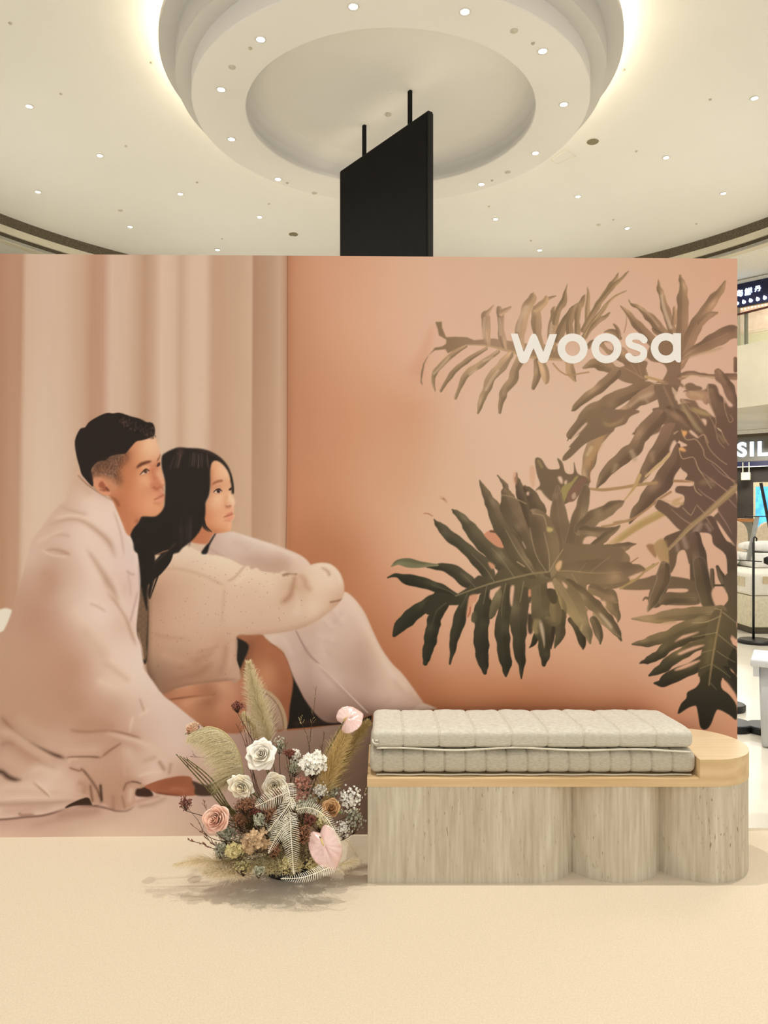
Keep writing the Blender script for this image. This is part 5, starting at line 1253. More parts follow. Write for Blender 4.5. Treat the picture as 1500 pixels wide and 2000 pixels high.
def blocks(n):        # which n x n cells are smooth enough to be one face
    bh, bw = nh // n, nu // n
    c00 = img[0:nh:n, 0:nu:n]; c01 = img[0:nh:n, n:nu + 1:n]; c10 = img[n:nh + 1:n, 0:nu:n]; c11 = img[n:nh + 1:n, n:nu + 1:n]
    err = np.zeros((bh, bw))
    for a in range(n + 1):
        for b2 in range(n + 1):
            s, t = a / n, b2 / n
            pr = c00 * (1 - s) * (1 - t) + c01 * (1 - s) * t + c10 * s * (1 - t) + c11 * s * t
            err = np.maximum(err, np.abs(pr - img[a:a + nh - n + 1:n, b2:b2 + nu - n + 1:n]).max(2))
    return err < .011
ok8 = blocks(8); ok4 = blocks(4); ok2 = blocks(2)
done = np.zeros((nh, nu), bool); quads = []
for n, ok in ((8, ok8), (4, ok4), (2, ok2), (1, np.ones((nh, nu), bool))):
    cov = done[::n, ::n][:nh // n, :nu // n]
    use = ok & ~cov
    r_, c_2 = np.nonzero(use); r_ = r_ * n; c_2 = c_2 * n
    quads.append(np.stack([r_ * (nu + 1) + c_2, r_ * (nu + 1) + c_2 + n, (r_ + n) * (nu + 1) + c_2 + n, (r_ + n) * (nu + 1) + c_2], 1))
    done |= np.kron(use, np.ones((n, n), bool))[:nh, :nu].astype(bool)
quads = np.concatenate(quads); used = np.unique(quads); remap = np.full((nh + 1) * (nu + 1), -1, np.int64); remap[used] = np.arange(len(used))
quads = remap[quads]; rr_, cc_ = used // (nu + 1), used % (nu + 1)
co = np.stack([us[cc_], np.zeros(len(used)), hs_[rr_]], 1).astype(np.float32)
me = bpy.data.meshes.new('printed_face')
me.vertices.add(len(used)); me.vertices.foreach_set('co', co.ravel())
me.loops.add(quads.size); me.loops.foreach_set('vertex_index', quads.ravel().astype(np.int32))
me.polygons.add(len(quads)); me.polygons.foreach_set('loop_start', np.arange(0, quads.size, 4, dtype=np.int32)); me.polygons.foreach_set('loop_total', np.full(len(quads), 4, np.int32))
me.update(calc_edges=True)
ca_ = me.color_attributes.new('print', 'FLOAT_COLOR', 'POINT')
c = img[rr_, cc_]; c = np.where(c <= .04045, c / 12.92, ((c + .055) / 1.055) ** 2.4) * PRINT_GAIN; c = np.minimum(c, .9)
ca_.data.foreach_set('color', np.concatenate([c, np.ones((len(c), 1))], 1).astype(np.float32).ravel())
print('print mesh', len(used), len(quads))
M_print = bpy.data.materials.new('printed vinyl'); M_print.use_nodes = True
nt = M_print.node_tree; b = nt.nodes['Principled BSDF']; at_ = nt.nodes.new('ShaderNodeAttribute'); at_.attribute_name = 'print'
nt.links.new(at_.outputs['Color'], b.inputs['Base Color']); b.inputs['Roughness'].default_value = .55; b.inputs['Specular IOR Level'].default_value = .12
me.materials.append(M_print); pf = bpy.data.objects.new('printed_face', me); C.objects.link(pf); pf.parent = W
# lettering: five flat cream letters fixed to the print
M_let = mat('cream vinyl lettering', (250, 246, 238), .5, scale=(3, 3, 3), col2=(248, 244, 235))
def letpt(px, py, off):
    v = wallpt(px, py); u = Vector((v.x - xL.x, v.y - xL.y)).length; return Vector((u, -off, v.z))
def letter(polys, label):
    bm = bmesh.new()
    for q_, poly in enumerate(polys):
        a = [bm.verts.new(letpt(x, y, .0034 + (.0004 if len(poly) > 4 else 0) + (.0003 if q_ == len(polys) - 1 else 0))) for x, y in poly]; b = [bm.verts.new(letpt(x, y, -.0005)) for x, y in poly]
        n = len(poly)
        f = bm.faces.new(a)
        for i in range(n): bm.faces.new((a[i], b[i], b[(i + 1) % n], a[(i + 1) % n]))
        bmesh.ops.triangulate(bm, faces=[f])
    tag(obj('letter', bm, M_let, W), label)
def annulus(cx, cy, ro, ri, n=64):
    out = []
    for k in range(n):
        a, b = 2 * PI * k / n, 2 * PI * (k + 1) / n
        out.append([(cx + ro * math.cos(a), cy + ro * math.sin(a)), (cx + ro * math.cos(b), cy + ro * math.sin(b)), (cx + ri * math.cos(b), cy + ri * math.sin(b)), (cx + ri * math.cos(a), cy + ri * math.sin(a))])
    return out
def ribbon2(pts, hw):
    q = spline([(x, y, 0) for x, y in pts], 6); out = []; L = []; Rr = []
    for i, p in enumerate(q):
        t = (q[min(i + 1, len(q) - 1)] - q[max(i - 1, 0)]).normalized(); n = Vector((-t.y, t.x, 0)) * hw
        L.append((p.x + n.x, p.y + n.y)); Rr.append((p.x - n.x, p.y - n.y))
    for i in range(len(q) - 1): out.append([L[i], L[i + 1], Rr[i + 1], Rr[i]])
    for p in (q[0], q[-1]): out.append([(p.x + hw * math.cos(2 * PI * k / 20), p.y + hw * math.sin(2 * PI * k / 20)) for k in range(20)])
    return out
c1 = lambda pts: [(800 + x / 4.286, 500 + y / 4.286) for x, y in pts]
c2 = lambda pts: [(1100 + x / 4.286, 500 + y / 4.286) for x, y in pts]
letter([c1([(845,652),(903,652),(955,808),(1012,672),(1024,656),(1040,652),(1053,656),(1064,672),(1118,806),(1170,656),(1232,655),(1162,862),(1150,886),(1133,897),(1112,899),(1094,893),(1082,880),(1036,772),(990,880),(978,893),(960,900),(940,899),(924,892),(912,874)])], 'cream letter w')
letter(annulus(1118, 681, 29.3, 14.6), 'first cream letter o')
letter(annulus(1184, 680.5, 29.3, 14.6), 'second cream letter o')
letter(ribbon2(c2([(676,706),(650,682),(612,673),(572,678),(549,704),(556,738),(592,756),(634,770),(668,794),(671,830),(648,858),(610,868),(572,862),(545,840)]), 6.5), 'cream letter s')
letter(annulus(1300, 680, 29.3, 14.8) + [c2([(918,648),(983,648),(983,880),(976,892),(960,893),(945,885),(918,850)])], 'cream letter a')
# ================================================================ bench and its two quilted cushions
M_trav = bpy.data.materials.new('grey travertine'); M_trav.use_nodes = True
nt = M_trav.node_tree; b = nt.nodes['Principled BSDF']; b.inputs['Roughness'].default_value = .55; b.inputs['Specular IOR Level'].default_value = .25
tc = nt.nodes.new('ShaderNodeTexCoord')
def nz(scale, detail, sc_=1.0, dist=0):
    mp = nt.nodes.new('ShaderNodeMapping'); mp.inputs['Scale'].default_value = scale; nt.links.new(tc.outputs['Object'], mp.inputs[0])
    n = nt.nodes.new('ShaderNodeTexNoise'); n.inputs['Scale'].default_value = sc_; n.inputs['Detail'].default_value = detail; n.inputs['Distortion'].default_value = dist; nt.links.new(mp.outputs[0], n.inputs[0]); return n
def ramp(src, els):
    r = nt.nodes.new('ShaderNodeValToRGB'); cr = r.color_ramp
    while len(cr.elements) < len(els): cr.elements.new(.5)
    for e, (p, c) in zip(cr.elements, els): e.position = p; e.color = (*lin(c), 1)
    nt.links.new(src, r.inputs[0]); return r
n1 = nz((70, 70, 5.0), 10); r1 = ramp(n1.outputs[0], [(.3, (196, 185, 164)), (.5, (210, 200, 180)), (.72, (222, 214, 196))])
n2 = nz((16, 16, 1.6), 4); r2 = ramp(n2.outputs[0], [(.35, (236, 232, 224)), (.7, (255, 255, 252))])
mx = nt.nodes.new('ShaderNodeMix'); mx.data_type = 'RGBA'; mx.blend_type = 'MULTIPLY'; mx.inputs[0].default_value = 1
nt.links.new(r1.outputs[0], mx.inputs[6]); nt.links.new(r2.outputs[0], mx.inputs[7])
n3 = nz((120, 120, 22), 6, 1, .4); r3 = ramp(n3.outputs[0], [(.62, (255, 255, 255)), (.70, (176, 164, 140))])
n4 = nz((6, 6, 1.2), 2); r4 = ramp(n4.outputs[0], [(.44, (255, 255, 255)), (.60, (0, 0, 0))])
m3 = nt.nodes.new('ShaderNodeMix'); m3.data_type = 'RGBA'; nt.links.new(r4.outputs[0], m3.inputs[0]); nt.links.new(r3.outputs[0], m3.inputs[6]); m3.inputs[7].default_value = (1, 1, 1, 1)
m2 = nt.nodes.new('ShaderNodeMix'); m2.data_type = 'RGBA'; m2.blend_type = 'MULTIPLY'; m2.inputs[0].default_value = 1
nt.links.new(mx.outputs[2], m2.inputs[6]); nt.links.new(m3.outputs[2], m2.inputs[7]); nt.links.new(m2.outputs[2], b.inputs['Base Color'])
bp = nt.nodes.new('ShaderNodeBump'); bp.inputs['Strength'].default_value = .25; bp.inputs['Distance'].default_value = .001; nt.links.new(r3.outputs[0], bp.inputs['Height']); nt.links.new(bp.outputs[0], b.inputs['Normal'])

M_oak = mat('pale maple', (226, 198, 152), .45, spec=.3, scale=(1.6, 24, 30), detail=6, col2=(208, 176, 128), lo=.35, hi=.7)
M_oakt = mat('pale maple top', (228, 204, 166), .4, spec=.35, scale=(2.0, 30, 30), detail=6, col2=(216, 188, 148), lo=.35, hi=.7)
OX, OY = -.066, 3.195; RB = .217
BN = thing('bench', 'scalloped travertine bench with pale wooden top and raised round end', 'bench', (OX, OY - RB, 0))
bo = Vector((OX, OY - RB))
c3, c2_, c1_ = 1.338, .966, .602
front = [(OX, OY - RB), (c1_, OY - RB)]
def arc(cx, a0, a1, n=18): return [(cx + RB * math.cos(R(a0 + (a1 - a0) * i / n)), OY + RB * math.sin(R(a0 + (a1 - a0) * i / n))) for i in range(n + 1)]
h1 = (c2_ - c1_) / 2; h2 = (c3 - c2_) / 2
aj1 = math.degrees(math.acos(h1 / RB)); aj2 = math.degrees(math.acos(h2 / RB))
pl = [(OX, OY - RB)] + arc(c1_, -90, -aj1) + arc(c2_, -180 + aj1, -aj2)[1:] + arc(c3, -180 + aj2, 180 - aj2, 40)[1:] + arc(c2_, aj2, 180 - aj1)[1:] + arc(c1_, aj1, 90)[1:] + [(OX, OY + RB)]
pl = [(x - bo.x, y - bo.y) for x, y in pl]
bm = prism(bmesh.new(), pl, 0.0, .391); o = obj('base', bm, M_trav, BN)
for p_ in o.data.polygons: p_.use_smooth = False
XS = 1.276; RW = RB + .002
pw = [(OX - .002, OY - RW), (XS, OY - RW), (XS, OY + RW), (OX - .002, OY + RW)]
obj('seat_board', prism(bmesh.new(), [(x - bo.x, y - bo.y) for x, y in pw], .391, .424), M_oak, BN)
RBo = RB; RB = RW
pe = [(XS, OY - RW)] + arc(c3, -90, 90, 48) + [(XS, OY + RW)]; RB = RBo
obj('raised_end', prism(bmesh.new(), [(x - bo.x, y - bo.y) for x, y in pe], .391, .499), M_oak, BN)
obj('end_top_veneer', prism(bmesh.new(), [(x - bo.x, y - bo.y) for x, y in pe], .499, .5003), M_oakt, BN)
obj('seam', box(.0, .012, .02, .03, .391, .4245), M_slot, BN) if False else None

M_fab = mat('grey beige ribbed fabric', (212, 207, 190), .95, spec=.05, scale=(60, 60, 200), detail=4, col2=(190, 184, 164), lo=.3, hi=.75, bump=.55, bscale=(130, 130, 520), dist=.0016, sheen=.25)
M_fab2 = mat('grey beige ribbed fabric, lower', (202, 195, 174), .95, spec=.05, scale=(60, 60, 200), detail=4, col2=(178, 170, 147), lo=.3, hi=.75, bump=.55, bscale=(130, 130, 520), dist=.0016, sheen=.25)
M_pipe = mat('pale piping', (222, 216, 194), .8, scale=(300, 300, 300))
def cushion(x0, x1, y0, y1, z0, z1, seams, name, label, backz=None, ex=5.5, cross=None, m=None, topseam=None):
    t = thing(name, label, 'cushion', ((x0 + x1) / 2, y0, z0), group='quilted cushions on the bench')
    NX, NP = 520, 84; vs = []; fs = []
    yc, zc = (y0 + y1) / 2, (z0 + z1) / 2; a = (y1 - y0) / 2; hb = (z1 - z0) / 2
    rnd = random.Random(len(seams)); ph = [rnd.random() * 6 for _ in range(8)]
    for i in range(NX + 1):
        s = i / NX; x = x0 + (x1 - x0) * s
        e = min(x - x0, x1 - x); er = .026
        sh = math.sqrt(max(0, 1 - (1 - min(1, e / er)) ** 2)) if e < er else 1
        sh = max(sh, .02)
        for k in range(NP):
            th = 2 * PI * k / NP; cc, ss = math.cos(th), math.sin(th)
            yy = math.copysign(abs(cc) ** (2 / ex), cc); zz = math.copysign(abs(ss) ** (2 / (ex * .75)), ss)
            ins = 0
            for sx in seams:
                dxs = sx + (cross * (yy * a / .2) * .5 if cross else 0) - x
                ins += math.exp(-(dxs / .0035) ** 2) * .006 + math.exp(-(dxs / .014) ** 2) * .003
            if topseam is not None and zz > 0: ins += math.exp(-((yy - topseam(x)) * a / .004) ** 2) * .006 + math.exp(-((yy - topseam(x)) * a / .02) ** 2) * .002
            puff = .0012 * math.sin(x * 23 + ph[0]) + .0006 * math.sin(x * 90 + ph[1] + zz * 2)
            A_ = a * (1 - .0 * (1 - sh)) - er * (1 - sh) - ins + puff * .6; Bh = hb * (.45 + .55 * sh) - ins * (1 if zz > 0 else .3)
            z = zc + zz * Bh + (puff if zz > 0 else 0)
            y = yc + yy * A_
            if backz is not None and zz > 0: z += (backz - z1) * max(0, (y - y0) / (y1 - y0)) * max(0, zz)
            vs.append((x - (x0 + x1) / 2, y - y0, z - z0))
    for i in range(NX):
        for k in range(NP):
            fs.append((i * NP + k, i * NP + (k + 1) % NP, (i + 1) * NP + (k + 1) % NP, (i + 1) * NP + k))
    fs.append(tuple(range(NP))[::-1]); fs.append(tuple(NX * NP + k for k in range(NP)))
    obj('padding', (vs, fs), m or M_fab, t, True)
    return t
xl, xr = -.05, 1.272
lo_s = [xl + .045 + i * .0845 for i in range(16)]
c_lo = cushion(xl - .008, xr + .003, 3.003, 3.405, .425, .530, [s for s in lo_s if s < xr - .02], 'seat_cushion', 'lower grey beige quilted cushion resting on the wooden seat', m=M_fab2)
pp = [(xl + .02 + (xr - xl - .04) * i / 60, 3.004 + .003 * math.sin(i * .8), .4305) for i in range(61)]
def pipe(par, pts, r=.0035, name='piping'):
    bm = bmesh.new(); tube(bm, [Vector(p) - Vector(par.location) for p in pts], r, 6); return obj(name, bm, M_pipe, par, True)
pipe(c_lo, pp, .003)
up_s = [at(px, 1400, 3.2).x for px in ()]
up_s = [xl + .128 + i * .1475 for i in range(8)]
c_up = cushion(xl + .002, xr - .008, 3.000, 3.402, .530, .618, up_s, 'seat_cushion', 'upper lighter quilted cushion with piped lower edge, on top of the other', backz=.596, cross=-.0, topseam=lambda x: .30 + .03 * math.sin(x * 9))
pipe(c_up, [(xl + .02 + (xr - xl - .045) * i / 80, 2.998 + .004 * math.sin(i * .23), .5365 + .004 * math.sin(i * .19 + 1) - (.010 * max(0, (i - 50) / 30))) for i in range(81)], .0042)
pipe(c_up, [(xl + .012, 3.03, .566), (xl + .004, 3.01, .570), (xl + .006, 2.998, .562), (xl + .018, 2.994, .558), (xl + .03, 2.996, .562), (xl + .024, 2.996, .572), (xl + .014, 2.998, .570)], .004, 'rolled_corner')
# ================================================================ things seen past the right edge of the backdrop
M_plastic = mat('white grey plastic', (226, 228, 230), .4, scale=(4, 4, 4))
M_black = mat('black metal', (30, 28, 27), .4, spec=.4)
M_bed = mat('cream upholstery', (236, 226, 196), .8, scale=(30, 30, 30))
M_matt = mat('white mattress knit', (250, 246, 234), .8, scale=(20, 20, 160), col2=(240, 234, 216))
M_duvet = mat('white bedding', (250, 247, 238), .85, scale=(8, 8, 8))
# storage box
SB = thing('storage_box', 'white plastic storage box with overhanging lid by the backdrop edge', 'box', (2.335, 4.70, 0), R(-29))
def frust(x0, x1, y0, y1, z0, z1, t):
    bm = box(x0, x1, y0, y1, z0, z1)
    for v in bm.verts:
        if v.co.z < (z0 + z1) / 2: v.co.x = (v.co.x - (x0 + x1) / 2) * t + (x0 + x1) / 2; v.co.y = (v.co.y - (y0 + y1) / 2) * t + (y0 + y1) / 2
    bmesh.ops.bevel(bm, geom=bm.edges[:], offset=.010, segments=2, affect='EDGES'); return bm
obj('body', frust(.045, .60, .04, .36, 0, .52, .94), M_plastic, SB, True)
obj('lid', box(0, .645, 0, .40, .515, .56, .010), M_plastic, SB, True)
obj('handle', box(.015, .05, .02, .07, .45, .517, .004), M_plastic, SB)
# bed
BD = thing('bed', 'cream upholstered bed with white mattress behind the backdrop', 'bed', (5.35, 9.12, 0))
obj('base', box(-.82, .82, 0, 2.0, .07, .455, .02), M_bed, BD, True)
obj('plinth', box(-.80, .80, .02, 1.98, 0, .07), M_slot, BD)
obj('mattress', box(-.81, .81, .01, 1.98, .457, .735, .05), M_matt, BD, True)
obj('care_tag', box(-.66, -.56, -.004, .012, .61, .70), mat('beige tag', (222, 202, 160), .7), BD)
obj('care_tag', box(-.815, -.806, .15, .36, .56, .68), mat('beige side tag', (226, 212, 180), .7), BD)
dv = tag(obj('folded_duvet', box(5.02, 6.2, 10.0, 10.8, .737, .93, .06), M_duvet, smooth=True), 'thick white folded duvet lying on the bed', 'duvet')
def pillow(x0, x1, y0, y1, z0, z1):
    bm = bmesh.new(); bmesh.ops.create_uvsphere(bm, u_segments=28, v_segments=16, radius=1)
    for v in bm.verts:
        c = v.co; 
        v.co = Vector(((x0 + x1) / 2 + math.copysign(abs(c.x) ** .55, c.x) * (x1 - x0) / 2, (y0 + y1) / 2 + math.copysign(abs(c.y) ** .55, c.y) * (y1 - y0) / 2, (z0 + z1) / 2 + math.copysign(abs(c.z) ** .9, c.z) * (z1 - z0) / 2))
    return bm
tag(obj('pillow', pillow(4.55, 5.0, 10.25, 10.75, .737, .93), M_duvet, smooth=True), 'white pillow lying left of the folded duvet', 'pillow', 'pillows on the bed')
tag(obj('pillow', pillow(5.1, 6.1, 10.2, 10.8, .932, 1.09), M_duvet, smooth=True), 'long white pillow on top of the folded duvet', 'pillow', 'pillows on the bed')
# round backed chair
M_chair = mat('cream chair shell', (232, 212, 182), .6)
def shell_chair(x, y, label):
    t = thing('chair', label, 'chair', (x, y, 0), R(10), 'cream shell chairs')
    bm = bmesh.new(); pts = []
    for i in range(25):
        a = PI * i / 24; pts.append((.21 * math.cos(a), .34 * math.sin(a) + 0.0))
    M = Matrix.Translation((0, .25, .98)) @ Matrix.Rotation(R(96), 4, 'X')
    prism(bm, pts + [(-.20, -.40), (.20, -.40)], -.03, .03, M); obj('backrest', bm, M_chair, t)
    obj('seat', box(-.22, .22, -.22, .24, .42, .50, .03), M_chair, t, True)
    for sx in (-.17, .17):
        for sy in (-.18, .18): obj('leg', tube(bmesh.new(), [(sx, sy, .43), (sx * 1.15, sy * 1.15, 0)], .015), M_black, t)
    return t
shell_chair(*(at(1446, 1056, 14).x, 13.8), 'cream round-backed chair just right of the backdrop edge')
shell_chair(*(at(1508, 1056, 13).x, 12.9), 'cream round-backed chair at the right picture edge')
# display stand: pole on a round base, two bars and a slanting grey strip
px_ = at(1475, 1255, 8.5).x
PS = thing('display_stand', 'black pole stand on a round base with a slanting grey strip, before the bed', 'stand', (px_, 8.5, 0))
def sl(x, y, dz=0.0): p = at(x, y, 8.5 + dz); return Vector((p.x - px_, p.y - 8.5, p.z))
obj('base', lathe(bmesh.new(), [(0, .0), (.19, 0), (.19, .02), (.17, .035), (0, .04)], n=36), M_black, PS, False)
obj('pole', tube(bmesh.new(), [(-.02, 0, .035), (-.02, 0, 1.15)], .014, 10), M_black, PS, True)
obj('crossbar', tube(bmesh.new(), [sl(1400, 1091, .03), sl(1488, 1097, .03)], .006, 8), M_black, PS, True)
obj('top_bar', tube(bmesh.new(), [sl(1453, 1008.5, .03), sl(1502, 1008.5, .03)], .006, 8), M_black, PS, True)
obj('hook', tube(bmesh.new(), spline([sl(1472, 1060), sl(1473, 1049), sl(1478, 1052), sl(1477, 1057)], 4), .008, 6), M_black, PS, True)
M_alu = mat('grey aluminium', (182, 182, 174), .4, metal=.3)
bm = bmesh.new(); q = [sl(1477, 1008, .05), sl(1484, 1008, .05), sl(1467, 1094, .05), sl(1459, 1094, .05)]
va = [bm.verts.new(v) for v in q]; vb = [bm.verts.new(v + Vector((0, .03, 0))) for v in q]
bm.faces.new(va); bm.faces.new(vb[::-1])
for i in range(4): bm.faces.new((va[i], vb[i], vb[(i + 1) % 4], va[(i + 1) % 4]))
obj('slanting_strip', bm, M_alu, PS)
obj('slanting_leg', tube(bmesh.new(), [sl(1486, 943, .1), sl(1503, 1030, .1)], .020, 4), M_black, PS)
obj('clamp', lathe(bmesh.new(), [(0, -.05), (.04, -.03), (.04, .03), (0, .05)], n=16, M=Matrix.Translation(sl(1499, 1095))), M_black, PS, True)
# round weights
def disc(px, py, z, r, label):
    p = at(px, py, z)
    t = tag(obj('stand_base', lathe(bmesh.new(), [(0, 0), (r, 0), (r, .035), (r - .006, .042), (r - .02, .044), (0, .046)], n=40), M_black, loc=(p.x, z, 0)), label, 'stand base', 'black round stand bases')
    return t
disc(1432, 1400, 5.12, .125, 'black round stand base on the floor nearest the backdrop edge')
disc(1493, 1410, 5.06, .118, 'black round stand base touching the white storage box')
disc(1423, 1385, 5.62, .12, 'black round stand base farther back behind the other two')
# ================================================================ dried flower arrangement on the carpet
FB = Vector((-.400, 3.10, .045))          # heart of the foam block
M_foam = mat('dark floral foam', (46, 42, 34), .9, scale=(80, 80, 80))
t = thing('flower_foam_tray', 'low dark tray of floral foam hidden under the dried flowers', 'tray', (FB.x, FB.y, 0))
obj('tray', lathe(bmesh.new(), [(0, 0), (.10, 0), (.115, .03), (.105, .03), (.10, .012), (0, .012)], n=32), M_black, t, True)
obj('foam', lathe(bmesh.new(), [(0, .012), (.095, .012), (.10, .05), (.075, .085), (0, .09)], n=24), M_foam, t, True)
GRP = 'flowers of the dried arrangement'
def rel2(bm, o):
    for v in bm.verts: v.co -= o.location
    return bm
def stem_pts(top, bend=.25, base=None):
    b0 = base or FB + Vector((random.uniform(-.05, .05), random.uniform(-.04, .02), .03))
    mid = (b0 + top) / 2 + Vector((0, 0, bend * (top - b0).length * .35))
    return spline([b0, mid, top], 6)
def stemobj(par, pts, m, r=.0022, name='stem'):
    bm = bmesh.new(); tube(bm, [p - par.location for p in pts], [r] * (len(pts) - 1) + [r * .7], 5); return obj(name, bm, m, par, True)
M_stem = mat('dull green stem', (112, 106, 66), .7, scale=(40, 40, 40), col2=(88, 80, 48))
M_stemd = mat('dark brown stem', (84, 62, 46), .8, scale=(40, 40, 40))
M_rach = mat('straw stem', (206, 190, 136), .8, scale=(40, 40, 40))
M_leafg = mat('rose leaf green', (112, 124, 62), .5, scale=(60, 60, 60), col2=(88, 100, 48))

def petal(bm, M, a0, spread, r0, r1, h0, h1, flare, n=8, pt=.0, curl=0):
    g = []
    for j in range(n + 1):
        v = j / n; row = []
        for i in range(n + 1):
            u = -1 + 2 * i / n
            wdt = spread * (math.sin(PI * min(1, .18 + v * .62)) ** .7)
            a = a0 + u * wdt
            rr = r0 + (r1 - r0) * math.sin(v * PI * .5) ** .8 + flare * max(0, v - .55) ** 2 * 4
            drop = abs(u) ** 2.4 * v * .38
            tipf = pt * max(0, 1 - abs(u) * 1.7) ** 1.3 * max(0, v - .6) ** 1.2 * 3.3
            rr *= 1 - drop * .35; rr += tipf + curl * .5 * max(0, v - .8) * (1 - abs(u))
            hh = h0 + (h1 - h0) * v - drop * (h1 - h0) + tipf * .25
            hh -= curl * max(0, v - .78) ** 2 * 14 * (.6 + .4 * math.sin(u * 3 + a0))
            row.append(bm.verts.new(M @ Vector((rr * math.cos(a), rr * math.sin(a), hh))))
        g.append(row)
    for j in range(n):
        for i in range(n): bm.faces.new((g[j][i], g[j][i + 1], g[j + 1][i + 1], g[j + 1][i]))
def aim(pos, d, roll=0):
    d = Vector(d).normalized(); q = d.to_track_quat('Z', 'Y'); return Matrix.Translation(pos) @ q.to_matrix().to_4x4() @ Matrix.Rotation(roll, 4, 'Z')
def rose(px, py, z, size, d, m, label, roll=0, openness=1.0, pointed=.0, squash=(1, 1), leaves=2, elong=1.0):
    pos = at(px, py, z); t = thing('rose', label, 'flower', pos, group=GRP)
    bm = bmesh.new(); s = size; L0 = Matrix.Diagonal((squash[0], squash[1], 1, 1))
    M = aim(Vector((0, 0, 0)), d, roll) @ L0
    rnd = random.Random(int(px * 7 + py))
    k = 0
    for ring, (cnt, ra, rb_, hb, ht, fl) in enumerate([(2, .04, .10, -.4, .40, 0), (3, .10, .20, -.4, .42, .0), (3, .16, .32, -.45, .40, .0), (4, .24, .46, -.5, .34, .03), (4, .30, .62, -.55, .22, .08 * openness), (5, .34, .74, -.6, .05, .14 * openness), (5, .36, .80, -.62, -.12, .20 * openness)]):
        for i in range(cnt):
            a = k * 2.399 + ring * .3 + rnd.uniform(-.1, .1) if False else (2 * PI * i / cnt + ring * .62 + rnd.uniform(-.08, .08))
            jr = rnd.uniform(.9, 1.1); petal(bm, M @ Matrix.Rotation(rnd.uniform(-.10, .10), 4, 'X') @ Matrix.Rotation(rnd.uniform(-.10, .10), 4, 'Y'), a, 1.45 * PI / cnt + .10, ra * s * .5, rb_ * s * jr, hb * s * elong, (ht + rnd.uniform(-.06, .06)) * s * elong, fl * s, pt=(pointed * .6 + .18) * s * (.16 if ring > 3 else .05), curl=.20 * s if ring > 1 else 0)
            k += 1
    o = obj('bloom', bm, m, t, True)
    md = o.modifiers.new('thickness', 'SOLIDIFY'); md.thickness = s * .02; md.offset = 0
    dd = Vector(d).normalized(); back = pos - dd * s * .6
    pts = stem_pts(back, .3); pts.append(pos - dd * s * .4)
    stemobj(t, pts, M_stem, .0028)
    for i in range(leaves):
        a = rnd.uniform(0, 6.28); bm = bmesh.new(); M2 = aim(back - pos, (math.cos(a) * .8, -.3, math.sin(a) * .5 - .3)); g = []
        for j in range(9):
            v = j / 8; w_ = s * .42 * math.sin(PI * v ** .8); g.append([bm.verts.new(M2 @ Vector((w_ * q, abs(q) * w_ * .35 + s * .25 * v * v, v * s * 1.15))) for q in (-1, -.5, 0, .5, 1)])
        for a_, b_ in zip(g, g[1:]):
            for i2 in range(4): bm.faces.new((a_[i2], a_[i2 + 1], b_[i2 + 1], b_[i2]))
        obj('leaf', bm, M_leafg, t, True)
    return t
def petalmat(name, c, c2, n=14): 
    m = mat(name, c, .6, spec=.2, scale=(n, n, n), col2=c2, lo=.35, hi=.7, bump=.15, bscale=(150, 150, 150), dist=.001)
    b = m.node_tree.nodes['Principled BSDF']; b.inputs['Subsurface Weight'].default_value = .12; b.inputs['Subsurface Radius'].default_value = (1, .8, .5); b.inputs['Subsurface Scale'].default_value = .012
    return m
M_rw = petalmat('ivory petals', (255, 251, 240), (254, 244, 222)); M_rc = petalmat('cream petals', (255, 248, 228), (252, 236, 200))
M_rp = petalmat('peach petals', (252, 218, 196), (244, 192, 166)); M_rt = petalmat('tan dried petals', (214, 172, 122), (178, 126, 80)); M_rb = petalmat('blush bud petals', (240, 214, 184), (226, 178, 144))
rose(510, 1472, 2.94, .060, (.0, -.93, .42), M_rw, 'large ivory rose, highest and widest open of the white roses', .3, 1.2, 1.0)
rose(470, 1537, 2.92, .050, (.05, -.97, .22), M_rc, 'cream rose with drooping point, left of the middle cream rose', 1.0, .8, 1.3, (.85, 1.15))
rose(536, 1534, 2.97, .052, (.1, -.93, .33), M_rc, 'cream rose in the middle, partly behind bleached fern', 2.0, .7, .6, (1, 1.05))
rose(419, 1599, 2.86, .058, (-.18, -.93, .34), M_rp, 'peach pink rose at the left side of the arrangement', .7, .5, .1, leaves=0)
rose(646, 1577, 2.93, .040, (-.1, -.80, .62), M_rt, 'tan dried rose near the pink heart-shaped flower', .2, .5, .2, leaves=1)
rose(374, 1421, 3.02, .036, (-.45, -.45, .78), M_rb, 'small blush rosebud, highest flower at the left', .2, .1, .3, (.85, 1), leaves=1, elong=1.3)

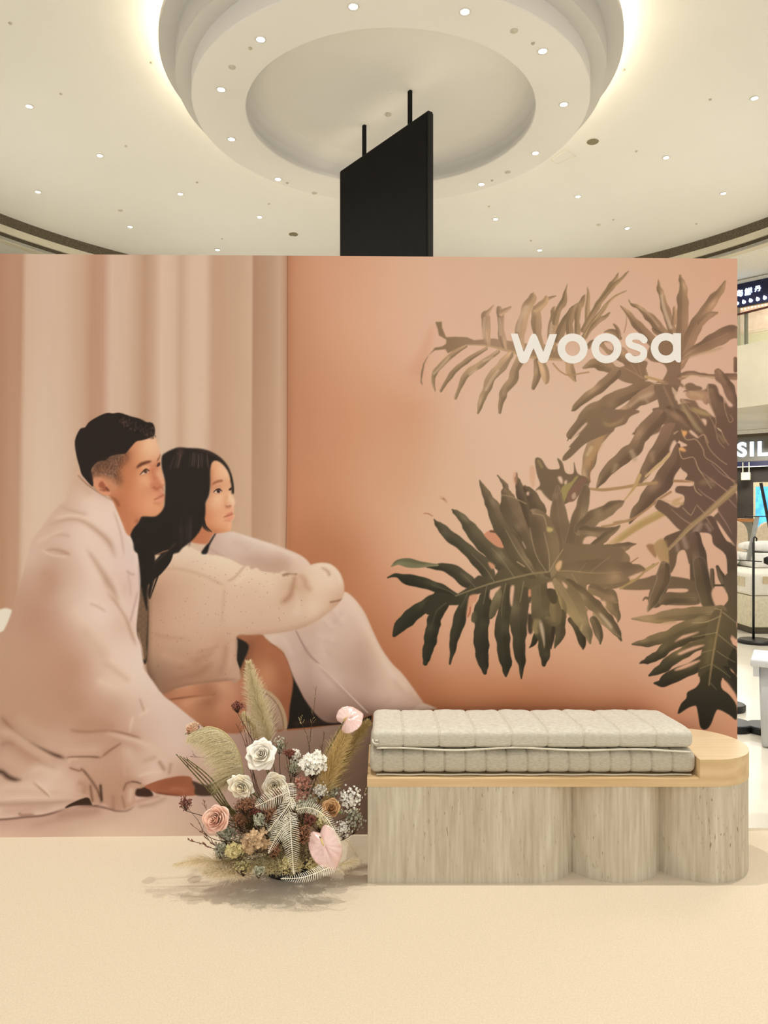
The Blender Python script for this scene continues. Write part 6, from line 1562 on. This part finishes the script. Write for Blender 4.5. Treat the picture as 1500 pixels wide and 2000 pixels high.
# pearl pink heart flowers
M_ant = mat('pearl pink spathe', (238, 205, 194), .22, spec=.6, scale=(14, 14, 14), col2=(228, 188, 176), bump=.5, bscale=(60, 60, 60), dist=.004, coat=.8)
M_spad = mat('pale yellow spadix', (226, 196, 130), .6)
def anthurium(px, py, z, sx, sy, d, roll, label):
    pos = at(px, py, z); t = thing('anthurium', label, 'flower', pos, group=GRP)
    M = aim(Vector((0, 0, 0)), d, roll); bm = bmesh.new(); N_ = 40; K = 12; ctr = None; rings = []
    for k in range(K + 1):
        f = k / K; row = []
        for i in range(N_):
            a = 2 * PI * i / N_
            # heart outline: notch at a=90deg, tip at 270
            r = 1 - .42 * math.exp(-((a - PI / 2) / .28) ** 2) + .10 * math.cos(2 * a) * -1 + .16 * math.exp(-((a - 3 * PI / 2) / .20) ** 2)
            x = r * math.cos(a) * sx * f; y = r * math.sin(a) * sy * f
            zz = .012 * f ** 3 * math.sin(a * 2 + 1) - .20 * sx * f * f + .0025 * math.sin(a * 14) * f - .006 * math.exp(-(x / .004) ** 2) * (1 if y < 0 else .4)
            row.append(bm.verts.new(M @ Vector((x, y, zz))))
        rings.append(row)
    for k in range(K):
        for i in range(N_):
            bm.faces.new((rings[k][i], rings[k][(i + 1) % N_], rings[k + 1][(i + 1) % N_], rings[k + 1][i]))
    bmesh.ops.remove_doubles(bm, verts=bm.verts[:], dist=1e-6)
    o = obj('spathe', bm, M_ant, t, True); md = o.modifiers.new('thickness', 'SOLIDIFY'); md.thickness = .0016; md.offset = -1
    bm = bmesh.new(); tube(bm, [M @ Vector((0, sy * .38, .0)), M @ Vector((0, sy * .36, .012)), M @ Vector((0, sy * .2, .024)), M @ Vector((0, sy * .02, .028))], [.003, .0036, .0036, .0024], 8); obj('spadix', bm, M_spad, t, True)
    stemobj(t, stem_pts(pos + M.to_3x3() @ Vector((0, sy * .45, -.002)), .3), M_stem, .003)
anthurium(634, 1652, 2.84, .068, .074, (-.05, -.92, .38), R(28), 'pearl pink heart-shaped anthurium low at the right front')
anthurium(681, 1404, 3.02, .062, .050, (-.1, -.84, .52), R(118), 'pearl pink anthurium standing high behind the golden plume')

# plumes
def plume(spine, width, n, m, label, side=None, grav=.5, flen=.06, name='pampas_plume', stem=True, droopside=0, seed=1, fw=.0011, sw=1.0):
    rnd = random.Random(seed); S_ = spline(spine, 10); t = thing(name, label, 'dried grass', S_[0], group=GRP); org = S_[0]
    vs, fs = [], []
    for i in range(n):
        u = rnd.random() ** .9; f = u * (len(S_) - 1); j = int(min(f, len(S_) - 2)); p = S_[j].lerp(S_[j + 1], f - j); tg = (S_[min(j + 1, len(S_) - 1)] - S_[j]).normalized()
        a = rnd.uniform(0, 2 * PI); q = tg.orthogonal().normalized(); q = Quaternion(tg, a) @ q
        env = math.sin(PI * min(1, .12 + .88 * u) ** .75) ** .6 if u < .98 else .3
        env = max(.3, env); ln = flen * env * rnd.uniform(.5, 1.25)
        dv_ = (tg * rnd.uniform(.7, 1.3) + q * width * rnd.uniform(.3, 1.0))
        if side is not None: dv_ += side * rnd.uniform(.4, 1.2)
        dv_.normalize(); pos = p.copy(); cur = dv_.copy(); base = len(vs); segs = 4
        wv = cur.cross(Vector((rnd.uniform(-.4, .4), -1, rnd.uniform(-.4, .4)))).normalized()
        for s in range(segs + 1):
            w_ = fw * (1 - s / segs * .8) * rnd.uniform(.8, 1.2)
            vs.append(pos - org - wv * w_); vs.append(pos - org + wv * w_)
            cur = (cur + Vector((rnd.uniform(-.15, .15), rnd.uniform(-.15, .15), -grav * .35))).normalized(); pos = pos + cur * ln / segs
            if pos.z < .004: pos.z = .004
        for s in range(segs): fs.append((base + 2 * s, base + 2 * s + 1, base + 2 * s + 3, base + 2 * s + 2))
    obj('plume', (vs, fs), m, t)
    bm = bmesh.new(); tube(bm, [p - org for p in S_], [.0028] * (len(S_) - 1) + [.001], 5); obj('rachis', bm, M_rach, t, True)
    if stem: stemobj(t, [FB + Vector((rnd.uniform(-.03, .03), 0, .02)), (FB + S_[0]) / 2 + Vector((0, 0, .01)), S_[0]], M_stem, .0028)
    return t
def fib(name, c, c2): return mat(name, c, .85, spec=.1, scale=(120, 120, 120), col2=c2, lo=.3, hi=.7)
M_p1 = fib('pale straw fibres', (246, 236, 204), (214, 196, 146)); M_p2 = fib('straw green fibres', (232, 220, 178), (184, 166, 110)); M_p1g = fib('straw fibres', (246, 236, 202), (206, 188, 136)); M_p3 = fib('golden fibres', (238, 212, 152), (198, 168, 106)); M_p4 = fib('olive brown fibres', (206, 182, 126), (154, 130, 80)); M_p5 = fib('cream floor fibres', (250, 236, 204), (226, 204, 160))
plume([at(527, 1450, 3.14), at(512, 1400, 3.13), at(497, 1350, 3.12), at(486, 1296, 3.11)], 1.25, 2300, M_p1, 'tall upright straw plume, highest point of the arrangement', grav=.12, flen=.072, seed=3)
plume([at(505, 1445, 3.17), at(492, 1415, 3.16), at(475, 1395, 3.16)], 1.2, 420, M_p1, 'short straw plume tuft behind the tall plume', grav=.3, flen=.05, seed=31)
plume([at(476, 1512, 3.0), at(466, 1468, 2.98), at(440, 1432, 2.96), at(405, 1420, 2.95), at(378, 1436, 2.95)], .30, 2600, M_p1g, 'broad drooping straw green plume at the left', side=Vector((-1.5, -.2, -.95)), grav=.32, flen=.125, seed=4, fw=.0013)
plume([at(468, 1520, 3.02), at(452, 1510, 3.0), at(440, 1515, 3.0)], .6, 700, M_p2, 'short olive plume under the drooping one', side=Vector((-.5, -.1, -.8)), grav=.5, flen=.10, seed=5)
plume([at(622, 1570, 3.03), at(640, 1520, 3.03), at(660, 1465, 3.03), at(678, 1420, 3.03)], 1.0, 3000, M_p3, 'golden plume rising on the right', grav=.05, flen=.078, seed=6)
plume([at(640, 1560, 3.08), at(668, 1490, 3.10), at(695, 1440, 3.12), at(718, 1412, 3.13)], .8, 1300, M_p4, 'olive brown plume leaning towards the bench behind the golden plume', grav=.1, flen=.075, seed=7)
plume([at(480, 1680, 2.95), at(430, 1682, 2.90), at(385, 1680, 2.88), at(345, 1688, 2.90)], .9, 620, M_p5, 'cream feathery plume lying on the carpet at the left', grav=.35, flen=.07, seed=8, fw=.0009)
plume([at(500, 1690, 2.92), at(450, 1700, 2.88), at(400, 1706, 2.88)], .9, 420, M_p5, 'cream feathery plume on the carpet in front left', grav=.35, flen=.06, seed=9, fw=.0009)
plume([at(600, 1680, 2.95), at(650, 1690, 2.95), at(695, 1680, 2.98)], .7, 360, M_p5, 'cream feathery plume on the carpet towards the bench', grav=.3, flen=.06, seed=10, fw=.0009)

# bleached fern fronds
M_fern = mat('bleached fern', (252, 246, 228), .6, scale=(40, 40, 40), col2=(226, 216, 184))
M_fernf = mat('faded fern', (226, 210, 172), .7, scale=(40, 40, 40))
def fern(pts, wmax, n, label, m=M_fern, nrm=(0, -1, .25), seed=1, curl=.3):
    n = int(n * .78); rnd = random.Random(seed); S_ = spline(pts, 14); t = thing('fern_frond', label, 'fern', S_[0], group=GRP); org = S_[0]; nv = Vector(nrm).normalized()
    bm = bmesh.new(); tube(bm, [p - org for p in S_], [.0016] * (len(S_) - 1) + [.0006], 5)
    for i in range(n):
        u = (i + .5) / n; f = u * (len(S_) - 1); j = int(min(f, len(S_) - 2)); p = S_[j].lerp(S_[j + 1], f - j); tg = (S_[j + 1] - S_[j]).normalized(); sd_ = tg.cross(nv).normalized()
        L = wmax * (math.sin(PI * min(1, .14 + u * .86) ** .72) ** .55) * (1 - u ** 5 * .5)
        for s in (-1, 1):
            d_ = (sd_ * s + tg * .38 + Vector((rnd.uniform(-.05, .05), 0, rnd.uniform(-.05, .05)))).normalized(); wd = tg * .00115
            q = [p - org, p - org + d_ * L * .5 + nv * L * .06, p - org + d_ * L * .85 + tg * L * .05, p - org + d_ * L + tg * L * .10 - nv * L * curl * .3]
            ws = [.8, 1.0, .7, .15]; prev = None
            for qq, ww in zip(q, ws):
                cur = (bm.verts.new(qq - wd * ww), bm.verts.new(qq + wd * ww))
                if prev: bm.faces.new((prev[0], prev[1], cur[1], cur[0]))
                prev = cur
    obj('leaflets', bm, m, t)
    stemobj(t, [FB + Vector((0, 0, .03)), S_[0]], M_stem, .0016)
    return t
fern([at(566, 1586, 2.86), at(568, 1625, 2.80), at(571, 1670, 2.78), at(574, 1708, 2.80)], .036, 42, 'bleached fern frond hanging straight down at the front', seed=1)
fern([at(578, 1598, 2.86), at(555, 1614, 2.82), at(537, 1640, 2.80), at(524, 1667, 2.81)], .030, 34, 'bleached fern frond curving down left of the straight one', seed=2)
fern([at(572, 1558, 2.84), at(558, 1580, 2.82), at(540, 1602, 2.81), at(524, 1624, 2.82)], .030, 32, 'short bleached fern frond above the left curving one', seed=3)
fern([at(578, 1581, 2.84), at(606, 1578, 2.82), at(632, 1592, 2.80), at(652, 1620, 2.79), at(666, 1652, 2.80)], .024, 46, 'bleached fern frond arching over the pink anthurium', seed=4)
fern([at(660, 1688, 2.86), at(630, 1700, 2.80), at(590, 1714, 2.78), at(548, 1716, 2.80)], .028, 42, 'bleached fern frond lying along the carpet at the front', seed=5, nrm=(0, -.6, .8))
fern([at(566, 1546, 2.88), at(540, 1556, 2.86), at(515, 1568, 2.85), at(498, 1575, 2.86)], .038, 26, 'bleached fern frond fanning below the cream roses', seed=6)
fern([at(560, 1530, 2.90), at(565, 1550, 2.86), at(572, 1580, 2.84)], .034, 22, 'bleached fern frond standing beside the middle cream rose', seed=7)
fern([at(662, 1628, 2.98), at(682, 1648, 3.0), at(700, 1676, 3.02)], .022, 24, 'faded fern frond close to the bench side', M_fernf, seed=8)
fern([at(668, 1690, 2.95), at(690, 1688, 2.97), at(708, 1680, 3.0)], .022, 20, 'faded fern frond lying at the bench foot', M_fernf, seed=9, nrm=(0, -.6, .8))

# clusters of tiny flowers on branching stalks
def cluster(px, py, z, rad, n, fs_, m, label, stalk=M_stemd, flat=1.0, name='dried_flower_cluster', seed=None, shape='ball', stemtop=None):
    rnd = random.Random(seed or int(px + py)); pos = at(px, py, z); t = thing(name, label, 'flower', pos, group=GRP)
    bm = bmesh.new(); sm_ = bmesh.new(); hub = Vector((0, .005, -rad * 1.3))
    for i in range(n):
        while True:
            q = Vector((rnd.uniform(-1, 1), rnd.uniform(-1, 1), rnd.uniform(-1, 1)))
            if .2 < q.length < 1: break
        q *= rnd.uniform(.6, 1.25)
        q = Vector((q.x * rad, q.y * rad * .8, q.z * rad * flat))
        if shape == 'ball':
            r = fs_ * rnd.uniform(.6, 1.2); bmesh.ops.create_icosphere(bm, subdivisions=1, radius=r, matrix=Matrix.Translation(q) @ Matrix.Diagonal((1, 1, rnd.uniform(.7, 1.3), 1)))
        else:
            Mq = aim(q, (q.x / rad + rnd.uniform(-.4, .4), -1 + rnd.uniform(-.4, .4), q.z / rad + .3), rnd.uniform(0, 2)); np_ = 4 if shape == 'floret' else 5
            for k in range(np_):
                a = 2 * PI * k / np_; r = fs_ * rnd.uniform(.8, 1.15); w_ = .42 * r
                c0 = bm.verts.new(Mq @ Vector((0, 0, 0))); c_1 = bm.verts.new(Mq @ Vector((r * .55 * math.cos(a) - w_ * math.sin(a), r * .55 * math.sin(a) + w_ * math.cos(a), r * .12)))
                c_2_ = bm.verts.new(Mq @ Vector((r * math.cos(a), r * math.sin(a), r * rnd.uniform(.1, .4)))); c_3 = bm.verts.new(Mq @ Vector((r * .55 * math.cos(a) + w_ * math.sin(a), r * .55 * math.sin(a) - w_ * math.cos(a), r * .12)))
                bm.faces.new((c0, c_1, c_2_, c_3))
        if i % 3 == 0: tube(sm_, [hub, (hub + q) / 2 + Vector((q.x * .2, 0, 0)), q], .0006, 3, False)
    obj('florets', bm, m, t); obj('stalks', sm_, stalk, t)
    stemobj(t, stem_pts(pos + hub, .15), stalk, .0014)
    return t
M_bur = mat('burgundy dried florets', (150, 92, 76), .8, scale=(200, 200, 200), col2=(100, 56, 46)); M_rust = mat('rust dried florets', (164, 118, 88), .85, scale=(200, 200, 200), col2=(110, 72, 50))
M_wht = mat('ivory florets', (255, 253, 244), .7, scale=(100, 100, 100), col2=(236, 230, 206)); M_pk = mat('dusty pink florets', (212, 160, 138), .8, scale=(100, 100, 100), col2=(180, 120, 98))
M_tan = mat('tan hydrangea petals', (214, 184, 144), .7, scale=(60, 60, 60), col2=(172, 138, 98)); M_yel = mat('pale yellow green florets', (222, 208, 152), .8, scale=(80, 80, 80), col2=(188, 172, 112))
M_gg = mat('grey green tiny leaves', (200, 198, 172), .8, scale=(80, 80, 80), col2=(126, 126, 98)); M_moss = mat('olive brown dried moss', (204, 184, 140), .9, scale=(50, 50, 50), col2=(104, 86, 54), lo=.3, hi=.7)
cluster(464, 1378, 3.06, .026, 150, .0034, M_bur, 'burgundy dried cluster beside the tall plume', flat=.7)
cluster(565, 1470, 3.0, .024, 140, .0034, M_bur, 'burgundy dried cluster right of the large ivory rose', flat=.6)
cluster(480, 1570, 2.88, .040, 260, .0034, M_rust, 'rust brown dried cluster under the left cream rose', flat=.6)
cluster(500, 1582, 2.90, .035, 200, .0032, M_bur, 'dark burgundy cluster in the heart of the arrangement', flat=.7)
cluster(592, 1628, 2.83, .034, 320, .0036, M_rust, 'rust cluster left of the low pink anthurium', flat=1.1)
cluster(362, 1568, 2.90, .026, 120, .0030, M_bur, 'burgundy sprig farthest left, in front of the printed foot', flat=1.1)
cluster(545, 1552, 2.88, .022, 90, .0032, M_rust, 'small rust cluster beneath the middle cream rose')
cluster(610, 1492, 2.98, .052, 300, .0100, M_wht, 'ivory white floret cluster on the right', shape='floret', flat=.85)
cluster(590, 1528, 3.0, .034, 60, .0060, M_pk, 'dusty pink cluster below the ivory florets', flat=.8)
cluster(502, 1640, 2.84, .042, 60, .0165, M_tan, 'tan dried hydrangea head at the lower front', shape='floret', flat=.85)
cluster(487, 1652, 2.85, .030, 34, .0150, M_tan, 'smaller tan hydrangea head left of the other', shape='floret', flat=.8)
cluster(456, 1660, 2.85, .032, 150, .0085, M_yel, 'pale yellow green flower head low at the left', shape='floret', flat=.8)
cluster(545, 1455, 3.05, .032, 80, .0052, M_gg, 'tiny pale grey green sprig right of the large ivory rose', shape='floret', flat=1.0)
cluster(683, 1560, 3.0, .055, 150, .0060, M_wht, 'airy white filler sprig near the bench, upper', shape='floret', flat=1.0)
cluster(690, 1600, 3.0, .050, 120, .0056, M_gg, 'airy grey green filler sprig near the bench, lower', shape='floret', flat=1.0)
cluster(508, 1602, 2.86, .026, 150, .0050, M_gg, 'blue green thistle-like head in the middle', shape='floret')
cluster(545, 1620, 2.88, .05, 160, .0070, M_gg, 'grey green foliage sprig behind the fern fronds', shape='floret', flat=.7)
cluster(600, 1575, 2.95, .05, 150, .0065, M_gg, 'grey green foliage sprig below the ivory florets', shape='floret', flat=.8)
cluster(440, 1625, 2.93, .045, 130, .0060, M_gg, 'grey green foliage sprig under the peach rose', shape='floret', flat=.6)
cluster(625, 1600, 2.95, .05, 160, .0060, M_yel, 'pale straw filler behind the low anthurium', shape='floret', flat=.8)
cluster(505, 1700, 2.80, .026, 80, .0050, M_gg, 'grey green sprig touching the carpet at the front', shape='floret', flat=.7)
cluster(395, 1420, 3.04, .02, 12, .003, M_rust, 'tiny rust sprig behind the blush bud')
# moss and dried filler
def moss(px, py, z, rx, ry, rz_, n, m, label, seed):
    rnd = random.Random(seed); pos = at(px, py, z); pos.z = max(pos.z, rz_ * .6); vs, fs = [], []
    for i in range(n):
        a, b_ = rnd.uniform(0, 2 * PI), rnd.uniform(-.5, 1) ; rr_ = rnd.uniform(.3, 1)
        d_ = Vector((math.cos(a) * math.cos(b_), math.sin(a) * math.cos(b_), math.sin(b_))); p = Vector((d_.x * rx * rr_, d_.y * ry * rr_, d_.z * rz_ * rr_)); cur = (d_ + Vector([rnd.uniform(-.7, .7) for _ in range(3)])).normalized()
        base = len(vs); ln = rnd.uniform(.010, .026); wv = cur.cross(Vector((rnd.uniform(-1, 1), -1, 0))).normalized() * .0011
        for s in range(4):
            if pos.z + p.z < .004: p.z = .004 - pos.z
            vs.append(p - wv * (1 - s * .25)); vs.append(p + wv * (1 - s * .25)); cur = (cur + Vector([rnd.uniform(-.5, .5) for _ in range(3)])).normalized(); p = p + cur * ln / 3
        for s in range(3): fs.append((base + 2 * s, base + 2 * s + 1, base + 2 * s + 3, base + 2 * s + 2))
    return tag(obj('dried_moss', (vs, fs), m, loc=pos), label, 'moss', 'dried moss clumps', 'stuff')
moss(500, 1668, 2.93, .16, .09, .06, 5200, M_moss, 'olive brown dried moss along the lower left front', 1)
moss(590, 1660, 2.97, .14, .09, .07, 4200, M_moss, 'olive brown dried moss under the fern and anthurium', 2)
moss(520, 1610, 3.02, .17, .07, .11, 5200, mat('dark olive dried filler', (134, 114, 74), .9, scale=(60, 60, 60), col2=(66, 52, 34)), 'dark olive dried filler in the heart of the arrangement', 3)
moss(450, 1700, 2.90, .10, .05, .03, 1600, M_p5, 'pale straw moss spilling on the carpet at the left', 4)
moss(540, 1690, 2.88, .10, .05, .035, 2000, M_p2, 'straw green moss at the front foot', 5)

for k, (x, y, z, r_, m_, lb) in enumerate([(470, 1600, 2.90, .03, M_rust, 'rust tuft between the peach rose and the left cream rose'), (530, 1590, 2.86, .028, M_rust, 'rust tuft tucked under the fern tips'), (560, 1640, 2.85, .03, M_gg, 'grey green tuft behind the straight fern frond'),
    (605, 1600, 2.92, .026, M_bur, 'burgundy tuft above the rust cluster'), (575, 1500, 3.02, .03, M_gg, 'grey green tuft behind the middle cream rose'), (650, 1545, 3.03, .03, M_gg, 'grey green tuft behind the tan rose'), (430, 1660, 2.88, .03, M_gg, 'grey green tuft below the peach rose'),
    (670, 1620, 2.98, .035, M_wht, 'tiny white specks right of the arching fern'), (535, 1660, 2.84, .028, M_rust, 'rust tuft between hydrangea and straight fern'), (590, 1560, 2.98, .03, M_pk, 'dusty pink tuft in the right middle'), (610, 1690, 2.86, .03, M_yel, 'straw tuft below the low anthurium'), (475, 1690, 2.86, .035, M_yel, 'straw yellow tuft at the lower left foot'),
    (560, 1690, 2.84, .03, M_yel, 'straw yellow tuft at the front foot'), (625, 1545, 3.0, .03, M_wht, 'white specks between golden plume and pink cluster'), (575, 1475, 3.06, .03, M_wht, 'white specks behind the right burgundy cluster')]):
    cluster(x, y, z, r_, 130, .0045, m_, lb, shape='floret', seed=100 + k)
# bare twigs
def twig(pts, label, m=M_stemd, r=.0016, tips=None, side=6, sl=.03, seed=1, bud=0, budm=None):
    rnd = random.Random(seed); S_ = spline(pts, 8); t = thing('dried_twig', label, 'twig', S_[0], group=GRP); org = S_[0]
    bm = bmesh.new(); tube(bm, [p - org for p in S_], [r * (1 - .6 * i / len(S_)) for i in range(len(S_))], 4); bb = bmesh.new() if bud else None
    for i in range(side):
        f = rnd.uniform(.35, .97) * (len(S_) - 1); p = S_[int(f)]; tg = (S_[min(int(f) + 1, len(S_) - 1)] - p)
        tg = tg.normalized() if tg.length > 1e-6 else Vector((0, 0, 1)); d_ = (tg + Vector([rnd.uniform(-.8, .8), rnd.uniform(-.4, .4), rnd.uniform(-.2, .6)])).normalized(); l = sl * rnd.uniform(.4, 1)
        e = p + d_ * l; tube(bm, [p - org, p - org + d_ * l * .5, e - org], r * .35, 3)
        if bud:
            for k in range(3): bmesh.ops.create_icosphere(bb, subdivisions=1, radius=bud * rnd.uniform(.6, 1.1), matrix=Matrix.Translation(p - org + d_ * l * (.5 + .25 * k)))
    obj('branch', bm, m, t)
    if bud: tag(obj('buds', bb, budm or M_rust, t), kind='stuff')
B0 = lambda dx=0, dz=.06: FB + Vector((dx, 0, dz))
for k in range(4):
    twig([B0(-.04), at(452 + k * 3, 1590, 2.98), at(400 + k * 5, 1535 - k * 4, 2.97), at(344 + k * 7, 1473 + k * 3, 2.97)], 'long green reed stem leaning far left, %s of the bundle' % ('lowest', 'second lowest', 'third lowest', 'topmost')[k], mat('olive reed', (128, 118, 70), .6, scale=(60, 60, 60), col2=(84, 74, 42)), .0042, side=2, sl=.03, seed=k)
for k, (x, y) in enumerate(((470, 1395), (478, 1372), (486, 1405), (462, 1415), (494, 1420))):
    twig([B0(-.02), at(505 - k * 2, 1540, 3.06), at((x + 500) / 2, 1460, 3.06), at(x, y, 3.06)], 'thin dark upright twig left of the ivory rose, %s' % ('with the bend', 'tallest', 'rightmost but one', 'leftmost', 'rightmost')[k], r=.0015, side=12, sl=.03, seed=20 + k, bud=.0012)
twig([B0(.04), at(602, 1540, 3.04), at(606, 1440, 3.04), at(612, 1395, 3.04), at(618, 1340, 3.04)], 'tallest thin twig above the ivory florets', side=14, sl=.03, seed=40, bud=.0014, budm=M_yel)
twig([B0(.04), at(600, 1540, 3.05), at(603, 1455, 3.05), at(590, 1415, 3.05), at(586, 1405, 3.05)], 'thin forked twig left of the tallest thin twig', side=10, sl=.03, seed=41, bud=.0018, budm=M_yel)
twig([B0(.05), at(622, 1540, 3.05), at(628, 1470, 3.05), at(634, 1430, 3.05)], 'dark budded twig between ivory florets and golden plume', side=10, sl=.025, seed=42, bud=.0018)
twig([B0(.02), at(570, 1540, 3.0), at(562, 1500, 3.0), at(556, 1440, 3.02)], 'thin twig behind the right burgundy cluster', side=12, sl=.03, seed=43, bud=.0014)
twig([B0(.02), at(575, 1560, 2.98), at(572, 1510, 2.98), at(576, 1490, 3.0)], 'short dark twig under the right burgundy cluster', side=8, sl=.02, seed=44)
twig([B0(.06), at(680, 1610, 2.98), at(705, 1570, 2.97), at(714, 1535, 2.97)], 'dark curved twig reaching towards the bench', side=6, sl=.03, seed=45, bud=.0018, budm=M_yel)
twig([B0(.06), at(670, 1640, 2.95), at(700, 1610, 2.94), at(712, 1590, 2.94)], 'brown twig close to the bench side', side=6, sl=.03, seed=46)
twig([B0(-.06), at(420, 1640, 2.9), at(385, 1600, 2.88), at(368, 1580, 2.9)], 'dark twig carrying the far left burgundy sprig', side=3, sl=.02, seed=47)
twig([B0(-.06, .02), at(430, 1660, 2.88), at(395, 1648, 2.86), at(366, 1640, 2.86)], 'low dark twig with seed heads at the left', side=12, sl=.025, seed=48, bud=.0028, budm=M_bur)
twig([B0(-.06, .02), at(430, 1655, 2.9), at(400, 1630, 2.88), at(375, 1612, 2.88)], 'low twig with seed heads below the peach rose', side=12, sl=.025, seed=49, bud=.0026, budm=M_bur)
twig([B0(-.05), at(440, 1640, 2.9), at(405, 1585, 2.9), at(398, 1562, 2.9)], 'short budded twig above the peach rose', side=8, sl=.02, seed=50, bud=.0020)
twig([B0(-.05), at(470, 1560, 3.0), at(420, 1490, 3.0), at(378, 1478, 3.0)], 'thin reddish twig crossing the drooping plume', side=8, sl=.03, seed=51, bud=.0012)
